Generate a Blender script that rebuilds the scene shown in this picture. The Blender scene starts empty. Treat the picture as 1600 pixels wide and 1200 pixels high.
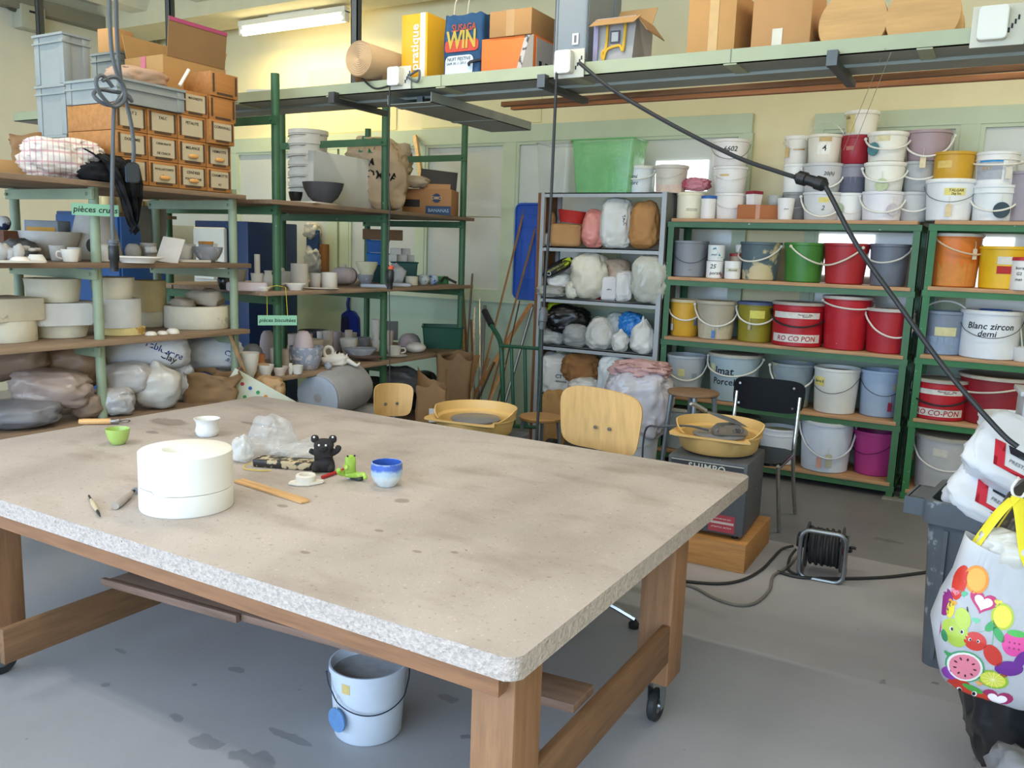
import bpy, bmesh, math, random
from mathutils import Vector, Matrix, noise
PI = math.pi
SC = bpy.context.scene
COL = SC.collection
# ------------------------------------------------------------------ camera
CR = ((0.8623, 0.1080, -0.4948), (0.5053, -0.1179, 0.8549), (0.0340, -0.9871, -0.1562))   # world <- (right, down, forward)
FOC = 1319.69
HC = 1.6
CAMP = Vector((0, 0, HC))
def ray(px, py):
    d = (px - 800, py - 600, FOC)
    return Vector([sum(CR[i][k] * d[k] for k in range(3)) for i in range(3)])
def onx(px, py, x):
    d = ray(px, py); return CAMP + d * (x / d.x)
def ony(px, py, y):
    d = ray(px, py); return CAMP + d * (y / d.y)
def onz(px, py, z):
    d = ray(px, py); return CAMP + d * ((z - HC) / d.z)
def depth(p):
    return (Vector(p) - CAMP).dot(Vector((CR[0][2], CR[1][2], CR[2][2])))
def size_at(npx, p):
    return npx * depth(p) / FOC
cam = bpy.data.cameras.new('camera'); camo = bpy.data.objects.new('camera', cam); COL.objects.link(camo)
camo.matrix_world = Matrix(((CR[0][0], -CR[0][1], -CR[0][2], 0), (CR[1][0], -CR[1][1], -CR[1][2], 0), (CR[2][0], -CR[2][1], -CR[2][2], HC), (0, 0, 0, 1)))
cam.sensor_width = 36; cam.lens = FOC / 1600 * 36; cam.clip_start = 0.05; cam.clip_end = 60
SC.camera = camo
# ------------------------------------------------------------------ materials
def srgb(h):
    if isinstance(h, str):
        h = h.lstrip('#'); v = [int(h[i:i + 2], 16) / 255 for i in (0, 2, 4)]
        return [x / 12.92 if x <= .04045 else ((x + .055) / 1.055) ** 2.4 for x in v]
    return list(h)
_m = {}
def mat(h, rough=.55, metal=0, var=.1, scale=7, bump=0, bscale=40, trans=0, alpha=1, emit=0, spots=None, stretch=None, spec=.4, sscale=30, scut=.62):
    """Procedural surface: a base colour broken up by soft noise, optional speckles, optional bump."""
    key = (h, rough, metal, var, scale, bump, bscale, trans, alpha, emit, spots, stretch, spec, sscale, scut)
    if key in _m: return _m[key]
    m = bpy.data.materials.new('surface_%s_%d' % (str(h).lstrip('#'), len(_m))); m.use_nodes = True
    nt = m.node_tree; N = nt.nodes; L = nt.links; b = N['Principled BSDF']
    b.inputs['Roughness'].default_value = rough; b.inputs['Metallic'].default_value = metal
    b.inputs['Specular IOR Level'].default_value = spec
    b.inputs['Transmission Weight'].default_value = trans; b.inputs['Alpha'].default_value = alpha
    base = srgb(h)
    tc = N.new('ShaderNodeTexCoord'); vec = tc.outputs['Object']
    if stretch:
        mp = N.new('ShaderNodeMapping'); mp.inputs['Scale'].default_value = stretch; L.new(vec, mp.inputs['Vector']); vec = mp.outputs['Vector']
    out = None
    if var:
        nz = N.new('ShaderNodeTexNoise'); nz.inputs['Scale'].default_value = scale; nz.inputs['Detail'].default_value = 5; nz.inputs['Roughness'].default_value = .6
        L.new(vec, nz.inputs['Vector'])
        mx = N.new('ShaderNodeMix'); mx.data_type = 'RGBA'
        mr = N.new('ShaderNodeMapRange'); mr.inputs[1].default_value = .3; mr.inputs[2].default_value = .7
        L.new(nz.outputs['Fac'], mr.inputs[0]); L.new(mr.outputs[0], mx.inputs[0])
        mx.inputs[6].default_value = [max(0, x * (1 - var)) for x in base] + [1]
        mx.inputs[7].default_value = [min(1, x * (1 + var)) for x in base] + [1]
        out = mx.outputs[2]
    if spots:
        nz = N.new('ShaderNodeTexNoise'); nz.inputs['Scale'].default_value = sscale; nz.inputs['Detail'].default_value = 4
        L.new(vec, nz.inputs['Vector'])
        mr = N.new('ShaderNodeMapRange'); mr.inputs[1].default_value = scut; mr.inputs[2].default_value = scut + .04
        L.new(nz.outputs['Fac'], mr.inputs[0])
        mx = N.new('ShaderNodeMix'); mx.data_type = 'RGBA'; L.new(mr.outputs[0], mx.inputs[0])
        if out: L.new(out, mx.inputs[6])
        else: mx.inputs[6].default_value = base + [1]
        mx.inputs[7].default_value = srgb(spots) + [1]; out = mx.outputs[2]
    if out: L.new(out, b.inputs['Base Color'])
    else: b.inputs['Base Color'].default_value = base + [1]
    if bump:
        nz = N.new('ShaderNodeTexNoise'); nz.inputs['Scale'].default_value = bscale; nz.inputs['Detail'].default_value = 4
        L.new(vec, nz.inputs['Vector'])
        bp = N.new('ShaderNodeBump'); bp.inputs['Strength'].default_value = bump; bp.inputs['Distance'].default_value = .01
        L.new(nz.outputs['Fac'], bp.inputs['Height']); L.new(bp.outputs['Normal'], b.inputs['Normal'])
    if emit:
        b.inputs['Emission Color'].default_value = base + [1]; b.inputs['Emission Strength'].default_value = emit
    _m[key] = m
    return m
def wood(h, var=.22, axis=0, scale=5):
    s = [9, 9, 9]; s[axis] = .8
    return mat(h, rough=.6, var=var, scale=scale, stretch=tuple(s), bump=.08, bscale=12)
def film(h, alpha=.45, rough=.25):
    return mat(h, rough=rough, alpha=alpha, var=.08, bump=.3, bscale=25, spec=.5)
def card(h='#b98d5f'): return mat(h, rough=.8, var=.06, scale=4)
def plastic(h, var=.06): return mat(h, rough=.4, var=var, scale=9, spots=None)
def metal(h='#a8abad', rough=.35): return mat(h, rough=rough, metal=.9, var=.08)
def paint(h, chips='#c9c9bb'): return mat(h, rough=.45, var=.1, scale=8, spots=chips, sscale=26, scut=.72)
PLASTER = lambda h, v=.07: mat(h, rough=.85, var=v, scale=12, bump=.15, bscale=30)
# ------------------------------------------------------------------ mesh helpers
def finish(me, ang=40):
    for p in me.polygons: p.use_smooth = True
    me.set_sharp_from_angle(angle=math.radians(ang))
def mk(name, bm, m, parent=None, loc=None, rot=None, ang=40, label=None, kind=None):
    if bm.faces.layers.int.get('soft'): ang = 100
    bmesh.ops.recalc_face_normals(bm, faces=bm.faces)
    me = bpy.data.meshes.new(name); bm.to_mesh(me); bm.free(); finish(me, ang)
    if not isinstance(m, (list, tuple)): m = [m]
    for x in m: me.materials.append(x)
    o = bpy.data.objects.new(name, me); COL.objects.link(o)
    if parent is not None: o.parent = parent
    if loc is not None: o.location = loc
    if rot is not None: o.rotation_euler = (0, 0, rot) if isinstance(rot, (int, float)) else rot
    if label: o['label'] = label
    if kind: o['kind'] = kind
    return o
def tag(o, label, cat, group=None, kind=None):
    o['label'] = label; o['category'] = cat
    if group: o['group'] = group
    if kind: o['kind'] = kind
    return o
def thing(name, label, cat, loc=(0, 0, 0), rot=0, group=None):
    o = bpy.data.objects.new(name, None); COL.objects.link(o); o.empty_display_size = .05
    o.location = loc; o.rotation_euler = (0, 0, rot) if isinstance(rot, (int, float)) else rot
    return tag(o, label, cat, group)
def solo(name, bm, m, label, cat, loc=(0, 0, 0), rot=0, group=None, ang=40):
    return tag(mk(name, bm, m, None, loc, rot, ang), label, cat, group)
def struct(name, bm, m, loc=None, rot=None, parent=None, ang=40):
    o = mk(name, bm, m, parent, loc, rot, ang)
    if parent is None: o['kind'] = 'structure'
    return o
def B(): return bmesh.new()
def box(x0, x1, y0, y1, z0, z1, bm=None, bev=0, M=None, mi=0):
    bm = bm or B()
    t = bmesh.new(); bmesh.ops.create_cube(t, size=1)
    bmesh.ops.scale(t, vec=(abs(x1 - x0), abs(y1 - y0), abs(z1 - z0)), verts=t.verts)
    bmesh.ops.translate(t, vec=((x0 + x1) / 2, (y0 + y1) / 2, (z0 + z1) / 2), verts=t.verts)
    if bev: bmesh.ops.bevel(t, geom=t.edges[:] , offset=bev, segments=2, affect='EDGES', profile=.5)
    if M is not None: bmesh.ops.transform(t, matrix=M, verts=t.verts)
    return merge(bm, t, mi)
def merge(bm, t, mi=0):
    vs = [bm.verts.new(v.co) for v in t.verts]
    for i, v in enumerate(t.verts): v.index = i
    for f in t.faces:
        try: nf = bm.faces.new([vs[v.index] for v in f.verts]); nf.material_index = mi or f.material_index
        except ValueError: pass
    t.free(); return bm
def cbox(w, d, h, bm=None, bev=0, z=0, cx=0, cy=0, M=None, mi=0):
    return box(cx - w / 2, cx + w / 2, cy - d / 2, cy + d / 2, z, z + h, bm, bev, M, mi)
def lathe(prof, seg=32, bm=None, cx=0, cy=0, wob=0, sy=1, mi=0):
    """prof: list of (r, z) from the first ring to the last; r=0 closes with a pole."""
    bm = bm or B(); rings = []
    for r, z in prof:
        if r <= 1e-6: rings.append([bm.verts.new((cx, cy, z))])
        else:
            ring = []
            for i in range(seg):
                a = 2 * PI * i / seg
                k = 1 + (wob * noise.noise((math.cos(a) * 1.3 + cx * 7, math.sin(a) * 1.3, z * 6)) if wob else 0)
                ring.append(bm.verts.new((cx + r * k * math.cos(a), cy + r * k * sy * math.sin(a), z)))
            rings.append(ring)
    for a, b in zip(rings, rings[1:]):
        n = max(len(a), len(b))
        if len(a) == 1 and len(b) == 1: continue
        for i in range(n):
            j = (i + 1) % n
            if len(a) == 1: f = (a[0], b[i], b[j])
            elif len(b) == 1: f = (a[i], a[j], b[0])
            else: f = (a[i], a[j], b[j], b[i])
            bm.faces.new(f).material_index = mi
    return bm
def smooth_path(pts, n=6, closed=False):
    P = [Vector(p) for p in pts]
    if len(P) < 3 and not closed: return P
    out = []; k = len(P)
    for i in range(k if closed else k - 1):
        g = (lambda j: P[j % k]) if closed else (lambda j: P[min(max(j, 0), k - 1)])
        a, b, c, d = g(i - 1), g(i), g(i + 1), g(i + 2)
        for s in range(n):
            t = s / n
            out.append(.5 * ((2 * b) + (c - a) * t + (2 * a - 5 * b + 4 * c - d) * t * t + (3 * b - a - 3 * c + d) * t ** 3))
    if not closed: out.append(P[-1])
    return out
def tube(pts, r, seg=8, bm=None, closed=False, smooth=6, flat=None, mi=0):
    bm = bm or B()
    P = smooth_path(pts, smooth, closed) if smooth else [Vector(p) for p in pts]
    n = len(P); rings = []; up = None
    for i in range(n):
        if closed: t = P[(i + 1) % n] - P[i - 1]
        else: t = P[min(i + 1, n - 1)] - P[max(i - 1, 0)]
        if t.length < 1e-9: t = Vector((0, 0, 1))
        t.normalize()
        if up is None: up = Vector((0, 0, 1)) if abs(t.z) < .9 else Vector((1, 0, 0))
        s = t.cross(up)
        if s.length < 1e-6: s = t.orthogonal()
        s.normalize(); up = s.cross(t).normalized()
        rr = r(i / max(n - 1, 1)) if callable(r) else r
        ra, rb = (rr, rr) if flat is None else (rr, rr * flat)
        rings.append([bm.verts.new(P[i] + s * (ra * math.cos(2 * PI * k / seg)) + up * (rb * math.sin(2 * PI * k / seg))) for k in range(seg)])
    for i in range(n if closed else n - 1):
        a, b = rings[i], rings[(i + 1) % n]
        for k in range(seg):
            bm.faces.new((a[k], a[(k + 1) % seg], b[(k + 1) % seg], b[k])).material_index = mi
    if not closed:
        bm.faces.new(rings[0][::-1]).material_index = mi; bm.faces.new(rings[-1]).material_index = mi
    return bm
def prism(poly, z0, z1, bm=None, M=None, bev=0, mi=0):
    bm = bm or B(); t = bmesh.new()
    lo = [t.verts.new((x, y, z0)) for x, y in poly]; hi = [t.verts.new((x, y, z1)) for x, y in poly]
    n = len(poly); t.faces.new(lo[::-1]); t.faces.new(hi)
    for i in range(n): t.faces.new((lo[i], lo[(i + 1) % n], hi[(i + 1) % n], hi[i]))
    if bev: bmesh.ops.bevel(t, geom=t.edges[:], offset=bev, segments=2, affect='EDGES')
    if M is not None: bmesh.ops.transform(t, matrix=M, verts=t.verts)
    return merge(bm, t, mi)
def rrect(w, h, r, n=5):
    out = []
    for cx, cy, a0 in ((w / 2 - r, h / 2 - r, 0), (-w / 2 + r, h / 2 - r, PI / 2), (-w / 2 + r, -h / 2 + r, PI), (w / 2 - r, -h / 2 + r, 1.5 * PI)):
        for i in range(n + 1):
            a = a0 + PI / 2 * i / n; out.append((cx + r * math.cos(a), cy + r * math.sin(a)))
    return out
def blob(sx, sy, sz, seed=0, amp=.12, crease=.06, freq=1.6, p=2.6, neck=0, flat=.0, sub=(56, 34), lean=(0, 0), taper=0):
    """A soft filled bag: super-ellipsoid with folds; bottom at z=0; neck>0 pinches the top into a tied tail."""
    bm = B(); bm.faces.layers.int.new('soft'); nu, nv = sub; rings = []
    o = Vector((seed * 3.17, seed * 1.31, seed * 7.7))
    for j in range(nv + 1):
        v = -PI / 2 + PI * j / nv; ring = []
        for i in range(nu):
            u = 2 * PI * i / nu
            cu, su, cv, sv = math.cos(u), math.sin(u), math.cos(v), math.sin(v)
            e = 2 / p
            sg = lambda t, q: math.copysign(abs(t) ** q, t)
            d = Vector((sg(cv, e) * sg(cu, e), sg(cv, e) * sg(su, e), sg(sv, e)))
            n1 = noise.noise(d * freq + o); n2 = 1 - abs(noise.noise(d * freq * 2.7 + o * 1.7)) * 2
            n3 = noise.noise(d * freq * 6 + o * .3)
            k = 1 + amp * n1 + crease * (n2 - .5) + crease * .4 * n3
            z = d.z
            xy = 1.0
            if taper: xy = 1 - taper * (z * .5 + .5)
            if neck and z > .35:
                t = min(1, (z - .35) / .5); xy *= 1 - (1 - neck) * t * t * (3 - 2 * t)
            x, y, zz = d.x * k * sx / 2 * xy, d.y * k * sy / 2 * xy, (z * (1 + (amp * n1 if not flat else amp * n1 * .6)) * .5 + .5) * sz
            f = max(0, zz) / sz
            x += lean[0] * f * f; y += lean[1] * f * f
            ring.append((x, y, max(0, zz)))
        if j in (0, nv):
            c = Vector((0, 0, 0))
            for q in ring: c += Vector(q)
            rings.append([bm.verts.new(c / nu)])
        else: rings.append([bm.verts.new(q) for q in ring])
    for a, b in zip(rings, rings[1:]):
        for i in range(nu):
            k = (i + 1) % nu
            if len(a) == 1: bm.faces.new((a[0], b[k], b[i]))
            elif len(b) == 1: bm.faces.new((a[i], a[k], b[0]))
            else: bm.faces.new((a[i], a[k], b[k], b[i]))
    return bm
def xf(bm, M):
    bmesh.ops.transform(bm, matrix=M, verts=bm.verts); return bm
def RT(loc=(0, 0, 0), rx=0, ry=0, rz=0):
    return Matrix.Translation(loc) @ Matrix.Rotation(rz, 4, 'Z') @ Matrix.Rotation(ry, 4, 'Y') @ Matrix.Rotation(rx, 4, 'X')
def face_cam(p): return math.atan2(-p[0], p[1])
def text_bm(s, size, shear=0, extrude=.0004, bold=0, sp=1, al='CENTER', xs=1):
    cu = bpy.data.curves.new('t', 'FONT'); cu.body = s; cu.size = size; cu.shear = shear; cu.extrude = extrude
    cu.align_x = al; cu.align_y = 'CENTER'; cu.space_character = sp; cu.offset = bold * size; cu.resolution_u = 2
    o = bpy.data.objects.new('t', cu)
    me = bpy.data.meshes.new_from_object(o); bm = B(); bm.from_mesh(me)
    bpy.data.objects.remove(o); bpy.data.curves.remove(cu); bpy.data.meshes.remove(me)
    bmesh.ops.remove_doubles(bm, verts=bm.verts, dist=1e-6)
    if xs != 1: bmesh.ops.scale(bm, vec=(xs, 1, 1), verts=bm.verts)
    return bm
def lettering(s, size, m, parent, loc, rot=(PI / 2, 0, 0), wrap=None, name='lettering', **k):
    """Flat text standing on a face (rot) or wrapped on a cone: wrap = (radius at height z, start angle)."""
    bm = text_bm(s, size, **k)
    if wrap:
        rf, a0 = wrap
        for v in bm.verts:
            x, y, z = v.co; zz = loc[2] + y; r = rf(zz) + .0012 + z
            a = a0 + x / max(rf(loc[2]), .01)
            v.co = (r * math.sin(a), -r * math.cos(a), zz)
        return mk(name, bm, m, parent)
    return mk(name, bm, m, parent, loc, rot)
INK = mat('#1c1c1e', rough=.6, var=0)
WHITE = plastic('#e6e6e2')
# ------------------------------------------------------------------ room
YW = 6.75; XL = -8.8; XR = 2.4; YF = -3.0; ZC = 4.05
def floor_mat():
    m = mat('#a09fa4', rough=.42, var=.1, scale=.9, bump=.04, bscale=60, spec=.35); nt = m.node_tree; N = nt.nodes; L = nt.links
    b = N['Principled BSDF']; src = b.inputs['Base Color'].links[0].from_socket
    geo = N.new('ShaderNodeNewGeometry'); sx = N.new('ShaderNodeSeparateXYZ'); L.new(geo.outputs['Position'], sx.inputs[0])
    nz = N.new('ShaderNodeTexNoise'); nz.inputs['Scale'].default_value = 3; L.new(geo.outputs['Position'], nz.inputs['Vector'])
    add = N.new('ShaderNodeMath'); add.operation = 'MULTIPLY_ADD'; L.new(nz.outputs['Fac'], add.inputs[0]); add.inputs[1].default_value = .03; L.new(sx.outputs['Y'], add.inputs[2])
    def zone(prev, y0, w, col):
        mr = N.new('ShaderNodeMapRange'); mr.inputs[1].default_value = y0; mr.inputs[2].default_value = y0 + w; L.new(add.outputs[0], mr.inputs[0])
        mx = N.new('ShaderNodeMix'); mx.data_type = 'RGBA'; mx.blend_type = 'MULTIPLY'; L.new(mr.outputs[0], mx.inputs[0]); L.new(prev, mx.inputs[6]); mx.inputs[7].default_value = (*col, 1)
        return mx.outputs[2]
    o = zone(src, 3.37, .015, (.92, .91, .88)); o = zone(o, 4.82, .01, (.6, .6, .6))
    # irregular spill stains and scuffs with their own edges
    for sc, cut, k in ((2.6, .69, .72), (9, .72, .62), (26, .76, .5)):
        n2 = N.new('ShaderNodeTexNoise'); n2.inputs['Scale'].default_value = sc; n2.inputs['Detail'].default_value = 3; L.new(geo.outputs['Position'], n2.inputs['Vector'])
        mr = N.new('ShaderNodeMapRange'); mr.inputs[1].default_value = cut; mr.inputs[2].default_value = cut + .02; L.new(n2.outputs['Fac'], mr.inputs[0])
        mx = N.new('ShaderNodeMix'); mx.data_type = 'RGBA'; mx.blend_type = 'MULTIPLY'; L.new(mr.outputs[0], mx.inputs[0]); L.new(o, mx.inputs[6]); mx.inputs[7].default_value = (k, k, k, 1); o = mx.outputs[2]
    for px, py, rx, ry in ((322, 1160, .09, .05), (398, 1188, .13, .07), (278, 1121, .05, .03), (372, 1047, .05, .03), (186, 1016, .05, .015), (165, 1070, .03, .02), (1390, 845, .12, .05), (700, 1090, .06, .03), (450, 1150, .16, .025)):
        p = onz(px, py, 0); d = N.new('ShaderNodeVectorMath'); d.operation = 'SUBTRACT'; L.new(geo.outputs['Position'], d.inputs[0]); d.inputs[1].default_value = p
        sm = N.new('ShaderNodeVectorMath'); sm.operation = 'MULTIPLY'; L.new(d.outputs[0], sm.inputs[0]); sm.inputs[1].default_value = (1 / rx, 1 / ry, 0)
        ln = N.new('ShaderNodeVectorMath'); ln.operation = 'LENGTH'; L.new(sm.outputs[0], ln.inputs[0]); n3 = N.new('ShaderNodeTexNoise'); n3.inputs['Scale'].default_value = 14; L.new(geo.outputs['Position'], n3.inputs['Vector'])
        ad = N.new('ShaderNodeMath'); ad.operation = 'MULTIPLY_ADD'; L.new(n3.outputs['Fac'], ad.inputs[0]); ad.inputs[1].default_value = 1.6; L.new(ln.outputs['Value'], ad.inputs[2])
        mr = N.new('ShaderNodeMapRange'); mr.inputs[1].default_value = 1.4; mr.inputs[2].default_value = 1.5; mr.inputs[3].default_value = .8; mr.inputs[4].default_value = 0; L.new(ad.outputs[0], mr.inputs[0])
        mx = N.new('ShaderNodeMix'); mx.data_type = 'RGBA'; mx.blend_type = 'MULTIPLY'; L.new(mr.outputs[0], mx.inputs[0]); L.new(o, mx.inputs[6]); mx.inputs[7].default_value = (.62, .64, .66, 1); o = mx.outputs[2]
    L.new(o, b.inputs['Base Color']); return m
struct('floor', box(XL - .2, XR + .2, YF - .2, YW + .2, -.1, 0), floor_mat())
CREAM = mat('#e8dcb2', rough=.8, var=.04, scale=2); GREENW = mat('#bfcaae', rough=.6, var=.05, scale=3)
struct('wall_back', box(XL - .2, XR + .2, YW, YW + .2, 0, ZC), CREAM)
struct('wall_left', box(XL - .2, XL, YF, YW, 0, ZC), mat('#dfdac6', rough=.8, var=.05, scale=2))
struct('wall_right', box(XR, XR + .2, YF, YW, 0, ZC), CREAM)
bm = B()
box(XL, XR, YF - .2, YF, 0, .75, bm); box(XL, XR, YF - .2, YF, 3.3, ZC, bm)
for k in range(7): x = XL + (XR - XL) * k / 6; box(x - .09, x + .09, YF - .2, YF, .75, 3.3, bm)
struct('wall_front', bm, CREAM)
bm = box(XL - .2, XR + .2, YF - .2, YW + .2, ZC, ZC + .2)
struct('ceiling', bm, mat('#e4dcc4', rough=.85, var=.05, scale=2))
for k, x in enumerate((-8.1, -7.1, -6.1, -5.1, -4.1, -3.1, -2.1, -1.1, -.1, .9)):          # concrete ribs running front to back
    bm = prism([(-.2, 0), (-.12, -.14), (.12, -.14), (.2, 0)], YF, YW, M=Matrix(((1, 0, 0, x), (0, 0, 1, 0), (0, 1, 0, ZC), (0, 0, 0, 1))))
    struct('trim_%d' % (k + 1), bm, mat('#e4dcc4', rough=.85, var=.05, scale=2))
struct('trim_11', box(-8.8, 2.4, 6.0, 6.5, 3.78, ZC), mat('#ddd2ac', rough=.8, var=.04))           # beam along the back wall
struct('trim_12', box(-8.8, -8.66, 2.5, 6.62, 3.78, 3.92), mat('#8a8474', rough=.7, var=.05))        # dark rail under the ceiling on the left
# back wall panelling: mint dado, sill band, pale panels in green frames
YP = YW - .03
MINT = mat('#b3c6b0', rough=.55, var=.06, scale=2); PANEL = mat('#c9cbc3', rough=.22, var=.05, scale=1.2, spec=.6)
struct('trim_13', box(XL, XR, YW - .012, YW, 0, 1.12), MINT)
struct('trim_14', box(XL, XR, YP - .02, YW, 1.12, 1.2), GREENW)
struct('trim_15', box(XL, -1.83, YP - .02, YW, 2.555, 2.7), GREENW)
struct('trim_16', box(-1.37, XR, YP - .02, YW, 2.555, 2.67), GREENW)
n = 17
for x0, x1 in ((-7.6, -7.48), (-6.15, -6.02), (-5.99, -5.87), (-5.0, -4.92), (-4.03, -3.92), (-1.9, -1.82), (-1.37, -1.3), (-.4, -.28), (1.0, 1.1), (-3.0, -2.9)):
    struct('trim_%d' % n, box(x0, x1, YP - .018, YW, 1.2, 2.555), GREENW); n += 1
k = 1
for x0, x1 in ((-8.7, -7.6), (-7.48, -6.15), (-5.87, -5.0), (-4.92, -4.03), (-3.92, -3.0), (-2.9, -1.9), (-1.3, -.4), (-.28, 1.0)):
    bm = box(x0 + .03, x1 - .03, YW - .02, YW, 1.23, 1.89); box(x0 + .03, x1 - .03, YW - .02, YW, 1.9, 2.53, bm)
    bm2 = B()
    for a, b_, c_, d_ in ((x0, x0 + .03, 1.2, 2.6), (x1 - .03, x1, 1.2, 2.6), (x0 + .03, x1 - .03, 2.53, 2.555), (x0 + .03, x1 - .03, 1.2, 1.23)): box(a, b_, YP - .012, YW, c_, min(d_, 2.555), bm2)
    w = struct('window_%d' % k, bm, PANEL); struct('window_frame', bm2, GREENW, parent=w); k += 1
DAY = mat('#f2f7ff', rough=.3, var=.0, emit=2.2)
struct('window_9', box(-2.6, -2.16, YW - .03, YW, 2.12, 2.36), DAY)
struct('window_10', box(-1.31, -.88, YW - .03, YW, 1.5, 1.8), DAY)
struct('window_11', box(-.2, 0.0, YW - .03, YW, 1.45, 1.8), DAY)
struct('trim_40', box(-6.45, -5.3, YW - .01, YW, 2.72, 3.35), mat('#e0d6a6', rough=.8, var=.03))       # cream boards on the upper wall
struct('trim_41', box(-5.0, -3.7, YW - .01, YW, 2.72, 3.4), mat('#e3d9ab', rough=.8, var=.03))
# ------------------------------------------------------------------ light
def area(name, loc, rot, sx, sy, e, col):
    l = bpy.data.lights.new(name, 'AREA'); l.shape = 'RECTANGLE'; l.size = sx; l.size_y = sy; l.energy = e; l.color = col
    o = bpy.data.objects.new(name, l); COL.objects.link(o); o.location = loc; o.rotation_euler = rot; return o
for k in range(6):
    x = XL + (XR - XL) * (k + .5) / 6
    area('daylight', (x, YF - .15, 2.02), (PI / 2, 0, 0), 1.65, 2.5, 98, (.58, .77, 1))
w = bpy.data.worlds.new('sky'); SC.world = w; w.use_nodes = True
w.node_tree.nodes['Background'].inputs[0].default_value = (.4, .62, 1, 1); w.node_tree.nodes['Background'].inputs[1].default_value = 1.0
TUBEM = mat('#fff3c8', rough=.4, var=0, emit=9)
def lamp_tube(x0, x1, y, z, label, e):
    t = thing('tube_lamp', label, 'lamp', ((x0 + x1) / 2, y, z))
    L_ = (x1 - x0) / 2
    mk('tube', tube([(-L_, 0, 0), (L_, 0, 0)], .034, 12, smooth=0), TUBEM, t)
    bm = box(-L_ - .03, L_ + .03, -.04, .04, .05, .1); box(-L_ - .03, -L_ + .02, -.03, .03, -.03, .06, bm); box(L_ - .02, L_ + .03, -.03, .03, -.03, .06, bm)
    mk('fitting', bm, mat('#e9e4d2', var=0), t)
    mk('mount', box(-.3, .3, -.02, .02, .1, .119), mat('#e9e4d2', var=0), t)
    area('tube_light', ((x0 + x1) / 2, y - .02, z - .06), (0, 0, 0), x1 - x0, .08, e, (1, .8, .38))
lamp_tube(-6.88, -5.55, 6.28, 3.66, 'lit white fluorescent tube high on the wall over the left racks', 36)
n = 50
for x, y in ((-2.4, 3.2), (-5.2, 2.2), (-.6, .4), (-3.6, .2), (.6, 4.6)):  # unseen tube fittings and lamps, added for warm light from above
    struct('trim_%d' % n, box(x - .72, x + .72, y - .06, y + .06, 3.88, 3.93), mat('#e9e4d2', var=0)); struct('tube', tube([(x - .7, y, 3.86), (x + .7, y, 3.86)], .018, 8, smooth=0), mat('#fff6e0', rough=.4, var=0, emit=4), parent=bpy.data.objects['trim_%d' % n]); n += 1
    area('added_ceiling_light', (x, y, 3.83), (0, 0, 0), 1.4, .12, 33, (1, .92, .8))
SC.view_settings.view_transform = 'Standard'; SC.view_settings.look = 'None'; SC.view_settings.gamma = 1; SC.view_settings.use_curve_mapping = False
SC.view_settings.exposure = 0.02
SC.cycles.use_denoising = True; SC.cycles.max_bounces = 8; SC.cycles.transparent_max_bounces = 12; SC.cycles.caustics_reflective = False; SC.cycles.caustics_refractive = False
# ------------------------------------------------------------------ bucket racks on the back wall
RG = paint('#3f6a46'); RG2 = paint('#2f6f3c'); BOARD = wood('#b98e66', axis=0)
Y0 = 6.2; RD = .42
def bucket_rack(label, x0, x1, zs, green):
    t = thing('shelf_rack', label, 'shelf rack', ((x0 + x1) / 2, Y0 + RD / 2, 0)); cx, cy = (x0 + x1) / 2, Y0 + RD / 2
    zt = zs[0]
    for x in (x0, x1):
        for y in (Y0, Y0 + RD):
            s = .05 if x == x0 else -.05; q = .05 if y == Y0 else -.05
            bm = box(x - cx, x + s - cx, y - cy, y + q * .12 - cy, .012, zt - .025); box(x - cx, x + s * .12 - cx, y - cy, y + q - cy, .012, zt - .025, bm)
            u = mk('upright', bm, green, t)
            mk('foot_plate', box(x - .04 - cx + s / 2, x + .05 - cx + s / 2, y - .05 - cy, y + .05 - cy, 0, .012), mat('#8d8a80', var=.1), u)
    for z in zs:
        bm = B()
        for y in (Y0 - .004, Y0 + RD - .02): box(x0 - cx, x1 - cx, y - cy, y + .024 - cy, z - .065, z - .025, bm)
        for x in (x0, x1 - .024): box(x - cx, x + .024 - cx, Y0 - cy, Y0 + RD - cy, z - .065, z - .025, bm)
        mk('shelf_frame', bm, green, t)
        mk('shelf_board', box(x0 + .03 - cx, x1 - .03 - cx, Y0 - .012 - cy, Y0 + RD - cy, z - .025, z, bev=.003), BOARD, t)
    return t
Z1 = (1.88, 1.445, .99, .535, .11); Z2 = (1.885, 1.46, 1.01, .58, .085)
bucket_rack('green steel rack of glaze buckets nearest the grey bag shelf', -2.275, -.53, Z1, RG)
bucket_rack('brighter green steel rack holding the orange and the yellow bucket' , -.49, 1.25, Z2, RG2)
# grey metal shelf with bags
GX0, GX1, GY0, GY1 = -3.36, -2.29, 6.18, 6.5
t = thing('metal_shelf', 'grey metal shelf with brown side crammed with plastic bags of powder', 'shelf rack', ((GX0 + GX1) / 2, 6.34, 0))
cx, cy = (GX0 + GX1) / 2, 6.34
GM = mat('#a9adb0', rough=.4, var=.06); GZ = (2.07, 1.64, 1.225, .83, .4)
for z in GZ:
    bm = box(GX0 + .02 - cx, GX1 - cx, GY0 - cy, GY1 - cy, z - .008, z); box(GX0 + .02 - cx, GX1 - cx, GY0 - cy, GY0 + .012 - cy, z - .035, z, bm)
    mk('shelf', bm, GM, t)
for y in (GY0, GY1 - .03):
    mk('upright', box(GX1 - .035 - cx, GX1 + .002 - cx, y - .003 - cy, y + .03 - cy, 0, 2.075), GM, t)
    mk('upright', box(GX0 - cx, GX0 + .03 - cx, y - .003 - cy, y + .03 - cy, 0, 2.075), GM, t)
mk('side_panel', box(GX1 - .004 - cx, GX1 + .004 - cx, GY0 - cy, GY1 - cy, 0, 2.07), mat('#6d6f6c', var=.06), t)
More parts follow.
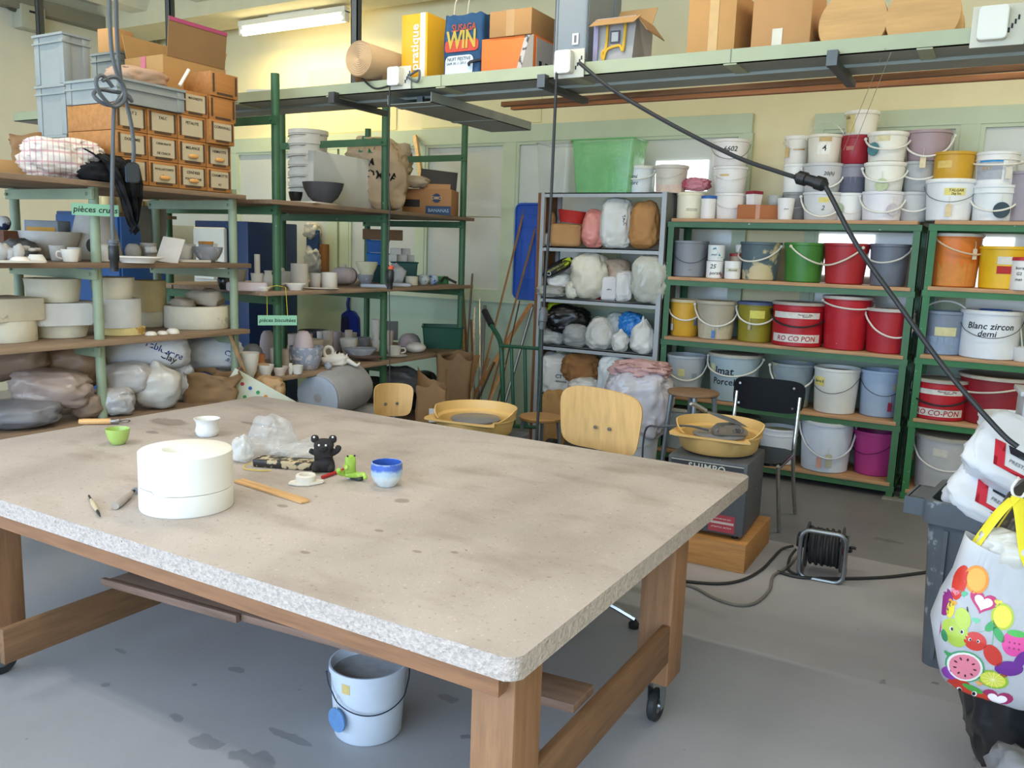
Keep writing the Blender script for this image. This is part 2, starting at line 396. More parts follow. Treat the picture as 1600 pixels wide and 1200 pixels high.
mk('side_panel', box(GX0 - .03 - cx, GX0 - cx, GY0 + .0 - cy, GY1 - cy, 0, 2.07), wood('#7a4f2e', axis=2), t, label='brown wooden side panel')
# ------------------------------------------------------------------ left racks
XF = -3.9
PALE = paint('#93a288', '#6f7a68'); DKG = paint('#3b6242', '#9aa58f')
def left_rack(label, frames, depth_, zs, pm, rp, top, base=0, ov=.04, ends=(), bar=0):
    """frames: y of each end frame; zs: list of (z, y0, y1, overhang); posts are round tubes."""
    xr = XF - depth_; yc = sum(frames) / len(frames)
    t = thing('shelf_rack', label, 'shelf rack', (XF - depth_ / 2, yc, 0))
    ox, oy = XF - depth_ / 2, yc
    for i, y in enumerate(frames):
        for x in (XF, xr):
            mk('post', tube([(x - ox, y - oy, base), (x - ox, y - oy, top)], rp, 14, smooth=0), pm, t)
        for zb in [z[0] - .06 for z in zs if z[0] > .3] + ([bar] if bar else []):
            bm = box(xr - ox - .02, XF - ox + .04, y - oy - rp - .012, y - oy - rp, zb - .025, zb + .025)
            for xx in (XF, xr): bmesh.ops.create_cone(bm, segments=8, radius1=.008, radius2=.008, depth=.016, cap_ends=True, matrix=Matrix.Translation((xx - ox, y - oy - rp - .016, zb)) @ Matrix.Rotation(PI / 2, 4, 'X'))
            mk('crossbar', bm, pm, t)
    for z, y0, y1, o1, planks in zs:
        w = (depth_ + .1 + o1) / planks
        for k in range(planks):
            x1 = XF + o1 - k * w
            rr = random.Random(int(z * 1000) + k)
            mk('shelf_plank', box(x1 - w + .004 - ox, x1 - ox, y0 + rr.uniform(-.05, .05) - oy, y1 + rr.uniform(-.03, .06) - oy, z - .026, z, bev=.003), LB[(k + int(z * 10)) % 3], t)
    return t
LB = [wood('#876f59', axis=1), wood('#957c64', axis=1), wood('#7a6450', axis=1)]
PF = (1.74, 2.6, 3.46); GF = (3.8, 4.84, 5.845)
left_rack('pale green tube rack stacked with plaster moulds and labelled drawers', PF, .68, [(1.86, 1.6, 3.45, .08, 3), (1.472, 1.6, 3.5, .08, 3), (1.09, 1.6, 3.5, .08, 3), (.69, 1.6, 3.5, .08, 3)], PALE, .024, 1.89)
left_rack('dark green tube rack holding fired and biscuit pottery', GF, 1.0, [(1.85, 3.66, 5.86, .08, 4), (1.305, 3.66, 5.9, .08, 4), (.777, 3.66, 5.8, .08, 4), (.25, 3.66, 5.8, .02, 4)], DKG, .026, 2.59, bar=2.32)
# ------------------------------------------------------------------ big work table
TZ = .75; TX0, TX1, TY0, TY1 = -3.55, -.805, 1.45, 3.31
t = thing('work_table', 'large rolling wooden work table with a thick worn chipboard top', 'table', ((TX0 + TX1) / 2, (TY0 + TY1) / 2, 0)); ox, oy = (TX0 + TX1) / 2, (TY0 + TY1) / 2
def table_mat():
    m = mat('#b6aba4', rough=.75, var=.12, scale=1.6, bump=.1, bscale=180, spec=.2); nt = m.node_tree; N = nt.nodes; L = nt.links; b = N['Principled BSDF']
    o = b.inputs['Base Color'].links[0].from_socket; tc = N.new('ShaderNodeTexCoord').outputs['Object']
    for sc, lo, hi, col, st, fac in ((2.2, .48, .72, (.8, .79, .79), (1, .5, 1), 1), (5, .52, .75, (.78, .75, .72), (.6, 1.4, 1), 1), (60, .62, .7, (.68, .64, .6), (1, 1, 1), .75), (110, .64, .7, (1.3, 1.28, 1.24), (1, 1, 1), .9), (14, .76, .775, (.42, .4, .38), (1, 1.3, 1), 1)):
        mp = N.new('ShaderNodeMapping'); mp.inputs['Scale'].default_value = st; mp.inputs['Rotation'].default_value = (0, 0, .5); mp.inputs['Location'].default_value = (sc * .37, 1.3, 0); L.new(tc, mp.inputs['Vector'])
        n2 = N.new('ShaderNodeTexNoise'); n2.inputs['Scale'].default_value = sc; n2.inputs['Detail'].default_value = 4; L.new(mp.outputs[0], n2.inputs['Vector'])
        mr = N.new('ShaderNodeMapRange'); mr.inputs[1].default_value = lo; mr.inputs[2].default_value = hi; mr.inputs[4].default_value = fac; L.new(n2.outputs['Fac'], mr.inputs[0])
        mx = N.new('ShaderNodeMix'); mx.data_type = 'RGBA'; mx.blend_type = 'MULTIPLY'; L.new(mr.outputs[0], mx.inputs[0]); L.new(o, mx.inputs[6]); mx.inputs[7].default_value = (*col, 1); o = mx.outputs[2]
    # damp stains at fixed places on the top
    sp = N.new('ShaderNodeTexNoise'); sp.inputs['Scale'].default_value = 9; sp.inputs['Detail'].default_value = 4; L.new(tc, sp.inputs['Vector'])
    for px, py, rx, ry in ((265, 659, .15, .08), (238, 676, .05, .03), (628, 783, .035, .03), (592, 829, .02, .012), (476, 863, .02, .012), (710, 1093 - 230, .02, .012), (652, 862, .02, .012), (494, 776, .02, .012), (405, 664, .22, .03), (440, 790, .03, .02)):
        p = onz(px, py, TZ) - Vector((ox, oy, 0))
        d = N.new('ShaderNodeVectorMath'); d.operation = 'SUBTRACT'; L.new(tc, d.inputs[0]); d.inputs[1].default_value = (p.x, p.y, TZ)
        s = N.new('ShaderNodeVectorMath'); s.operation = 'MULTIPLY'; L.new(d.outputs[0], s.inputs[0]); s.inputs[1].default_value = (1 / rx, 1 / ry, 0)
        ln = N.new('ShaderNodeVectorMath'); ln.operation = 'LENGTH'; L.new(s.outputs[0], ln.inputs[0])
        ad = N.new('ShaderNodeMath'); ad.operation = 'MULTIPLY_ADD'; L.new(sp.outputs['Fac'], ad.inputs[0]); ad.inputs[1].default_value = 1.6; L.new(ln.outputs['Value'], ad.inputs[2])
        mr = N.new('ShaderNodeMapRange'); mr.inputs[1].default_value = 1.35; mr.inputs[2].default_value = 1.6; mr.inputs[3].default_value = .75; mr.inputs[4].default_value = 0; L.new(ad.outputs[0], mr.inputs[0])
        mx = N.new('ShaderNodeMix'); mx.data_type = 'RGBA'; mx.blend_type = 'MULTIPLY'; L.new(mr.outputs[0], mx.inputs[0]); L.new(o, mx.inputs[6]); mx.inputs[7].default_value = (.55, .5, .47, 1); o = mx.outputs[2]
    L.new(o, b.inputs['Base Color']); return m
bm = prism([(x + 0, y) for x, y in rrect(TX1 - TX0, TY1 - TY0, .03)], TZ - .055, TZ, bev=.004)
EDGE = mat('#c0b3ab', rough=.9, var=.22, scale=90, bump=.9, bscale=90, spots='#94857b', sscale=70, scut=.66)
bm.faces.ensure_lookup_table(); bm.normal_update()
for f in bm.faces: f.material_index = 0 if abs(f.normal.z) > .8 else 1
mk('tabletop', bm, [table_mat(), EDGE], t)
TW = wood('#9a7151', axis=2); TWX = wood('#94694a', axis=0); TWY = wood('#7d5c41', axis=1)
LG = .115
# legs: near ones at y 1.5, far ones near y 2.62 (the frame is shorter than the top)
LXR, LXL = -.845, -3.1; LYN, LYF = 1.52, 2.57
STEEL = metal('#9a9fa3')
for x in (LXR - LG, LXL):
    for y in (LYN, LYF):
        lg = mk('leg', box(x - ox, x + LG - ox, y - oy, y + LG * 1.15 - oy, .165, TZ - .055, bev=.006), TW, t)
        cxl, cyl = x + LG / 2 - ox, y + .065 - oy
        c = mk('caster', box(cxl - .04, cxl + .04, cyl - .04, cyl + .04, .155, .165), STEEL, lg)
        bm = B()
        for s in (-1, 1): prism([(-.035, .155), (.035, .155), (.018, .05), (-.018, .05)], -.002, .002, bm, M=Matrix(((0, 0, 1, cxl + s * .024), (1, 0, 0, cyl), (0, 1, 0, 0), (0, 0, 0, 1))))
        mk('fork', bm, STEEL, lg)
        Mx = Matrix.Translation((cxl, cyl, .057)) @ Matrix.Rotation(PI / 2, 4, 'Y')
        mk('wheel', xf(lathe([(.03, -.014), (.05, -.016), (.057, -.009), (.057, .009), (.05, .016), (.03, .014)], 24), Mx), mat('#2c2d2f', var=.1), lg, label='black rubber caster wheel')
        mk('hub', xf(lathe([(0, -.02), (.012, -.02), (.014, -.012), (.034, -.012), (.034, .012), (.014, .012), (.012, .02), (0, .02)], 20), Mx), STEEL, lg)
for y in (LYN - .052, LYF + .05): mk('apron', box(TX0 + .03 - ox, LXR - .012 - ox, y - oy, y + .035 - oy, TZ - .108, TZ - .055), TWX, t)
for x in (LXR - .09, LXL + .03): mk('apron', box(x - ox, x + .035 - ox, LYN + LG - oy, LYF - oy, TZ - .12, TZ - .055), TWY, t)
for x, za, zb in ((LXR - .03, .255, .385), (-2.83, .15, .275)): mk('side_rail', box(x - ox, x + .028 - ox, (LYN + LG * 1.15 if x > -2 else LYN - .05) - oy, LYF - oy, za, zb, bev=.003), TWY, t)
SL = wood('#84695a', axis=0); th = math.atan2(.105, 1.95)
mk('shelf_slat', xf(box(-.02, 1.96, -.06, .07, 0, .026, bev=.003), Matrix.Translation((-2.835 - ox, 1.965 - oy, .279)) @ Matrix.Rotation(-th, 4, 'Y')), SL, t)
mk('shelf_slat', xf(box(-.04, .7, -.085, -.066, .002, .03, bev=.002), Matrix.Translation((-2.835 - ox, 1.965 - oy, .279)) @ Matrix.Rotation(-th, 4, 'Y')), SL, t)
# ------------------------------------------------------------------ overhead cable trays
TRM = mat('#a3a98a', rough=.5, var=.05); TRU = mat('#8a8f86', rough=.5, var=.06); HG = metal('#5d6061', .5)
t = thing('cable_tray', 'long grey green cable tray hung from the ceiling across the room', 'cable tray', (-2, 4.2, 2.47)); o_ = Vector((-2, 4.2, 2.47))
bm = box(-6.9 + 2, 1.6 + 2, -.25, -.24, 0, .064); box(-4.9, 3.6, -.25, .12, 0, .004, bm); box(-4.9, 3.6, -.05, .12, -.014, 0, bm)
bm.normal_update()
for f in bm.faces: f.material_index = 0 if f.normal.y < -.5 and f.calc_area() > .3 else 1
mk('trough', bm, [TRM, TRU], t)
for k in range(9):
    x = -3.2 + k * .8; mk('seam_clip', box(x - .03, x + .03, -.256, .12, -.006, .0), TRM, t)
    if k % 2: mk('seam_clip', box(x - .002, x + .002, -.2515, -.25, .0, .064), mat('#6e725e', var=0), t)
for x in (-1.55, -.15, 1.25):
    bm = box(x - .02, x + .02, -.257, .22, -.05, -.02); box(x - .022, x + .022, -.3, -.257, -.051, .012, bm)
    mk('bracket', bm, HG, t)
for px in (555, 265, 62):
    p = ony(px, 60, 4.2); x = p.x + 2
    bm = box(x - .025, x + .025, -.012, -.006, .004, ZC - 2.47); box(x - .025, x - .019, -.012, .03, .004, ZC - 2.47, bm); box(x + .019, x + .025, -.012, .03, .004, ZC - 2.47, bm)
    mk('hanger', bm, HG, t)
t = thing('cable_tray', 'short grey green cable tray crossing under the long one towards the wall', 'cable tray', (-3.04, 4.7, 2.4))
bm = box(-.155, .155, -.72, .42, 0, .004); box(.15, .155, -.72, .42, 0, .055, bm); box(-.155, -.15, -.72, .42, 0, .055, bm); box(-.155, .155, .415, .42, 0, .05, bm)
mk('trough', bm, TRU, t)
mk('mounting_strap', box(-.02, .02, -.62, -.6, .004, .0565), HG, t)
for y in (-.6, -.05): mk('seam_clip', box(-.158, .158, y - .02, y + .02, -.004, 0), TRU, t)
for k, (y, p0, p1, h, lab) in enumerate(((4.62, (785, 164), (1640, 103), '#7a5638', 'long dark stained board lying behind the overhead tray, upper of two'), (4.78, (800, 169), (1640, 116), '#a0683e', 'long reddish board lying behind the overhead tray, lower of two'))):
    a = ony(*p0, y); b = ony(*p1, y); d = b - a
    solo('wooden_lath', box(0, d.length, -.02, .02, -.012, .016, bev=.003), wood(h, axis=0), lab, 'board', a, (0, -math.atan2(d.z, d.x), 0))
# ------------------------------------------------------------------ buckets and tubs
def disc_bm(r, t=.005, seg=20):
    return lathe([(0, -t / 2), (r, -t / 2), (r, t / 2), (0, t / 2)], seg)
CORD = mat('#d6cdb2', rough=.8, var=.05)
def bucket(label, cx, top, w, yc, zb, col, name='bucket', cat='bucket', group=None, taper=.84, lid=None, fill=None, h=None, rim='lip', handle=None, hcol='#e4e2d8', drop=.8, yaw=0, wire=False, tags=(), text=(), patch=(), oval=1, m=None, seg=36, clear=0, wav=0, dx=0):
    p = ony(cx, top, yc); R_ = size_at(w, p) / 2; x = p.x + dx
    H = h if h else p.z - zb
    if lid: H -= .012
    t = thing(name, label, cat, (x, yc, zb + .0015), face_cam((x, yc)) + yaw, group)
    r0 = R_ * taper; rr = lambda z: r0 + (R_ * .97 - r0) * max(0, min(1, z / H))
    m = m or (film(col, alpha=clear, rough=.3) if clear else mat(col, rough=.42, var=.07, scale=5, spots=None))
    pr = [(0, .004), (r0 * .93, .004), (r0 * .95, 0), (r0, .006), (rr(H * .5), H * .5)]
    if rim == 'lip': pr += [(rr(H - .02), H - .02), (R_, H - .018), (R_, H), (R_ * .955, H)]
    elif rim == 'band': pr += [(rr(H - .055), H - .055), (R_ * 1.0, H - .052), (R_ * 1.0, H - .045), (R_ * .975, H - .043), (R_ * .975, H - .018), (R_ * 1.01, H - .016), (R_ * 1.01, H), (R_ * .95, H)]
    else: pr += [(R_ * .985, H), (R_ * .955, H)]
    pr += [(rr(H * .9) - .005, H * .9), (rr(.02) - .005, .012), (0, .012)]
    mk('body', lathe(pr, seg, sy=oval), m, t)
    if fill:
        fz, fc = fill; mk('contents', lathe([(0, H * fz), (rr(H * fz) - .004, H * fz), (0, H * fz - .01)], seg, sy=oval), mat(fc, rough=.9, var=.15, scale=20), t)
    if lid: mk('lid', lathe([(R_ * .9, H - .012), (R_ * 1.025, H - .012), (R_ * 1.03, H + .006), (R_ * .96, H + .01), (R_ * .93, H + .004), (0, H + .004)], seg, sy=oval), mat(lid, rough=.5, var=.1, scale=14), t, label=None)
    zp = H - (.06 if rim == 'band' else .028)
    if handle:
        side = 1
        def hp(a, z, off=.008): return (math.cos(a) * (rr(z) + off) * -1, -math.sin(a) * (rr(z) + off) * oval, z)
        pts = []; hy = {'front': 0}.get(handle, 0)
        hm = mat(hcol, rough=.4, metal=.7 if wire else 0, var=.05); hr = .0022 if wire else .0065
        if handle == 'front':
            for i in range(15):
                a = PI * i / 14; z = zp - R_ * drop * math.sin(a) ** .9
                pts.append(hp(a, max(z, .012), .004 + hr + (.012 if 2 < i < 12 and rim != 'plain' else .006)))
        elif handle == 'up':
            for i in range(13):
                a = PI * i / 12; pts.append((-math.cos(a) * (R_ + .004), -.01, zp + math.sin(a) * R_ * drop))
        elif handle == 'back':
            for i in range(13):
                a = PI * i / 12; pts.append((-math.cos(a) * (R_ + .006), math.sin(a) * R_ * .75 * oval, H + .004 + .02 * math.sin(a)))
        hb = tube(pts, hr, 8, smooth=3)
        for q in (pts[0], pts[-1]): bmesh.ops.create_uvsphere(hb, u_segments=8, v_segments=6, radius=hr * 1.9, matrix=Matrix.Translation(q))
        mk('handle', hb, hm, t)
    for kind, a, zf, tc, s in tags:
        z = H * zf; r = rr(z) + .016
        px_, py_ = math.sin(a) * r, -math.cos(a) * r * oval
        if kind == 'card': tb = prism([(-s * .45, -s), (s * .45, -s), (s * .45, s * .8), (s * .2, s), (-s * .2, s), (-s * .45, s * .8)], -.0015, .0015)
        else:
            tb = disc_bm(s, .006)
        o = mk('tag', xf(tb, RT((px_, py_, z), PI / 2, 0, a)), mat(tc, rough=.7, var=.12, scale=30), t)
        mk('cord', tube([(px_, py_, z + s * .75), (px_ * 1.01, py_ * 1.01, z + s + .02), (px_ * .99, py_ * .99, z + s + .045)], .0018, 6, smooth=3), CORD, o)
    for s_, size, zf, a, tcol, sh in text:
        lettering(s_, size, INK if tcol is None else mat(tcol, var=0), t, (0, 0, H * zf), wrap=(rr, a), shear=sh, bold=.012)
    for a0, a1, z0, z1, pc in patch:
        bm = B(); n = 10; g = [[], []]
        for i in range(n + 1):
            a = a0 + (a1 - a0) * i / n
            for j, z in enumerate((H * z0, H * z1)):
                r = rr(z) + .0009; g[j].append(bm.verts.new((math.sin(a) * r, -math.cos(a) * r * oval, z)))
        for i in range(n): bm.faces.new((g[0][i], g[0][i + 1], g[1][i + 1], g[1][i]))
        mk('sticker', bm, mat(pc, rough=.7, var=.1, scale=30), t)
    t['_h'] = H
    return t
YB = 6.38
MASK = '#cdbb86'; PAPER = '#d9d2be'
# --- top of the first green rack
zt = Z1[0]
bucket('cream lidded tub carrying a red bag beside the small blue lidded jar', 1081, 294, 44, YB, zt, '#efe8cc', name='tub', cat='tub', taper=.95, lid='#efe6c4', h=.2, rim='plain', patch=((-.3, .5, .3, .42, '#c9c3ad'),))
tub_top = zt + .21
o = solo('plastic_bag', blob(.2, .15, .1, 5, .25, .2, 2.2), film('#c2586a', .8), 'crumpled pink red plastic bag lying on the cream tub', 'bag', (ony(1088, 290, YB - .02).x, YB - .02, tub_top + .002))
bucket('small white jar with a blue screw lid before the stacked white pails', 1108, 306, 23, YB - .08, zt, '#ece8e2', name='jar', cat='jar', taper=.97, lid='#2d62a8', rim='plain', seg=24)
for i, (tp, ww, lab, kw) in enumerate(((300, 49, 'lowest white pail in the stack under the one marked 6602', dict(handle='front', drop=.75, hcol='#d8d2c4', wire=True)), (254, 52, 'middle white pail in the stack under the one marked 6602', dict(handle='front', drop=.6, wire=True, patch=((-.7, -.1, .62, .7, '#d8ba7c'),))), (208, 58, 'topmost white pail with 6602 written in black marker', dict(handle='front', drop=.85, wire=True, hcol='#777777', text=(('6602', .05, .62, 0, None, .2),))))):
    bucket(lab, 1143, tp, ww, YB, zt + .192 * i, '#ebe6e0', taper=.86, h=.19, **kw)
p = ony(1182, 341, YB - .06)
t = thing('carton', 'low brown cardboard carton on the top board holding small tubs', 'box', (p.x, YB - .04, zt), face_cam((p.x, YB)))
mk('body', cbox(.285, .16, .105, bev=.003), card('#a8683f'), t); mk('tape', cbox(.03, .1605, .1055), mat('#b87c52', rough=.3), t)
bucket('little white tub with dark red lid on the brown carton', 1179, 300, 26, YB - .04, zt + .107, '#ece8e4', name='tub', cat='tub', taper=.85, lid='#8c1f30', h=.1, rim='plain', seg=4)
bucket('clear plastic cup on the brown carton beside the red lidded tub', 1212, 298, 24, YB + .0, zt + .107, '#bfc2bd', name='cup', cat='cup', taper=.85, h=.07, rim='plain', clear=.5, seg=24)
bucket('plain white plastic cup standing beside the brown carton', 1229, 309, 27, YB - .09, zt, '#eceae6', name='cup', cat='cup', taper=.8, h=.15, rim='plain', seg=28, text=(('glasur', .014, .5, .1, '#777777', .2),))
for i, (cx, tp, ww, col, lab, kw) in enumerate(((1244, 298, 40, '#8e8c88', 'dark translucent pail at the foot of the stack with a hanging card', dict(handle='front', drop=.9, wire=True)), (1246, 250, 40, '#eeebe2', 'white pail in the middle of the stack with a hanging card', dict(handle='front', drop=.8, wire=True)), (1248, 198, 38, '#ece6da', 'white pail topmost of its stack with a tan card tied on', dict(lid='#f0ede4', handle='front', drop=.7, wire=True, tags=(('card', -.75, .42, '#d8b87c', .035),), patch=((-.3, .7, .5, .56, '#c58f45'),))))):
    bucket(lab, cx, tp, ww, YB + .06, zt + .2 * i, col, taper=.9, h=.198, **kw)
for i, (cx, tp, ww, col, lab, kw) in enumerate(((1287, 292, 60, '#d4d4d2', 'translucent white bucket marked 2 at the bottom of its stack', dict(patch=((-.2, .35, .62, .8, '#e0d27e'),), text=(('2', .045, .42, .05, '#5c5c60', .2),))), (1289, 242, 62, '#c9c7c4', 'translucent white bucket marked 20h in the middle of its stack', dict(text=(('20(h)', .034, .62, .3, None, .2), ('1', .03, .35, .25, '#555555', .2)))), (1292, 190, 53, '#e9e2d2', 'translucent white bucket marked 4 on top of the stack', dict(patch=((-.35, .4, .74, .92, '#cdb07c'), (-.45, .4, .3, .7, '#efece2')), text=(('4', .055, .5, 0, None, 0),))))):
    bucket(lab, cx, tp, ww, YB - .02, zt + .195 * i, col, taper=.84, h=.193, handle='up' if i == 2 else 'front', drop=.95 if i == 2 else 1.05, wire=i == 2, **kw)
for i, (cx, tp, ww, col, lab, kw) in enumerate(((1331, 293, 43, '#ecebe4', 'white pail with a green clay disc under the grey and red pails', dict(taper=.9, handle='front', drop=1.2, wire=True, tags=(('disc', -.8, .42, '#a8b796', .042),))), (1336, 247, 45, '#8b8790', 'mauve grey pail between the red pail and a white one', dict(taper=.9, patch=((-1.5, 1.5, 0, .55, '#5e6070'),))), (1341, 193, 46, '#9c2030', 'dark red pail with peeling tape high in its stack', dict(taper=.88, patch=((-.7, -.15, .48, .62, '#b8736a'),))), (1350, 152, 52, '#e8e2d6', 'small white pail at the very top above the dark red pail', dict(taper=.84, h=.165, lid='#efece4', patch=((-1.2, -.4, .1, .9, '#d8c98e'),), tags=(('card', 1.3, .5, '#b9ad92', .012),), text=(('10k', .03, .75, -.95, None, 0),))))):
    kw = dict(kw); kw.setdefault('h', .19); tt = bucket(lab, cx, tp, ww, YB + .02, zt + .1925 * i, col, **kw)
for i, (cx, tp, ww, col, lab, kw) in enumerate(((1381, 293, 62, '#e6e3e6', 'white bucket with a pale ring tag at the bottom of its stack', dict(tags=(('disc', .5, .38, '#c9bfc4', .04),))), (1385, 245, 61, '#ebe9dc', 'white bucket with a green clay tag in the middle of its stack', dict(tags=(('disc', -.1, .2, '#b7c29a', .042),))), (1390, 196, 60, '#e9e7dc', 'white bucket with a blue green disc on top of its stack', dict(tags=(('disc', -.7, .42, '#4f8187', .044),), patch=((-.6, .1, .7, .9, '#ddd3a8'),))))):
    bucket(lab, cx, tp, ww, YB - .04, zt + .196 * i, col, taper=.88, h=.194, rim='lip', lid='#efece2' if i else None, handle='front', drop=.85 - .1 * i, **kw)
for i, (cx, tp, ww, col, lab, kw) in enumerate(((1430, 293, 50, '#bcbcba', 'grey translucent bucket lowest of the stack beside the second rack', dict(handle='front', drop=.95)), (1440, 243, 54, '#a8a9a8', 'grey translucent bucket second from bottom beside the second rack', dict(handle='front', drop=.8)), (1454, 190, 68, '#a79297', 'mauve grey bucket with a card tag on top of the grey stack', dict(handle='front', drop=1.0, tags=(('card', -.15, -.05, '#d9c9a2', .04),))))):
    bucket(lab, cx, tp, ww, YB + .04 , zt + .198 * i, col, taper=.82, h=.196, **kw)
zt = Z2[0]
bucket('white bucket with black lettered sticker and card under the ochre one', 1487, 281, 72, YB - .03, zt, '#e6e8e8', taper=.86, lid='#eeede8', handle='front', hcol='#777777', wire=True, drop=.75, tags=(('card', 0, .25, '#dcc79c', .04),), patch=((-.25, .65, .62, .8, '#e6d784'),), text=(('TALGAR', .024, .74, .25, None, .1), ('2kg 5m', .02, .66, .25, None, .1)))
bucket('ochre yellow bucket with tape standing on the lettered white bucket', 1494, 230, 62, YB - .03, zt + .233, '#c99a2c', taper=.88, h=.205, patch=((-.9, -.1, .5, .72, '#d9bb68'),))
bucket('white bucket with dark blue disc tag under the blue labelled tub', 1556, 291, 64, YB - .03, zt, '#e2e6e6', taper=.88, rim='band', handle='front', drop=.8, tags=(('disc', .35, .3, '#3a4d58', .05),))
bucket('white tub with a blue and grey label and paper tag', 1560, 237, 62, YB - .03, zt + .216, '#e4e4e2', name='tub', cat='tub', taper=.9, h=.215, rim='band', handle='front', drop=.2, patch=((-1.1, .3, .2, .7, '#a9adb4'), (-.9, .3, .7, .86, '#2f8fc8')), tags=(('card', .55, .42, '#d9d4c8', .045),), text=(('SILKY', .026, .52, -.5, '#c8962c', .1),))
bucket('mauve grey bucket at the frame edge on the second top board', 1606, 270, 64, YB, zt, '#948a90', taper=.86)
# --- second shelf
zt = Z1[1]; Yb = YB - .02
bucket('grey bucket with drooping wire handle first on the second shelf', 1080, 377, 56, Yb, zt, '#85888e', taper=.9, handle='front', wire=True, drop=1.0, hcol='#55585c', fill=(.8, '#8c8c8c'), patch=((-.05, .12, .19, .21, '#6e6a5c'),))
bucket('white paint tub with black brush writing below another white tub', 1118, 404, 27, Yb - .07, zt, '#ecece8', name='tub', cat='tub', taper=.95, rim='plain', h=.125, seg=28, text=(('25', .045, .68, -.25, None, .2), ('porzdi', .034, .3, .1, None, .2)), patch=((.75, 1.0, .1, .3, '#c85a48'),))
bucket('blue stained white tub stacked on the tub marked 25', 1121, 376, 27, Yb - .07, zt + .128, '#dfe4e4', name='tub', cat='tub', taper=.95, rim='plain', h=.115, seg=28, m=mat('#e2e6e4', var=.05, spots='#3f8f98', sscale=22, scut=.62), text=(('smail', .022, .4, -.3, '#4a5a60', .2),))
bucket('small white tub with scribbled band beside the mottled bucket', 1146, 405, 26, Yb - .09, zt, '#eae9e4', name='tub', cat='tub', taper=.93, rim='plain', h=.13, seg=28, text=(('diamant', .02, .5, 0, '#4a4a44', .2),), patch=((-.8, .8, .4, .62, '#d4cfb8'),))
bucket('pinkish tub with red rim half hidden behind the white tubs', 1154, 381, 24, Yb + .07, zt, '#c2a590', name='tub', cat='tub', taper=.9, lid='#a8423c', rim='plain', seg=28, h=.19)
bucket('small white cup on top of the red rimmed tub', 1160, 364, 20, Yb + .07, zt + .197, '#ecebe7', name='cup', cat='cup', taper=.8, rim='plain', h=.055, seg=24)
MOT = mat('#56666c', rough=.5, var=.1, scale=4, spots='#c6b78e', sscale=5.2, scut=.5)
bucket('bucket mottled cream and blue grey next to the green one', 1190, 379, 64, Yb, zt, '#56666c', taper=.82, m=MOT, handle='front', drop=.75, yaw=-.5, hcol='#d9d4c6')
bucket('green bucket on the second shelf of the first green rack', 1259, 380, 64, Yb, zt, '#3f7c34', taper=.84, handle='front', drop=.8, yaw=.9, hcol='#d9d7c2', m=mat('#437f36', rough=.4, var=.15, scale=6))
bucket('red bucket with pale drips beside the green bucket', 1324, 381, 70, Yb, zt, '#a8282e', taper=.8, handle='front', drop=.8, yaw=-.9, hcol='#d9d0bc', fill=(.95, '#8c2a2c'))
bucket('blue grey bucket at the right end of the second shelf', 1392, 382, 60, Yb, zt, '#6c727e', taper=.84, handle='front', drop=.75, yaw=-.35, hcol='#c9c9c4')
# --- third shelf
zt = Z1[2]; YL = [0]
def lidname(t): return t
bucket('yellow bucket with plastic handle and blue tag on the third shelf', 1072, 467, 50, Yb, zt, '#d9a738', taper=.84, lid='#cdbf9c', handle='front', drop=.95, tags=(('card', -.85, .25, '#c9ccd0', .025), ('card', .7, .4, '#4a6a9c', .022)))
bucket('beige bucket with blue key tag between yellow and olive buckets', 1121, 469, 64, Yb - .03, zt, '#b3a995', taper=.8, lid='#b9b09c', handle='front', drop=.95, tags=(('card', -.1, .15, '#5a7fb4', .03), ('card', .1, .33, '#b9bcc0', .014)), patch=((-1.4, 1.4, .02, .4, '#c6b99c'),))
bucket('olive green bucket with navy lid and yellow sticker', 1183, 471, 57, Yb, zt, '#8f8428', taper=.88, lid='#4d5c80', handle='front', drop=.9, tags=(('card', -.3, .4, '#a8a08c', .022),), patch=((-.35, .5, .62, .82, '#d8cf62'),))
def roco(label, cx, top, w, z, sub, yc, dash, **k):
    t = bucket(label, cx, top, w, yc, z, '#b3202c', name='paint_bucket', taper=.95, lid='#a9a49a', rim='band', handle='front', hcol='#222224', drop=.55, wire=False,
        patch=((-1.15, 1.0, .1, .29, '#d9d5cc'), (-1.15, .9, .66, .8, '#d9d5cc')), text=(('RO CO' + dash + 'PON', .05, .185, -.05, '#b01c2c', .12), (sub, .016, .75, .25, '#6a2a30', .1), ('Piazzuol 4', .014, .71, .3, '#6a2a30', .1)), **k)
    return t
t = roco('red paint bucket with white lettered bands on the third shelf', 1250, 471, 80, zt, 'Plastuol II  25kg', Yb - .02, ' ')
bucket('tall bright red bucket with grey lid and white paint specks', 1326, 462, 74, Yb - .01, zt, '#b32430', taper=.82, lid='#b4b0ac', m=mat('#b5222e', rough=.4, var=.06, spots='#e6c9bc', sscale=32, scut=.72), handle='front', drop=.28, yaw=.35, hcol='#d8cfc4')
bucket('shorter red bucket at the end of the third shelf with drooping handle', 1391, 481, 70, Yb - .01, zt, '#ae2630', taper=.84, lid='#c0b8b0', handle='front', drop=1.0, hcol='#dcd4ca', yaw=.35, tags=(('card', .95, .62, '#cbb58c', .02), ('card', 1.05, .45, '#3f78b4', .018)))
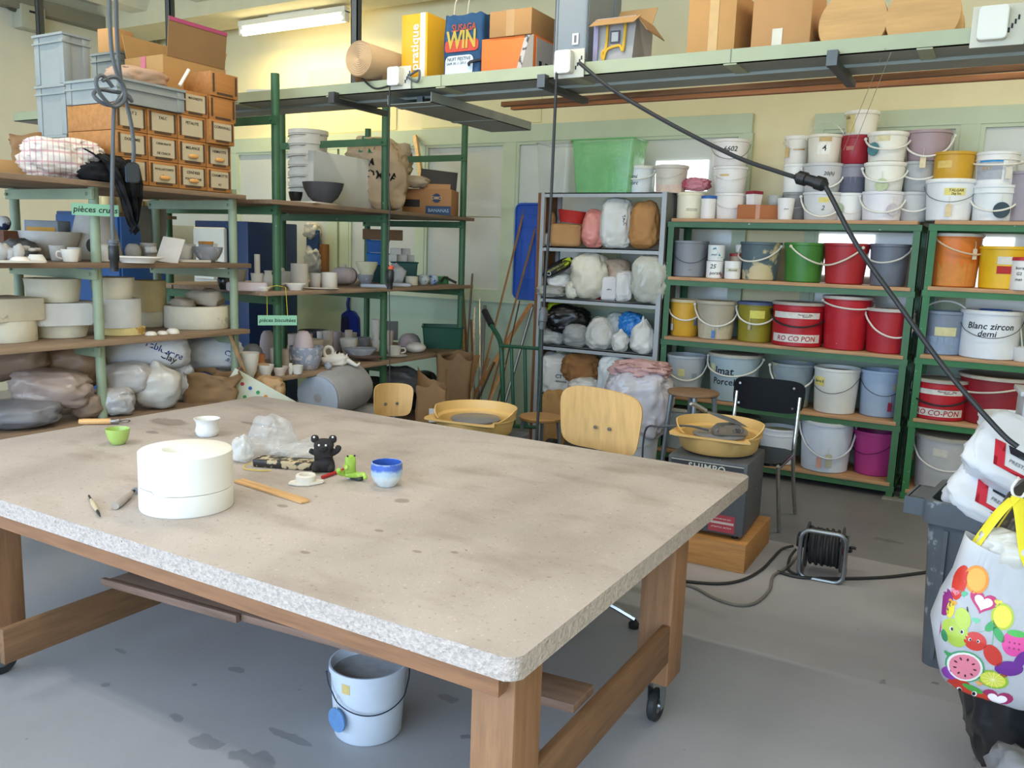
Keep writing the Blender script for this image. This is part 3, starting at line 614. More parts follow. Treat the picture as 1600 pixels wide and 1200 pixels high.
# --- fourth shelf
zt = Z1[3]
bucket('pale grey bucket with yellow sticker at the end of the fourth shelf', 1073, 554, 63, Yb - .02, zt, '#b4bac0', taper=.8, handle='front', drop=1.0, fill=(.86, '#8d8f90'), patch=((-.4, -.05, .5, .68, '#d8d29a'), (.35, .65, .45, .58, '#8a9aa4')))
bucket('large pale blue bucket lettered Imat porcelaine behind the stool', 1150, 551, 82, Yb, zt, '#a4b6be', taper=.84, lid='#b5b2a6', handle='front', drop=.6, yaw=-.2, text=(('Imat', .085, .66, -.25, None, .1), ('Porcelaine', .07, .43, .05, None, .1)), patch=((-.95, -.7, .62, .8, '#d8d2a0'),), tags=())
bucket('dirty grey bucket with glaze runs behind the black chair', 1240, 567, 66, Yb + .02, zt, '#8c9aa0', taper=.82, handle='front', drop=.95, m=mat('#87949b', var=.12, spots='#a6a68e', sscale=12, scut=.58), fill=(.8, '#7d8285'))
bucket('white bucket with wire handle and yellow sticker ending in E', 1309, 574, 70, Yb - .02, zt, '#d9d9d4', taper=.86, handle='front', wire=True, hcol='#55585a', drop=.9, yaw=-.25, fill=(.92, '#b5b0a4'), patch=((-.95, -.3, .6, .8, '#e3d27c'),), text=(('Barre E', .028, .7, -.62, None, .1),))
bucket('light blue bucket with red clip near the first rack post', 1378, 578, 62, Yb + .05, zt, '#a0b2cc', taper=.86, handle='front', wire=True, hcol='#4a4e54', drop=1.0, yaw=.2, fill=(.9, '#95a0ac'), tags=(('card', .35, .25, '#a8324c', .032),), patch=((.45, .8, .6, .74, '#b3b39c'),))
# --- bottom shelf
zt = Z1[4]
bucket('blue grey pail with pale lid low behind the round stool', 1068, 634, 62, Yb, zt, '#a9b6c0', taper=.88, lid='#c4c4ba', handle='front', wire=True, hcol='#4a4a4c', drop=.9, yaw=-.4)
bucket('wide grey bucket on the bottom shelf behind the wheel pan', 1150, 648, 72, Yb, zt, '#8b9698', taper=.84, lid='#8e8c82')
bucket('white open tub on the bottom shelf behind the black chair', 1218, 667, 58, Yb - .03, zt, '#dfe4ec', name='tub', cat='tub', taper=.92, rim='band', fill=(.9, '#c8c29c'))
bucket('big white bucket with two clay tags on the bottom shelf', 1294, 655, 80, Yb - .02, zt, '#d3dbe8', taper=.86, rim='lip', lid='#cfd4dc', handle='front', drop=1.15, yaw=.15, hcol='#cfd2d8', wire=False, tags=(('card', -.35, .22, '#d8a394', .04), ('card', .0, .27, '#b9b39c', .048)))
bucket('magenta pink bucket at the end of the bottom shelf', 1370, 672, 70, Yb + .07, zt, '#b03c82', taper=.78, handle='front', wire=True, hcol='#5c2c50', drop=.8, yaw=-.5)
# --- second rack
bucket('orange bucket half filled with a paper tag on its handle', 1496, 365, 76, Yb + .03, Z2[1], '#d97a30', taper=.86, handle='front', drop=.6, yaw=.75, hcol='#d9b894', tags=(('card', .0, .64, '#ddd4c2', .035),), patch=((-1.45, 1.45, .02, .46, '#cf8840'),), lid='#cfc9bc')
bucket('yellow bucket with red and white stickers on the second rack', 1574, 386, 78, Yb - .0, Z2[1], '#e3b521', taper=.88, patch=((-.3, .35, .58, .76, '#d9d6cc'), (-.3, .35, .36, .54, '#b02c2c')))
bucket('white jar with red lid in front of the yellow bucket', 1603, 402, 38, Yb - .12, Z2[1], '#e9e6e2', name='jar', cat='jar', taper=.97, rim='plain', lid='#b52a34', text=(('bora', .026, .7, -.35, None, .1), ('G2', .026, .52, -.35, None, .1), ('mat', .026, .34, -.35, None, .1)))
zt = Z2[2]
bucket('blue grey bucket with white handle up and cream sticker', 1478, 486, 62, Yb, zt, '#808a9a', taper=.84, handle='up', drop=.7, yaw=-.1, hcol='#d6d4ce', rim='lip', patch=((-.35, .75, .44, .64, '#d4cc9c'), (-1.45, 1.45, .02, .42, '#8a9cb4')))
bucket('large white bucket lettered Blanc zircon demi', 1551, 484, 86, Yb - .01, zt, '#e3e6ea', taper=.94, rim='lip', handle='front', wire=True, hcol='#3c4048', drop=.75, text=(('Blanc zircon', .058, .7, 0, None, .15), ('demi', .055, .54, -.1, None, .15)), lid='#dfe0e0')
bucket('small white box tub with blue lid on the Blanc zircon bucket', 1558, 469, 46, Yb - .0, zt + .262, '#dcdcda', name='tub', cat='tub', taper=.92, rim='plain', h=.055, lid='#4464a8', text=(('Nbru', .018, .55, 0, None, .2),))
p = ony(1602, 560, Yb - .03)
t = bucket('white pot with brushes at the right end of the third shelf', 1603, 536, 34, Yb - .08, zt, '#d8d8d4', name='brush_pot', cat='pot', taper=.85, rim='plain', h=.09, seg=24)
for a, b in ((-.02, .02), (.01, -.015)):
    mk('brush', tube([(a * .5, 0, .05), (a * 2, b, .22)], .004, 6, smooth=0), mat('#d8d2c6', var=.05), t)
roco('red paint bucket with white lettered bands, card tag and black handle', 1472, 590, 80, Z2[3], 'Plastuol uni   25kg', Yb - .02, '-', tags=(('card', -1.25, .74, '#cfd0cc', .045),))
bucket('large dark red bucket with grey lid and white drips', 1566, 585, 118, Yb + .06, Z2[3], '#8c2028', taper=.9, lid='#b5aea0', m=mat('#8a1f28', rough=.5, var=.06, spots='#d8c6b8', sscale=14, scut=.74), handle='front', drop=.3, yaw=-.9, hcol='#c9c2b2', tags=(('card', -1.15, .45, '#c9b23c', .025),))
bucket('large pale grey bucket with thick white handle at the bottom', 1484, 678, 96, Yb + .03, Z2[4], '#bdbdc0', taper=.88, lid='#aaa69c', handle='front', drop=.85, hcol='#d9d9d6', tags=(('card', -1.4, .55, '#d06a3c', .025),), patch=((-.45, .0, .68, .82, '#cfcdc2'),))
# --- tubs on top of the grey bag shelf
zt = GZ[0]
bucket('white bucket with Immi porc scrawled on it above the bag shelf', 1001, 260, 46, 6.34, zt, '#dde2e2', taper=.84, lid='#e3e0d4', handle='front', drop=.6, yaw=-.3, text=(('Immi', .04, .62, -.3, None, .2), ('porc', .04, .38, -.2, None, .2)))
bucket('beige translucent bucket above the bag shelf end', 1050, 259, 52, 6.36, zt, '#cfc7b8', taper=.86, lid='#cdc8bc', handle='front', wire=True, drop=.5, yaw=-.6, patch=((-1.4, 1.4, .02, .3, '#d9bfae'),))
# --- clear and green storage bins
def bin_(label, x0, x1, top, bot, y, z, col, al, lid=None):
    a = ony(x0, top, y); b = ony(x1, top, y); w_ = b.x - a.x; H = a.z - z if False else ony((x0 + x1) / 2, top, y).z - z
    t = thing('storage_bin', label, 'storage box', ((a.x + b.x) / 2, y + .14, z)); 
    bm = B(); w0, d0 = w_ * .86, .24
    P = [(rrect(w0, d0, .03, 4), 0), (rrect(w_, .29, .03, 4), H)]
    lo = [bm.verts.new((x, y_, 0)) for x, y_ in P[0][0]]; hi = [bm.verts.new((x, y_, H)) for x, y_ in P[1][0]]
    bm.faces.new(lo[::-1]); n = len(lo)
    for i in range(n): bm.faces.new((lo[i], lo[(i + 1) % n], hi[(i + 1) % n], hi[i]))
    mk('body', bm, film(col, al, .15), t)
    mk('rim', tube([(x, y_, H) for x, y_ in rrect(w_ + .01, .3, .03, 4)], .006, 6, closed=True, smooth=0), film(col, .75, .2), t)
    if lid: mk('lid', prism(rrect(w_ + .015, .31, .03, 4), H, H + .012, bev=.003), film(lid, .8, .3), t)
    return t
bin_('empty clear plastic storage bin on top of the bag shelf', 838, 890, 222, 297, 6.17, zt, '#c9cec6', .35)
bin_('translucent green storage bin on top of the bag shelf', 893, 992, 217, 297, 6.17, zt, '#7cc67e', .6)
# ------------------------------------------------------------------ pottery on the left racks
PROF = {
    'cup': [(0, 0), (.7, 0), (.76, .03), (.88, .45), (1, 1), (.92, 1), (.8, .45), (.66, .1), (0, .08)],
    'cyl': [(0, 0), (.96, 0), (1, .03), (1, 1), (.9, 1), (.9, .06), (0, .06)],
    'bowl': [(0, 0), (.42, 0), (.45, .05), (.72, .3), (.92, .68), (1, 1), (.95, 1), (.86, .66), (.66, .34), (.35, .12), (0, .1)],
    'wide': [(0, 0), (.6, 0), (.66, .05), (.85, .4), (.97, .8), (1, 1), (.95, 1), (.92, .8), (.78, .4), (0, .1)],
    'ball': [(0, 0), (.5, 0), (.8, .15), (.98, .42), (.98, .6), (.8, .86), (.55, .98), (.45, 1), (.42, .95), (0, .9)],
    'dome': [(1, 0), (.99, .2), (.9, .55), (.7, .83), (.4, .97), (0, 1)],
    'plate': [(0, 0), (.6, 0), (.65, .3), (1, .85), (1, 1), (.95, 1), (.6, .5), (0, .45)],
    'mould': [(0, 0), (.86, 0), (.88, .02), (1, .97), (.985, 1), (.72, 1), (.66, .8), (0, .75)],
    'drum': [(0, 0), (.985, 0), (1, .03), (1, .96), (.98, 1), (.7, 1), (.66, .86), (0, .86)],
    'vase': [(0, 0), (.55, 0), (.8, .2), (.95, .45), (.8, .72), (.62, .86), (.75, 1), (.68, 1), (.52, .86), (0, .8)],
    'cone': [(0, 0), (.98, 0), (1, .02), (.82, .5), (.6, 1), (.55, 1), (.76, .5), (0, .06)],
    'slab': [(0, 0), (1, 0), (1, 1), (0, 1)],
}
RAW = mat('#c3bbb2', rough=.85, var=.07, scale=14, bump=.12); RAWW = mat('#dcd6cc', rough=.85, var=.06, scale=14, bump=.1); BISC = mat('#d3c4b8', rough=.85, var=.08, scale=16, bump=.1)
LILAC = mat('#c2b2b4', rough=.85, var=.07, scale=14); GREYP = mat('#9b9ca3', rough=.6, var=.12, scale=20, spots='#b9b9bf'); CHAR = mat('#4c4c50', rough=.6, var=.12, scale=20)
PLA = mat('#d6cdb8', rough=.9, var=.1, scale=7, spots='#b4a98f', sscale=9, scut=.66, bump=.1); PLAG = mat('#cfcdc9', rough=.9, var=.07, scale=8, spots='#b5afa4', sscale=7, scut=.66); PLAY = mat('#d9c384', rough=.9, var=.12, scale=12, spots='#b48e4a', sscale=14, scut=.62); PLAT = mat('#cfbb8e', rough=.9, var=.1, scale=9)
PM = dict(r=RAW, w=RAWW, b=BISC, l=LILAC, g=GREYP, k=CHAR, p=PLA, q=PLAG, y=PLAY, t=PLAT)
def pot(label, cx, base, w, top, z, shape, m, name='cup', cat='cup', group=None, x=None, wob=.015, seg=28, up=0, parts=None, oval=1):
    if x is None:
        p = onz(cx, base, z); d = Vector((p.x, p.y, 0)).normalized(); r = size_at(w / 2, p + d * .05); c = p + d * r * .8
    else:
        c = onx(cx, (base + top) / 2, x); r = size_at(w / 2, c)
    H = max(.008, ony(cx, top, c.y).z - z)
    z += up
    bm = lathe([(a * r, b * H) for a, b in PROF[shape]], seg, wob=wob, sy=oval)
    m = PM.get(m, m) if isinstance(m, str) else m
    if parts is None:
        o = solo(name, bm, m, label, cat, (c.x, c.y, z + .001), face_cam(c), group)
    else:
        o = thing(name, label, cat, (c.x, c.y, z + .001), face_cam(c), group); mk('body', bm, m, o)
        for n_, b_, m_ in parts(r, H): mk(n_, b_, m_, o)
    o['_r'] = r; o['_h'] = H
    return o
def handle_of(side=1, m=RAWW):
    return lambda r, H: [('handle', tube([(side * r * .9, 0, H * .8), (side * r * 1.35, 0, H * .78), (side * r * 1.4, 0, H * .4), (side * r * .88, 0, H * .25)], r * .1, 8), m)]
ZP = (1.86, 1.472, 1.09, .69)
# raw pieces on the middle pale shelf
XB = -4.15
pot('wide raw grey clay bowl at the back of the raw pieces shelf', 77, 405, 90, 362, ZP[1], 'wide', 'r', 'bowl', 'bowl', x=-4.3, seg=40)
def hole(r, H): return [('opening', xf(lathe([(0, 0), (r * .17, 0), (r * .17, .004), (0, .004)], 20, sy=1.5), RT((-.12 * r, -r * .86, H * .32), PI / 2 - .28, 0, 0)), mat('#3a3836', var=.05))]
pot('big raw clay cone with a dark opening behind the raw pieces sign', 148, 408, 84, 336, ZP[1], 'cone', 'r', 'clay_form', 'pottery', x=-4.28, seg=40, parts=hole)
pot('flared raw clay cup next to the wide raw bowl', 91, 408, 25, 384, ZP[1], 'cup', 'r')
pot('pale raw cup behind the foremost white cup', 117, 409, 23, 387, ZP[1], 'cup', 'w', x=-4.02)
pot('small pale raw cup at the very edge of the raw shelf', 110, 411, 27, 390, ZP[1], 'cup', 'w', x=-3.88, parts=handle_of(-1))
pot('small white clay dish upside down on the left board', 57, 410, 30, 398, ZP[1], 'cone', 'w', 'dish', 'dish')
pot('low white clay dish on the left board beside the clay lumps', 32, 411, 30, 401, ZP[1], 'dome', 'w', 'dish', 'dish')
lumps = [(6, 408, 18, 382), (20, 405, 16, 385), (30, 404, 14, 379), (12, 400, 16, 388), (41, 398, 12, 389), (50, 397, 12, 391), (58, 398, 11, 392), (42, 404, 10, 396)]
for i, (a, b, c_, d_) in enumerate(lumps):
    p = onx(a, b, -4.02 + .03 * (i % 3)); s = size_at(c_, p)
    solo('clay_lump', blob(s, s, s * (b - d_) / c_ * 1.05, i, .3, .15, 2.2, sub=(16, 10)), RAW, 'knobbly raw clay lump in the huddle at the end of the raw shelf', 'clay lump', (p.x, p.y, ZP[1] + (.0 if i not in (4, 5, 6) else .045)), 0, 'raw clay lumps')
p = onx(40, 398, -4.2); solo('plastic_sheet', blob(.16, .12, .1, 9, .4, .3, 2, sub=(20, 12)), mat('#5a5856', rough=.5), 'dark crumpled plastic sheet behind the clay lumps', 'plastic sheet', (p.x, p.y - .02, ZP[1]))
p = onx(9, 375, -4.42); t = thing('wooden_box', 'dark brown wooden box at the back end of the raw shelf', 'box', (p.x, p.y, ZP[1]), 0)
mk('body', cbox(.2, .13, .14, bev=.003), wood('#6b3f28'), t)
pot('small pot with dark blue rim standing on the brown box', 5, 357, 22, 338, ZP[1] + .14, 'ball', mat('#d9d4d2', var=.05, spots='#2c3550', sscale=14, scut=.5), 'pot', 'pot', x=-4.42)
p = onx(75, 365, -4.46); t = thing('tin_box', 'grey tin box with an orange and black sticker behind the wide raw bowl', 'box', (p.x, p.y, ZP[1]), .35)
mk('body', cbox(.2, .1, .2, bev=.004), mat('#8b8d92', rough=.4), t); mk('sticker', cbox(.17, .004, .045, z=.12, cy=-.051), mat('#d9992c', var=.05), t); mk('sticker', cbox(.05, .004, .016, z=.04, cy=-.051, cx=.02), mat('#8a3038', var=.05), t); mk('side_strip', cbox(.006, .102, .2, cx=-.1), mat('#d9d9d9', var=0), t)
pot('white raw clay dome beside the raw cone', 164, 407, 26, 381, ZP[1], 'dome', 'w', 'dome', 'pottery', x=-4.05)
pot('round closed raw clay pot with a small mouth', 208, 404, 25, 381, ZP[1], 'ball', 'r', 'pot', 'pot', x=-4.15)
pot('raw grey clay beaker beside the round closed pot', 232, 403, 25, 380, ZP[1], 'cup', 'r', x=-4.18)
pot('stack of flat raw white clay plates at the shelf edge', 215, 412, 80, 401, ZP[1], 'plate', 'w', 'plate', 'plate', oval=.7)
p = onz(241, 409, ZP[1]); solo('clay_lump', blob(.06, .06, .045, 31, .25, .1, sub=(16, 10)), RAWW, 'single white clay lump lying on the flat plates', 'clay lump', (p.x - .05, p.y + .02, ZP[1] + .04))
p = onz(266, 411, ZP[1]); t = solo('clay_tile', cbox(.12, .012, .15, bev=.003), RAW, 'raw clay tile leaning back near the bowls', 'tile', (p.x - .03, p.y, ZP[1]), (-.5, .12, .5))
pot('small raw beaker behind the leaning tile', 290, 406, 26, 384, ZP[1], 'cup', 'w', x=-4.1)
pot('grey raw clay bowl in front of the orange lidded jar', 325, 409, 46, 386, ZP[1], 'bowl', 'g', 'bowl', 'bowl', x=-4.0)
def jlid(r, H): return [('lid', lathe([(0, H), (r * 1.02, H), (r * 1.02, H + .018), (0, H + .018)], 24), mat('#c98a3a', var=.05))]
pot('glass jar with an orange lid behind the grey raw bowl', 322, 403, 22, 382, ZP[1], 'cyl', film('#b8bcba', .5), 'jar', 'jar', x=-4.25, parts=jlid)
p = onx(284, 385, -4.5); solo('white_block', cbox(.14, .1, .1, bev=.006), PLAG, 'white plaster block at the back of the raw shelf', 'block', (p.x, p.y, ZP[1]), .3)
for k, (a, b, w_, th) in enumerate(((318, 411, 60, .012), (40, 412, 95, .008))):
    p = onz(a, b, ZP[1]); solo('clay_sheet', xf(prism(rrect(size_at(w_, p), .1, .02, 3), 0, th), Matrix.Rotation(PI / 2, 4, 'Z')), RAWW, ('thin broken white clay sheet under the grey raw bowl', 'thin white board under the clay lumps')[k], 'clay sheet', (p.x - .1, p.y, ZP[1] + .002))
# yellowish beakers on a narrow board behind
pr = onx(205, 334, -4.72); zb = pr.z
t = thing('wall_board', 'narrow board behind the pale rack carrying a row of plaster beakers', 'board', (-4.74, pr.y, zb - .02)); mk('board', box(-.06, .06, -.28, .3, 0, .02), LB[1], t)
for s in (-.2, .2): mk('bracket', box(-.05, .045, s - .008, s + .008, -.12, 0), PALE, t)
for a, w_, tp in ((170, 20, 308), (183, 14, 306), (196, 18, 304), (206, 12, 309), (216, 14, 307), (230, 15, 315), (243, 12, 306)):
    pot('yellowish plaster beaker in the row on the narrow board behind the rack', a, 333, w_, tp, zb, 'cyl', mat('#d9c792', rough=.85, var=.1), 'beaker', 'beaker', 'plaster beakers on the narrow board', x=-4.74, seg=20)
p = onx(236, 400, -4.62); bm = B(); G = []
for i in range(9):
    row = []
    for j in range(7): u, v = i / 8, j / 6; row.append(bm.verts.new((.03 * math.sin(v * 3), (u - .5) * (.24 - .1 * v), .3 * (1 - v))))
    G.append(row)
for i in range(8):
    for j in range(6): bm.faces.new((G[i][j], G[i + 1][j], G[i + 1][j + 1], G[i][j + 1]))
bmesh.ops.solidify(bm, geom=bm.faces[:], thickness=.004)
solo('plastic_sheet', bm, mat('#a39f98', rough=.4, var=.1), 'grey plastic sheet draped behind the round raw pots', 'plastic sheet', (p.x, p.y, ZP[1] + .02))
# plaster moulds on the lower pale shelf
def mould(label, cx, base, w, top, z, shape, m, x=None, group=None, up=0, **k): return pot(label, cx, base, w, top, z, shape, m, 'plaster_mould', 'mould', group, x=x, wob=.012, seg=44, **k)
XM = -4.12
def stack_z(px, py, x): return onx(px, py, x).z
z1 = ZP[2]
mould('large round plaster mould at the frame edge of the mould shelf', 8, 545, 90, 500, z1, 'drum', 'p', x=XM + .0)
p = onx(6, 480, XM); t = solo('plaster_mould', cbox(.26, .3, .11, bev=.008), PLA, 'square white plaster block on the round mould at the frame edge', 'mould', (p.x, p.y - .03, stack_z(8, 500, XM)), .1)
za = stack_z(95, 506, XM); zb_ = stack_z(95, 471, XM)
mould('tapered round plaster mould at the foot of the three piece stack', 95, 541, 82, 506, z1, 'mould', 'p', x=XM, oval=.85)
p = onx(95, 500, XM); solo('plaster_mould', prism(rrect(size_at(94, p), .27, .05, 5), 0, zb_ - za - .003, bev=.008), PLAG, 'pale grey rounded block mould in the middle of its stack', 'mould', (p.x, p.y, za + .002), face_cam(p) + .25)
mould('wide tapered plaster mould on top of the block mould', 83, 471, 81, 435, zb_, 'mould', 'p', x=XM, oval=.9)
XM2 = -4.05
zy = stack_z(188, 510, XM2); zc = stack_z(185, 466, XM2)
mould('flat yellow stained disc mould below the grey drum mould', 190, 537, 70, 510, z1, 'drum', 'y', x=XM2)
mould('pale grey drum mould between the yellow disc and a cream mould', 183, 510, 70, 466, zy, 'drum', 'q', x=XM2)
mould('cream tapered mould topping the yellow disc stack', 176, 466, 64, 433, zc, 'mould', 'p', x=XM2)
zt_ = stack_z(235, 486, -4.3)
mould('tapered plaster mould under the tall tan one', 236, 524, 48, 486, z1, 'mould', 'p', x=-4.3)
mould('tall tan plaster mould set behind the grey drum', 232, 486, 52, 438, zt_, 'drum', 't', x=-4.3)
for a, b, w_, tp in ((236, 528, 18, 518), (254, 526, 17, 517), (270, 524, 20, 513)):
    pot('small white plaster dome in the row of three beside the big drum', a, b, w_, tp, z1, 'dome', 'w', 'plaster_dome', 'plaster dome', 'small plaster domes', x=-3.9, seg=24)
mould('broad low cream drum mould under broken plaster chunks', 309, 524, 98, 477, z1, 'drum', 'p', x=-4.1)
zd = stack_z(309, 479, -4.1)
p = onx(320, 470, -4.1); solo('plaster_chunk', blob(.2, .15, .1, 41, .35, .05, 1.2, p=4, sub=(20, 12)), mat('#b3a595', rough=.9, var=.12), 'larger broken plaster chunk on the broad drum mould', 'plaster chunk', (p.x, p.y, zd), .5)
p = onx(285, 475, -4.1); solo('plaster_chunk', blob(.13, .1, .055, 43, .35, .05, 1.2, p=4, sub=(20, 12)), mat('#a89a8a', rough=.9, var=.12), 'smaller flat plaster chunk on the broad drum mould', 'plaster chunk', (p.x, p.y, zd))
# clay and powder bags on the bottom pale shelf
def bag(label, cx, cy, w, h, x, m, seed, z=None, name='clay_bag', cat='bag', dy=None, amp=.14, crease=.1, neck=0, p=2.8, rot=0, tilt=0, lean=(0, 0), sub=(40, 24), group=None, text=None, d=.22):
    c = onx(cx, cy, x); W = size_at(w, c); H = size_at(h, c)
    zz = c.z - H / 2 if z is None else z
    bm = blob(W, d, H, seed, amp, crease, 1.6, p, neck, sub=sub, lean=lean)
    if text is None: return solo(name, bm, m, label, cat, (c.x, c.y, zz), (0, tilt, face_cam(c) + rot), group)
    t = thing(name, label, cat, (c.x, c.y, zz), (0, tilt, face_cam(c) + rot), group); mk('sack', bm, m, t)
    for s_, size, lx, lz, tm, ry in text:
        b2 = text_bm(s_, size, bold=.01); from_ = mathutils_bvh(t.children[0].data)
        xf(b2, RT((0, 0, 0), PI / 2, ry, 0)); xf(b2, Matrix.Translation((lx, 0, lz)))
        for v in b2.verts:
            hit = from_.ray_cast(Vector((v.co.x, -2, v.co.z)), Vector((0, 1, 0)))[0]
            v.co.y = (hit.y - .002) if hit is not None else -d / 2
        mk('lettering', b2, tm, t)
    return t
def mathutils_bvh(me):
    from mathutils.bvhtree import BVHTree
    return BVHTree.FromPolygons([v.co for v in me.vertices], [tuple(q.vertices) for q in me.polygons])
BR = mat('#8d7868', rough=.38, var=.12, scale=5, spec=.5); BRP = mat('#a08d84', rough=.32, var=.14, scale=6, spec=.55); GRB = mat('#77767a', rough=.35, var=.12, spec=.5); CLR = mat('#b4b0ae', rough=.25, var=.1, spec=.6)
WSK = mat('#d2d4da', rough=.45, var=.06, scale=4); KRAFT = mat('#b8946c', rough=.85, var=.08, scale=4); BLUEINK = mat('#2c4aa0', var=0, rough=.5)
zs_ = ZP[3]
bag('long dark grey clay bag lowest at the frame edge', 30, 660, 118, 42, -4.0, GRB, 2, zs_, d=.3)
bag('pinkish translucent clay bag with a gathered tied end', 78, 632, 112, 60, -4.02, BRP, 3, zs_ + .07, crease=.16, d=.26, tilt=.12)
bag('dusty brown clay bag lying across the top at the frame edge', 25, 600, 104, 58, -4.2, BR, 4, zs_ + .2, d=.3, tilt=-.2)
bag('crumpled brown clay bag leaning over the gathered one', 112, 592, 92, 74, -4.15, mat('#9c7d64', rough=.4, var=.12, spec=.5), 6, zs_ + .12, amp=.22, d=.22)
bag('small brown clay bag squeezed against the pale post', 135, 640, 46, 40, -3.95, BR, 8, zs_, d=.14)
bag('pale blue plastic bag peeping out above the brown clay bags', 70, 552, 44, 20, -4.4, mat('#b9c6cc', rough=.35, var=.1), 10, zs_ + .29, d=.14, amp=.25)
bag('clear crumpled plastic bag behind the crumpled brown bag', 118, 555, 42, 34, -4.4, film('#c4cccc', .7), 11, zs_ + .25, d=.14, amp=.3, crease=.25)
bag('pale green wrapped bag behind the pale post', 137, 575, 40, 40, -4.25, mat('#b5c0b8', rough=.3, var=.08), 12, zs_ + .2, d=.15)
bag('large white sack with slanted blue lettering lying on the clay bags', 226, 573, 132, 58, -4.12, WSK, 13, zs_ + .19, name='sack', cat='sack', amp=.08, crease=.06, p=3.6, d=.36, text=(('Tableware', .05, .1, .12, BLUEINK, .45), ('Clay', .05, .12, .08, INK, .45)))
bag('grey white translucent clay bag under the largest white sack', 197, 602, 76, 50, -3.98, CLR, 14, zs_ + .09, d=.2)
bag('small crumpled grey white bag at the foot of the pale post', 183, 636, 50, 44, -3.92, CLR, 15, zs_, d=.18, crease=.2)
bag('white tied bag with its neck standing up in front of the sacks', 246, 612, 72, 76, -3.9, mat('#c3bfb8', rough=.3, var=.08, spec=.5), 16, zs_ + .0, neck=.35, p=2.4, d=.18, lean=(0, 0))
bag('white ribbed sack end under the largest white sack', 284, 610, 36, 60, -4.02, WSK, 17, zs_, name='sack', cat='sack', crease=.25, d=.2)
bag('second white sack with blue letters beside the largest white one', 334, 580, 86, 52, -4.12, WSK, 18, zs_ + .14, name='sack', cat='sack', amp=.1, crease=.1, p=3.2, d=.3, text=(('Clay', .045, .1, .1, BLUEINK, .4), ('40 kg', .03, .09, .065, BLUEINK, .4)))
bag('grey bag filling the gap behind the white sacks', 270, 555, 60, 30, -4.4, CLR, 19, zs_ + .27, d=.2)
def peri(w, d, r, n=72):
    P = rrect(w, d, r, 4); L_ = [math.dist(P[i], P[(i + 1) % len(P)]) for i in range(len(P))]; T = sum(L_); out = []
    for k in range(n):
        s = T * k / n; i = 0
        while s > L_[i] and i < len(P) - 1: s -= L_[i]; i += 1
        f = s / L_[i] if L_[i] else 0; a, b = P[i], P[(i + 1) % len(P)]; out.append((a[0] + (b[0] - a[0]) * f, a[1] + (b[1] - a[1]) * f))
    return out
def paper_bag(label, cx, base, w, h, x, z, seed, m=KRAFT, d=.16, rot=0, name='paper_bag', content=None, flare=1.15, crumple=.1, stick=None):
    c = onx(cx, base, x); W = size_at(w, c) / flare; H = size_at(h, c); rnd = random.Random(seed)
    t = thing(name, label, 'paper bag', (c.x, c.y, z), face_cam(c) + rot)
    bm = B(); rings = []; n = 28
    for j in range(15):
        v = j / 14; ring = []
        base_ = peri(W, d, .02)
        for i, (x_, y_) in enumerate(base_):
            k = 1 + (flare - 1) * v; q = (noise.noise((x_ * 14 + seed, y_ * 14, v * 3)) + .6 * (1 - 2 * abs(noise.noise((x_ * 9 + seed, y_ * 9, v * 5 + seed))))) * crumple * (.3 + v)
            zz = H * v * (1 + noise.noise((x_ * 9 + seed, y_ * 9, 4)) * .32 * v ** 3)
            ring.append(bm.verts.new((x_ * k + q * W * .5, y_ * k + q * d * .5, zz)))
        rings.append(ring)
    n = len(rings[0]); bm.faces.new(rings[0][::-1])
    for a, b in zip(rings, rings[1:]):
        for i in range(n): bm.faces.new((a[i], a[(i + 1) % n], b[(i + 1) % n], b[i]))
    bmesh.ops.solidify(bm, geom=bm.faces[:], thickness=.003)
    mk('bag', bm, m, t, ang=60)
    return t
t = paper_bag('open brown paper bag holding dark blue cloth at the end of the sack pile', 328, 640, 80, 45, -3.9, zs_, 3, flare=1.05, crumple=.22)
c = onx(320, 612, -3.92); solo('cloth', blob(.1, .09, .1, 22, .3, .2, sub=(20, 12)), mat('#1f2f5c', rough=.9), 'dark blue cloth bundled inside the open paper bag', 'cloth', (c.x, c.y, zs_ + .06))
# wooden stick and printed board at the end of the sacks
a = onx(381, 580, -3.86); b = onx(359, 523, -3.86)
solo('wooden_stick', tube([a, b], .012, 6, smooth=0), wood('#b8936c', axis=2), 'pale wooden stick poking up beside the white sack', 'stick')
c = onx(395, 612, -3.78); t = thing('printed_board', 'white and yellow board printed with coloured dots standing askew', 'board', (c.x, c.y - .02, .62), (0, .55, face_cam(c) + .1))
mk('panel', box(-.2, .2, -.006, .006, 0, .17), mat('#d9dcc9', var=.03), t); mk('border', box(-.2, .2, -.007, .007, 0, .02), mat('#c9cf8f', var=.03), t)
rnd = random.Random(4)
for i in range(14):
    q = xf(disc_bm(.011, .002, 10), RT((-.17 + .03 * (i % 7) * 1.7, -.0075, .05 + .06 * (i // 7)), PI / 2)); mk('printed_dot', q, mat(('#c2384a', '#2f5fa8', '#3f9c5a', '#d98a2c')[i % 4], var=0), t)
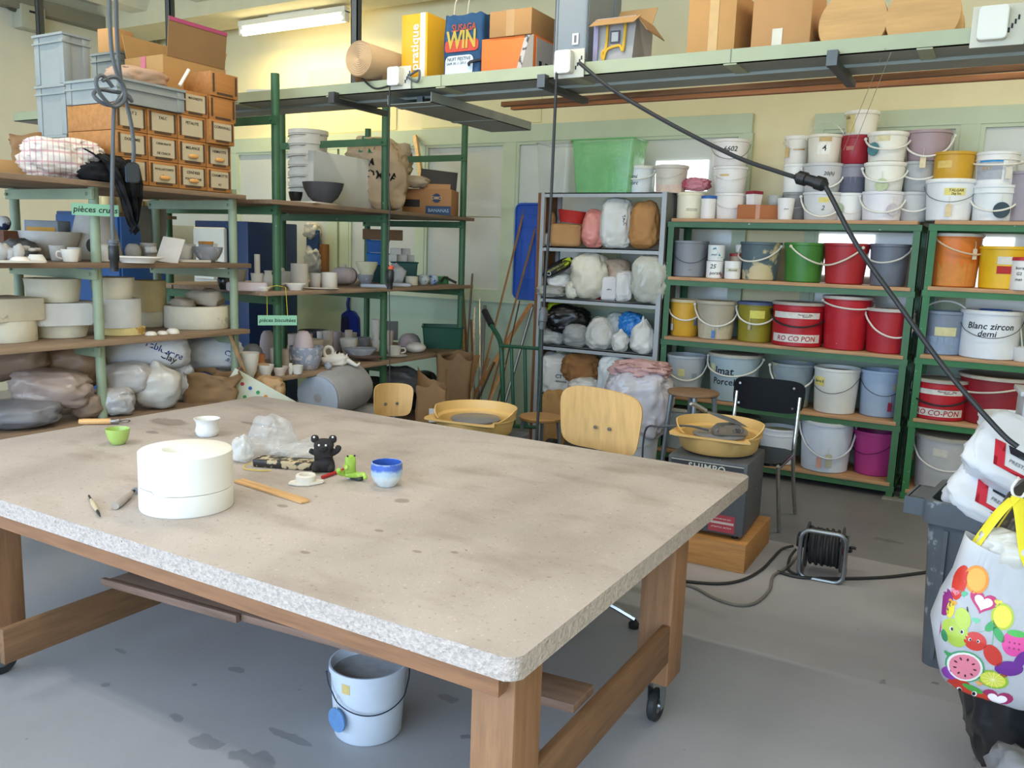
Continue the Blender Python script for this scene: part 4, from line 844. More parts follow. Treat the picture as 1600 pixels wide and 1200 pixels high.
# sign cards
GC = mat('#8fc4a4', rough=.7, var=.03)
c = onx(143, 328, -3.87); t = thing('sign_card', 'green card lettered pièces crues on the pale post', 'sign', (c.x + .03, c.y - .0, c.z), face_cam(c) + .25)
mk('card', box(-.105, .105, -.002, .002, -.028, .028), GC, t); lettering('pièces crues', .04, INK, t, (0, -.0028, 0), shear=.15, bold=.01)
c = onx(428, 500, -3.84); t = thing('sign_card', 'green card lettered pièces biscuitées hanging on yellow string', 'sign', (c.x + .03, c.y, c.z), face_cam(c) + .1)
mk('card', box(-.115, .115, -.002, .002, -.03, .03), GC, t); lettering('pièces biscuitées', .032, INK, t, (0, -.0028, 0), shear=.15, bold=.01)
mk('string', tube([(-.06, 0, .03), (-.06, 0, .2), (0, .0, .21), (.05, 0, .2), (.06, 0, .03)], .002, 6, smooth=0), mat('#d9c23c', var=0), t)
# ---------------- green rack, lower shelf
ZG = (1.85, 1.305, .777, .25)
zl = ZG[2]
def P_(label, cx, base, w, top, shape, m, name='bowl', x=None, z=zl, cat=None, **k): return pot(label, cx, base, w, top, z, shape, m, name, cat or name, x=x, **k)
P_('pale bisque jar standing by the pale post', 350, 566, 20, 527, 'vase', 'r', 'jar', x=-4.1)
P_('dark grey bisque bowl turned over behind the white one', 394, 566, 40, 537, 'dome', 'g', x=-4.15)
P_('white bisque bowl beside the pale post', 389, 577, 32, 551, 'bowl', 'w', x=-3.92)
P_('orange terracotta beaker half hidden behind the white bowl', 407, 575, 14, 553, 'cyl', mat('#c47c54', rough=.85), 'beaker', x=-3.98)
P_('pinkish round pot with flat top at the back of the biscuit shelf', 418, 540, 24, 517, 'ball', 'l', 'pot', x=-4.5)
P_('tall bisque cup left of the speckled blue bowl', 431, 571, 18, 544, 'cup', 'b', 'cup', x=-3.98)
P_('slim bisque cup touching the speckled blue bowl', 446, 570, 14, 546, 'cyl', 'b', 'cup', x=-4.05)
t = P_('big speckled blue grey bowl on the biscuit shelf', 479, 577, 52, 541, 'wide', mat('#9aa0b0', rough=.5, var=.1, scale=14, spots='#c6c2c4', sscale=34, scut=.55), x=-3.95, seg=40)
P_('lilac bowl nested upside down in the speckled blue bowl', 474, 560, 34, 533, 'dome', 'l', x=-3.95, up=.07)
P_('large pale bisque bowl behind the speckled blue one', 490, 552, 32, 530, 'wide', 'b', x=-4.25)
P_('wide dark plate far back on the biscuit shelf', 490, 527, 48, 516, 'plate', 'k', 'plate', x=-4.75)
cups = [(460, 540, 20, 522), (480, 540, 18, 522), (502, 540, 14, 518), (513, 541, 16, 517), (527, 538, 14, 518), (550, 536, 16, 520), (509, 548, 14, 531), (525, 548, 14, 533), (466, 552, 20, 531), (545, 527, 12, 516), (536, 532, 10, 520)]
for i, (a, b, w_, tp) in enumerate(cups):
    pot('small unglazed bisque cup in the crowd at the back of the biscuit shelf', a, b, w_, tp, zl, 'cup' if i % 3 else 'cyl', 'blw'[i % 3], 'cup', 'cup', 'crowded bisque cups', x=-4.35 - .12 * (i % 3), seg=20)
P_('white footed bisque bowl behind the flat plates', 545, 548, 28, 529, 'bowl', 'w', x=-4.2)
P_('low grey dish behind the flat plates', 569, 541, 20, 527, 'wide', 'g', 'dish', x=-4.5)
P_('two white cups stacked beside the green post, lower one', 587, 548, 14, 531, 'cup', 'w', 'cup', x=-4.25)
P_('upper of two white cups stacked beside the green post', 587, 532, 14, 516, 'cup', 'w', 'cup', x=-4.25, up=.085)
P_('pale cup behind the second green post', 606, 545, 18, 517, 'cup', 'b', 'cup', x=-4.3)
p = onx(604, 530, -4.7); solo('slate_tile', cbox(.2, .012, .17, bev=.002), mat('#8b8b89', var=.1), 'grey square tile standing at the back of the biscuit shelf', 'tile', (p.x, p.y, zl), (-.15, 0, face_cam(p)))
P_('flat grey plate pile in the middle of the biscuit shelf', 563, 555, 52, 544, 'plate', 'g', 'plate', x=-4.05, oval=.7)
p = onx(570, 565, -3.95); bm = lathe([(0, .0), (.12, .02), (.13, .028), (0, .012)], 28, sy=.55); solo('dish', bm, mat('#6d5c52', rough=.7, var=.1), 'dark brown leaf shaped dish near the shelf edge', 'dish', (p.x, p.y, zl + .004), .5)
P_('white plate with a low rim at the near end of the biscuit shelf', 415, 581, 26, 570, 'plate', 'w', 'plate', x=-3.9)
P_('little white cup beside a small figure at the shelf edge', 465, 584, 18, 571, 'cup', 'w', 'cup', x=-3.84)
P_('tiny white clay figure beside the little cup', 454, 583, 9, 568, 'vase', 'w', 'figure', x=-3.86, seg=16)
P_('small broken bisque dish at the shelf edge', 437, 580, 26, 573, 'plate', 'b', 'dish', x=-3.88)
c = onx(525, 575, -3.9); t = thing('clay_dragon', 'white bisque sculpture with loops and a curled tail', 'sculpture', (c.x, c.y, zl), face_cam(c))
mk('torso', xf(blob(.17, .07, .085, 51, .3, .2, 2.4, sub=(24, 14)), RT((0, 0, .0), 0, -.1, 0)), RAWW, t)
mk('loop', tube([(.03 * math.cos(a) - .05, 0, .1 + .035 * math.sin(a)) for a in [i * PI / 5 for i in range(10)]], .011, 8, closed=True, smooth=2), RAWW, t)
mk('tail', tube([(.07, 0, .05), (.11, -.01, .025), (.14, -.02, .012), (.16, -.02, .03)], lambda u: .018 - .012 * u, 8), RAWW, t)
for i in range(4): mk('spike', xf(lathe([(.012, 0), (0, .035)], 8), RT((-.01 + .025 * i, 0, .075 - .006 * i), 0, .3, 0)), RAWW, t)
p = onx(513, 574, -3.84); solo('clay_figure', blob(.05, .04, .05, 54, .4, .2, sub=(16, 10)), GREYP, 'small blue grey figure in front of the looped sculpture', 'figure', (p.x, p.y, zl))
P_('white bisque cup with a crown rim right of the second green post', 616, 562, 24, 541, 'cup', 'w', 'cup', x=-4.0, wob=.12, parts=handle_of(1))
P_('flat white saucer under the crown rimmed cup', 618, 565, 36, 558, 'plate', 'w', 'saucer', x=-3.95)
P_('round white bowl near the dark green crate', 649, 556, 34, 536, 'ball', 'w', x=-4.0)
P_('lilac bisque dome behind the round white bowl', 640, 546, 36, 521, 'dome', 'l', 'dome', cat='pottery', x=-4.3)
def crate(label, x0, x1, top, base, x, z, col, d=.2, rot=0):
    a = onx((x0 + x1) / 2, base, x); W = size_at(x1 - x0, a); H = size_at(base - top, a)
    t = thing('crate', label, 'crate', (a.x, a.y, z), face_cam(a) + rot)
    bm = B(); lo = rrect(W * .9, d * .9, .015, 3); hi = rrect(W, d, .015, 3); li = rrect(W * .95, d * .93, .012, 3); bi = rrect(W * .85, d * .85, .012, 3); R = []
    for poly, zz in ((lo, 0), (hi, H), (li, H), (bi, .008)): R.append([bm.verts.new((px_, py_, zz)) for px_, py_ in poly])
    n = len(lo); bm.faces.new(R[0][::-1]); bm.faces.new(R[3])
    for q, w_ in zip(R, R[1:]):
        for i in range(n): bm.faces.new((q[i], q[(i + 1) % n], w_[(i + 1) % n], w_[i]))
    mk('body', bm, plastic(col), t); mk('rim', tube([(px_, py_, H) for px_, py_ in rrect(W + .006, d + .006, .015, 3)], .006, 6, closed=True, smooth=0), plastic(col), t)
    return t
crate('dark green plastic crate at the far end of the biscuit shelf', 660, 722, 517, 550, -4.05, zl, '#1f5040', d=.28)
# ---------------- green rack, middle shelf
zm = ZG[1]
def Q_(label, cx, base, w, top, shape, m, name='cup', **k): return P_(label, cx, base, w, top, shape, m, name, z=zm, **k)
Q_('black glazed jar behind the pale post', 350, 452, 22, 424, 'vase', mat('#1e2422', rough=.2), 'jar', x=-4.1)
Q_('pale grey bowl half behind the pale post', 372, 443, 28, 421, 'bowl', 'r', 'bowl', x=-4.3)
p = onx(386, 452, -3.98); solo('tray', prism(rrect(.24, .14, .02, 3), 0, .05, bev=.006), LILAC, 'shallow pinkish clay tray by the pale post', 'tray', (p.x, p.y, zm), face_cam(p))
Q_('white cup carrying an upright white tube', 402, 444, 20, 427, 'cup', 'w', x=-4.1)
Q_('upright white clay tube standing in a cup', 402, 428, 9, 413, 'cyl', 'w', 'tube', x=-4.1, up=.062)
Q_('white jug with a spout beside the first green post', 419, 442, 17, 423, 'vase', 'w', 'jug', x=-4.05, parts=handle_of(-1))
Q_('white lathe ribbed pot topped by a small clay bird', 446, 443, 20, 424, 'cyl', 'w', 'pot', x=-4.3)
p = onx(440, 424, -4.3); solo('clay_bird', blob(.045, .03, .04, 61, .3, .1, sub=(14, 8)), RAWW, 'small white clay bird perched on the ribbed pot', 'figure', (p.x, p.y, zm + .085))
Q_('tall pale clay cylinder on the middle green shelf', 468, 452, 27, 412, 'cyl', 'r', 'clay_tube', cat='pottery', x=-4.05)
Q_('plain pale beaker between the tall cylinder and a white cup', 493, 449, 19, 427, 'cup', 'r', x=-4.05)
Q_('bright white straight sided cup on the middle green shelf', 515, 451, 24, 426, 'cyl', 'w', x=-3.98)
c = onx(538, 437, -4.25); rP = size_at(20, c); t = thing('clay_pumpkin', 'lilac ribbed clay pumpkin with a stub stalk', 'sculpture', (c.x, c.y, zm), face_cam(c)); bm = B(); rings = []
for j in range(13):
    v = -PI / 2 + PI * j / 12
    rings.append([bm.verts.new((rP * math.cos(v) ** .7 * (1 + .07 * abs(math.cos(6 * u)) - .05) * math.cos(u) + 1e-5 * math.cos(u), rP * math.cos(v) ** .7 * (1 + .07 * abs(math.cos(6 * u)) - .05) * math.sin(u) + 1e-5 * math.sin(u), rP * .72 * (math.sin(v) + 1) * (.9 if j > 10 else 1))) for u in [2 * PI * i / 48 for i in range(48)]])
for a, b in zip(rings, rings[1:]):
    for i in range(48): bm.faces.new((a[i], a[(i + 1) % 48], b[(i + 1) % 48], b[i]))
mk('body', bm, LILAC, t); mk('stalk', tube([(0, 0, rP * 1.28), (.005, 0, rP * 1.6)], .01, 8), LILAC, t)
Q_('grey bowl under a yellowish plate beyond the pumpkin', 571, 441, 26, 429, 'bowl', 'g', 'bowl', x=-4.1)
Q_('yellowish plate balanced on the grey bowl', 573, 429, 34, 421, 'plate', mat('#d9d3b0', rough=.8), 'plate', x=-4.1, up=.055)
for a, b, w_, lab in ((412, 457, 24, 'small white dish heap at the near end of the middle green shelf'), (430, 452, 30, 'low white saucer behind the dish heap'), (462, 452, 34, 'broken white plates in front of the tall cylinder'), (503, 455, 54, 'long white clay plate along the shelf edge')):
    Q_(lab, a, b, w_, b - (9 if w_ != 54 else 4), 'plate', 'w', 'dish', x=-3.88 if w_ != 30 else -4.05, oval=.7)
p = onx(585, 445, -3.95); solo('tray', prism(rrect(.2, .15, .02, 3), 0, .022, bev=.004), mat('#b3b9c6', var=.06), 'flat pale blue tray left of the second green post', 'tray', (p.x, p.y, zm), face_cam(p))
p = onx(622, 443, -3.98); solo('tray', prism(rrect(.2, .13, .03, 3), 0, .022, bev=.004), mat('#c3c6cc', var=.06), 'flat pale tray right of the second green post', 'tray', (p.x, p.y, zm), face_cam(p))
crate('dark teal crate lowest of the stack at the back of the middle green shelf', 573, 607, 412, 436, -4.6, zm, '#1f4a4c', d=.26)
h1 = size_at(24, onx(590, 420, -4.6))
crate('blue crate in the middle of its stack behind the green post', 573, 607, 395, 412, -4.6, zm + h1 + .008, '#2f6fb8', d=.26)
crate('blue crate topmost of its stack behind the green post', 573, 607, 377, 395, -4.6, zm + h1 * 1.72 + .016, '#2a64ad', d=.26)
p = onx(598, 372, -4.6); solo('flat_carton', cbox(.33, .26, .085, bev=.003), card('#8a6a4c'), 'flat brown carton lying on the blue crates', 'box', (p.x, p.y, zm + h1 * 2.46 + .026), face_cam(p))
t = crate('teal green toolbox like crate with white parts on it', 612, 652, 403, 434, -4.35, zm, '#2f5a58', d=.22)
h2 = size_at(31, onx(632, 420, -4.35))
for i, (a, b, w_) in enumerate(((612, 402, .09), (628, 402, .09), (640, 402, .08), (618, 392, .08), (634, 393, .07))):
    p = onx(a, b, -4.35); solo('white_carton', cbox(w_, .08, .055 if i < 3 else .05, bev=.004), mat('#d2d0cd', var=.06), 'little white carton in the heap on the teal crate', 'box', (p.x, p.y, zm + h2 + .008 + (0 if i < 3 else .058)), face_cam(p) + .2 * (i - 2) * .3, 'white cartons on the teal crate')
p = onx(616, 440, -4.1); solo('plastic_bag', blob(.16, .12, .17, 62, .25, .25, neck=.5, sub=(28, 18)), mat('#b9b9bf', rough=.3, var=.1), 'translucent white bag leaning on the teal crate', 'bag', (p.x, p.y, zm))
Q_('beige cup with a yellow rim beyond the second green post', 643, 446, 20, 432, 'cyl', mat('#d9d0bc', rough=.5), x=-4.0)
Q_('small glazed glass with grey swirl beside the beige cup', 662, 445, 18, 429, 'ball', mat('#c3cac9', rough=.2, spots='#7d8c98'), 'glass', x=-4.0)
Q_('small glass with a blue rim at the far end of the middle green shelf', 677, 444, 16, 429, 'ball', mat('#b4c0d0', rough=.2, spots='#3f68b8', scut=.56), 'glass', x=-4.0)
p = onx(675, 425, -4.2); solo('tray', prism(rrect(.28, .16, .02, 3), 0, .06, bev=.004), plastic('#2f8a4c'), 'bright green plastic tray behind the small glasses', 'tray', (p.x, p.y, zm), face_cam(p))
p = onx(700, 440, -4.02); solo('metal_tool', tube([(-.06, 0, .01), (-.03, 0, .05), (.02, .01, .03), (.07, 0, .008)], .011, 8), mat('#3c3a38', metal=.5), 'dark metal tool at the far corner of the middle green shelf', 'tool', (p.x, p.y, zm + .004), face_cam(p))
# ---------------- green rack, top shelf
zt = ZG[0]
c = onx(482, 300, -4.62); rS = size_at(30, c)
for i in range(6):
    Hs = .2; t = thing('bucket', ('lowest' if i == 0 else 'topmost' if i == 5 else ('second', 'third', 'fourth', 'fifth')[i - 1]) + ' white bucket of the nested stack on the green rack', 'bucket', (c.x, c.y, zt + i * .075 + .001), 0)
    mk('body', lathe([(0, 0), (rS * .84, 0), (rS * .97, Hs - .03), (rS * 1.02, Hs - .03), (rS * 1.02, Hs), (rS * .96, Hs), (rS * .8, .01), (0, .01)], 32), mat('#dcd9d0', rough=.4, var=.05), t)
    mk('handle', tube([(-rS * 1.02, 0, Hs - .04), (-rS * .6, -rS * .85, Hs - .05), (rS * .3, -rS * 1.02, Hs - .045), (rS * 1.02, 0, Hs - .04)], .003, 6), metal(), t)
a = onx(480, 330, -4.05); b = onx(630, 330, -4.05); mid = onx(548, 300, -4.12); 
a2 = onz(483, 322, zt); b2 = onz(628, 335, zt); d = b2 - a2
t = thing('white_board', 'large thick white panel standing on the top of the green rack', 'board', ((a2.x + b2.x) / 2, (a2.y + b2.y) / 2, zt), math.atan2(d.y, d.x))
mk('panel', cbox(d.length * .97, .05, ony(560, 248, (a2.y + b2.y) / 2).z - zt, bev=.004), mat('#e0dfd9', rough=.5, var=.02), t)
P_('large charcoal bowl in front of the white panel', 505, 320, 64, 289, 'bowl', 'k', z=zt, x=-3.95, seg=40, up=.012)
p = onx(475, 316, -4.0); solo('thin_board', prism(rrect(.34, .3, .02, 3), 0, .01), mat('#cfc3b4', var=.1), 'thin pale board under the charcoal bowl', 'board', (p.x, p.y, zt + .001), .2)
P_('flat black dish beside the charcoal bowl', 462, 311, 22, 303, 'wide', mat('#1c1c1e', rough=.3), 'dish', z=zt, x=-4.1, up=.012)
c = ony(590, 240, 5.1); t = thing('paper_sack', 'large crumpled paper sack with green and black print behind the panel', 'sack', (c.x, c.y, zt), face_cam(c))
mk('sack', blob(size_at(88, c), .3, size_at(112, c), 71, .22, .22, 2.0, p=3, sub=(44, 30)), mat('#c2a98a', rough=.8, var=.08), t)
bv = mathutils_bvh(t.children[0].data)
def project_y(bm, depth_=.003):
    for v in bm.verts:
        hit = bv.ray_cast(Vector((v.co.x, -2, v.co.z)), Vector((0, 1, 0)))[0]; v.co.y = hit.y - depth_ if hit is not None else -.1
    return bm
for lx in (-.09, -.02): 
    b2 = xf(prism([(0, 0), (.04, .0), (.07, .12), (.03, .12)], 0, .001), RT((lx - .05, 0, .42), PI / 2)); bmesh.ops.subdivide_edges(b2, edges=b2.edges[:], cuts=3); mk('stripe', project_y(b2), mat('#2f7a5c', var=.05), t)
b2 = xf(text_bm('TOM', .07, bold=.02), RT((-.1, 0, .34), PI / 2, -.2)); mk('lettering', project_y(b2), INK, t); b2 = xf(text_bm('COMPA', .085, bold=.02), RT((.0, 0, .26), PI / 2, .1)); mk('lettering', project_y(b2), INK, t)
bag('crumpled grey kraft paper bundle hanging over the paper sack', 618, 205, 54, 62, -4.62, mat('#b9a78f', rough=.85, var=.08), 72, zt + .28, d=.2, amp=.25, crease=.3, name='paper_bundle', cat='paper')
a = ony(664, 268, 6.5); b = ony(653, 214, 6.72)
solo('wooden_stick', tube([(ony(668, 285, 5.82).x, 5.82, 1.853), (b.x, 6.68, b.z)], .025, 4, smooth=0), wood('#c2a074', axis=2), 'pale wooden batten leaning above the dark panel', 'stick')
c = onx(676, 338, -4.0); W = size_at(82, c); t = thing('fruit_carton', 'brown fruit carton with navy band and round logo on the green rack', 'box', (c.x - .05, c.y + .02, zt), face_cam(c) - .22)
bm = cbox(W, .3, .2, bev=.003); mk('body', bm, card('#a5764c'), t); mk('printed_band', cbox(W * .48, .004, .07, cx=W * .255, cy=-.152), mat('#23395a', var=.05), t)
mk('hand_hole', cbox(W * .3, .004, .055, cx=-W * .25, cy=-.152, z=.06), mat('#241c18', var=0), t)
mk('logo', xf(disc_bm(.035, .003, 24), RT((W * .22, -.152, .13), PI / 2)), mat('#1f3050', var=0), t); lettering('OMO', .034, mat('#c9a57c', var=0), t, (W * .22, -.155, .13), bold=.02); lettering('BANANAS', .036, mat('#8fa3b4', var=0), t, (W * .26, -.155, .035), bold=.015)
mk('flap', xf(cbox(W * .5, .003, .04), RT((W * .22, -.14, .2), -.3)), card('#b08258'), t)
p = onx(648, 290, -4.05); solo('cloth', blob(.2, .16, .09, 81, .3, .3, sub=(28, 14)), mat('#b5a48c', rough=.9, var=.1), 'crumpled beige cloth lying on the fruit carton', 'cloth', (p.x - .02, p.y + .02, zt + .204), face_cam(p))
p = onx(668, 290, -4.1); t = solo('dark_board', cbox(.3, .012, .17, bev=.002), mat('#3c3937', rough=.6), 'dark grey board tilted up behind the fruit carton', 'board', (p.x + .0, p.y + .14, zt + .205), (-.2, .08, face_cam(p)))
# below the green rack
zf = ZG[3]
c = onx(535, 640, -3.75); t = thing('clay_roll', 'large plastic wrapped clay cylinder lying under the biscuit shelf', 'clay roll', (c.x - .1, c.y + .06, zf + .37), (0, -.06, 1.75))
bm = xf(lathe([(0, -.24), (.1, -.235), (.15, -.22), (.16, -.19), (.16, .19), (.15, .22), (.1, .235), (0, .24)], 32, wob=.06), RT((0, 0, 0), 0, PI / 2, 0)); mk('roll', bm, mat('#a4a3a6', rough=.35, var=.1, spec=.5, bump=.3, bscale=14), t)
mk('wrap_end', xf(lathe([(0, 0), (.07, .006), (.15, 0)], 24, wob=.1), RT((-.236, 0, 0), 0, -PI / 2, 0)), mat('#b3bccb', rough=.25, var=.1), t)
for lab, cx, cy, w_, h_, x, m_, sd, z_ in (('bluish clear plastic bundle beside the clay roll', 478, 622, 52, 40, -3.8, film('#a9b4c4', .85), 91, zf), ('grey plastic bag behind the second green post', 625, 585, 60, 46, -4.2, GRB, 92, zf + .15), ('black plastic bag under the far end of the biscuit shelf', 655, 590, 60, 60, -4.2, mat('#1d1d20', rough=.4), 93, zf), ('grey cement bag flat beneath the clay roll', 560, 655, 120, 54, -3.86, mat('#8d8a86', rough=.6), 94, zf), ('dark bag in the shade behind the clay roll', 570, 595, 60, 40, -4.4, mat('#4c4c4c', rough=.5), 95, zf + .1)):
    bag(lab, cx, cy, w_, h_, x, m_, sd, z_, name='plastic_bag', d=.24, amp=.2, crease=.18)
for lab, cx, b_, w_, h_, x, z_, sd in (('brown paper bag slumped at the foot of the first green post', 420, 640, 50, 52, -3.78, zf + .25, 5), ('crumpled brown paper bag in front of the printed board', 404, 600, 36, 34, -3.98, .6, 6)):
    bag(lab, cx, b_ - h_ / 2, w_, h_, x, KRAFT, sd + 100, None, name='paper_bag', d=.16, amp=.28, crease=.2)
# ------------------------------------------------------------------ top of the pale rack: drawers, crates, carton
DW = wood('#a9723b', axis=1, var=.16); DWS = wood('#c08b4e', axis=0, var=.14)
LABC = mat('#b9aa8c', rough=.8, var=.05)
z0 = 1.863; RH = .1275
def drawer_box(label, y0, y1, z, txt=(), pull=False, blank=False, out=0):
    w = y1 - y0; t = thing('drawer_box', label, 'wooden box', (-3.83 + out, (y0 + y1) / 2, z), 0, None)
    h = RH - .002; w -= .003
    bm = box(-.385, 0, -w / 2, w / 2, 0, h, bev=.003)
    mk('body', bm, DWS if False else DW, t)
    bm = box(0, .004, -w / 2 + .012, -w / 2 + .022, .02, h - .01); box(0, .004, w / 2 - .022, w / 2 - .012, .02, h - .01, bm); box(0, .004, -w / 2 + .04, w / 2 - .04, .01, .02, bm)
    mk('card_holder', bm, mat('#4a382a', rough=.6, var=.1), t)
    if not blank: mk('label_card', box(0, .002, -w / 2 + .022, w / 2 - .022, .022, h - .016), LABC, t)
    for s_, zz, sz in txt:
        lettering(s_, sz, INK, t, (.003, 0, zz), (PI / 2, 0, PI / 2), shear=.1, bold=.006)
    if pull: mk('pull', xf(blob(.02, .06, .022, 3, .05, 0, sub=(14, 8)), RT((.008, 0, .035))), wood('#d29a58', axis=1), t)
Yc = [2.683, 2.862, 3.043, 3.225, 3.395]
rows = [[('SABLE', 0), ('WOLLASTONITE', 1), ('CENDRES', 1), ('CHAMOTTE', 0)], [('DOLOMIE', 0), ('CARBONATE', 0), ('MELANGE', 1), ('HEMATITE', 1)], [('MAT 2', 0), ('TALC', 0), ('PETALITE', 0), ('CORNWALL', 0)]]
sub = {'CARBONATE': 'DE CHAUX', 'CENDRES': 'POUZZOLANE', 'WOLLASTONITE': 'fine', 'CHAMOTTE': '0,2'}
rn = ('bottom', 'middle', 'third')
for r in range(3):
    for c_ in range(4):
        nm, pl = rows[r][c_]
        tx = [(nm, .088, .02 if len(nm) < 9 else .015)] + ([(sub[nm], .04 if not pl else .055, .016)] if nm in sub else [])
        drawer_box('small wooden drawer box in the %s row with a card lettered %s' % (rn[r], nm.lower()), Yc[c_], Yc[c_ + 1], z0 + RH * r, tx, pl, out=.03 if (r, c_) == (2, 3) else 0)
drawer_box('wooden drawer box lettered magnesite beside the flat grey crate', Yc[2] + .03, Yc[3] + .02, z0 + RH * 3, [('MAGNESITE', .09, .017)], False)
drawer_box('plain wooden drawer box without a card second from the top', Yc[3] + .025, Yc[4] + .04, z0 + RH * 3, (), False, True)
drawer_box('plain wooden drawer box topmost of the whole stack', Yc[3] + .03, Yc[4] + .05, z0 + RH * 4, (), False, True, out=.01)
CRG = plastic('#8d928f'); CRG2 = plastic('#838884')
def kcrate(label, x0, x1, y0, y1, z, h, m=CRG, rot=None, group=None):
    cx, cy = (x0 + x1) / 2, (y0 + y1) / 2; w, d = x1 - x0, y1 - y0
    t = thing('plastic_crate', label, 'crate', (cx, cy, z), 0, group)
    w2, d2 = w / 2 - .008, d / 2 - .008
    bm = B(); box(-w2, w2, -d2, d2, 0, .006, bm)
    for s in (-1, 1):
        box(s * w2 - .002, s * w2 + .002, -d2, d2, 0, h, bm); box(-w2, w2, s * d2 - .002, s * d2 + .002, 0, h, bm)
    mk('body', bm, m, t)
    qq = min(.035, w * .14)
    for s in (-1, 1):
        for u in (-1, 1):
            mk('corner_rib', box(min(s * (w2 + .007), s * (w2 - qq)), max(s * (w2 + .007), s * (w2 - qq)), min(u * (d2 + .007), u * (d2 - qq)), max(u * (d2 + .007), u * (d2 - qq)), .002, h - .012, bev=.002), m, t)
    bm = B()
    for zz, tt in ((h - .006, .012), (h - .045, .008)):
        box(-w2 - .014, w2 + .014, -d2 - .014, d2 + .014, zz - tt / 2, zz + tt / 2, bm)
    mk('rim', bm, m, t); return t
pc = onx(97, 48, -4.3); wl = ony(52, 70, pc.y).x; yr = onx(140, 60, -4.3).y
for k, nm in enumerate(('lowest', 'middle', 'topmost')): kcrate('grey blue plastic crate, %s of the tall stack by the drawer boxes' % nm, wl, -4.3, pc.y, yr, 1.862 + (pc.z - 1.862) / 3 * k, (pc.z - 1.862) / 3 - .003)
pc = onx(186, 78, -4.42); wl = ony(142, 82, pc.y).x; yr = onx(228, 90, -4.42).y
for k, nm in enumerate(('lower grey crate mostly hidden behind the flat crate', 'upper grey crate carrying a small carton behind the flat crate')): kcrate(nm, wl, -4.42, pc.y, yr, 1.862 + (pc.z - 1.862) / 2 * k, (pc.z - 1.862) / 2 - .003, CRG2)
solo('carton', cbox(.14, .13, .13, bev=.003), card('#b98a55'), 'little brown carton on the grey crate behind the hanging cables', 'box', ((wl - 4.42) / 2 - .01, pc.y + .08, pc.z + .002), .1)
zf4 = z0 + RH * 3
kcrate('flat grey crate lying across the drawer boxes with a parcel in it', -4.21, -3.8, Yc[0] - .005, Yc[2] + .025, zf4 + .001, .115)
solo('wooden_tray', box(-.17, .17, -.15, .15, .0, .02), DW, 'thin wooden tray inside the flat grey crate', 'tray', (-4.01, 2.88, zf4 + .09), 0)
c = onx(245, 118, -3.95); solo('paper_parcel', blob(.22, .3, .11, 101, .2, .15, sub=(40, 20)), mat('#b8967c', rough=.8, var=.08), 'brown paper parcel bulging out of the flat grey crate', 'parcel', (-4.02, 2.95, zf4 + .112))
a = onx(288, 129, -3.85); solo('white_rod', tube([a + Vector((0, -.03, -.02)), a + Vector((0, .03, .07))], .009, 8, smooth=0), mat('#e3e0d6', var=0), 'short white rod sticking up from the flat grey crate', 'rod')
t = thing('open_carton', 'open brown cardboard carton with raised flaps and pink tape', 'box', (-4.2, 3.34, z0 + RH * 4 + .0), 0)
CB = card('#b08752')
bm = box(-.16, .16, -.22, .2, 0, .004)
for s in (-1, 1): box(-.16, .16, s * .21 - .002, s * .21 + .002, 0, .2, bm)
for s in (-1, 1): box(s * .16 - .002, s * .16 + .002, -.21, .21, 0, .2, bm)
mk('body', bm, CB, t)
mk('flap', xf(box(-.002, .002, -.19, .2, 0, .2), RT((.165, 0, .2), 0, .12, 0)), card('#8a6a44'), t); mk('flap', xf(box(-.002, .002, -.2, .19, 0, .14), RT((-.16, 0, .2), 0, -.25, 0)), CB, t); mk('flap', xf(box(-.15, .14, -.002, .002, 0, .1), RT((0, .21, .2), -.3)), CB, t)
mk('tape', xf(box(.003, .005, -.19, .2, .18, .2), RT((.165, 0, .2), 0, .12, 0)), mat('#a8486a', var=0), t); mk('tape', box(-.02, .02, -.216, -.213, .12, .2), mat('#c4707e', var=0), t)
# cloths and paper bag at the near end of the pale rack top
def stripes(h1, h2, sc):
    m = mat(h1, rough=.95, var=.03, scale=3, bump=.2, bscale=20); m = m.copy(); nt = m.node_tree; N = nt.nodes; L = nt.links; b = N['Principled BSDF']; tc = N.new('ShaderNodeTexCoord').outputs['Object']
    o = b.inputs['Base Color'].links[0].from_socket
    for ax in ('X', 'Z'):
        w = N.new('ShaderNodeTexWave'); w.bands_direction = ax; w.inputs['Scale'].default_value = sc if ax == 'X' else sc * .5; w.inputs['Distortion'].default_value = 1.2; L.new(tc, w.inputs['Vector'])
        mr = N.new('ShaderNodeMapRange'); mr.inputs[1].default_value = .86; mr.inputs[2].default_value = .93; mr.inputs[4].default_value = .75; L.new(w.outputs['Fac'], mr.inputs[0])
        mx = N.new('ShaderNodeMix'); mx.data_type = 'RGBA'; L.new(mr.outputs[0], mx.inputs[0]); L.new(o, mx.inputs[6]); mx.inputs[7].default_value = srgb(h2) + [1]; o = mx.outputs[2]
    L.new(o, b.inputs['Base Color']); return m
zt = 1.861
c = onx(98, 252, -3.98); solo('striped_cloth', blob(.34, .24, .2, 111, .25, .22, sub=(56, 32)), stripes('#d9d0c2', '#b98c90', 13), 'white and pink striped cloth bundled on the rack edge', 'cloth', (c.x, c.y, zt), face_cam(c))
c = onx(150, 258, -3.9); t = thing('black_cloth', 'black cloth hanging down over the edge of the pale rack', 'cloth', (c.x, c.y, zt - .0), 0); BLK = mat('#101012', rough=.9, var=.1)
bm = B(); G = []
path = [(-.12, .02), (-.08, .09), (-.02, .13), (.05, .13), (.12, .09), (.155, .01), (.16, -.07), (.155, -.15), (.14, -.2)]
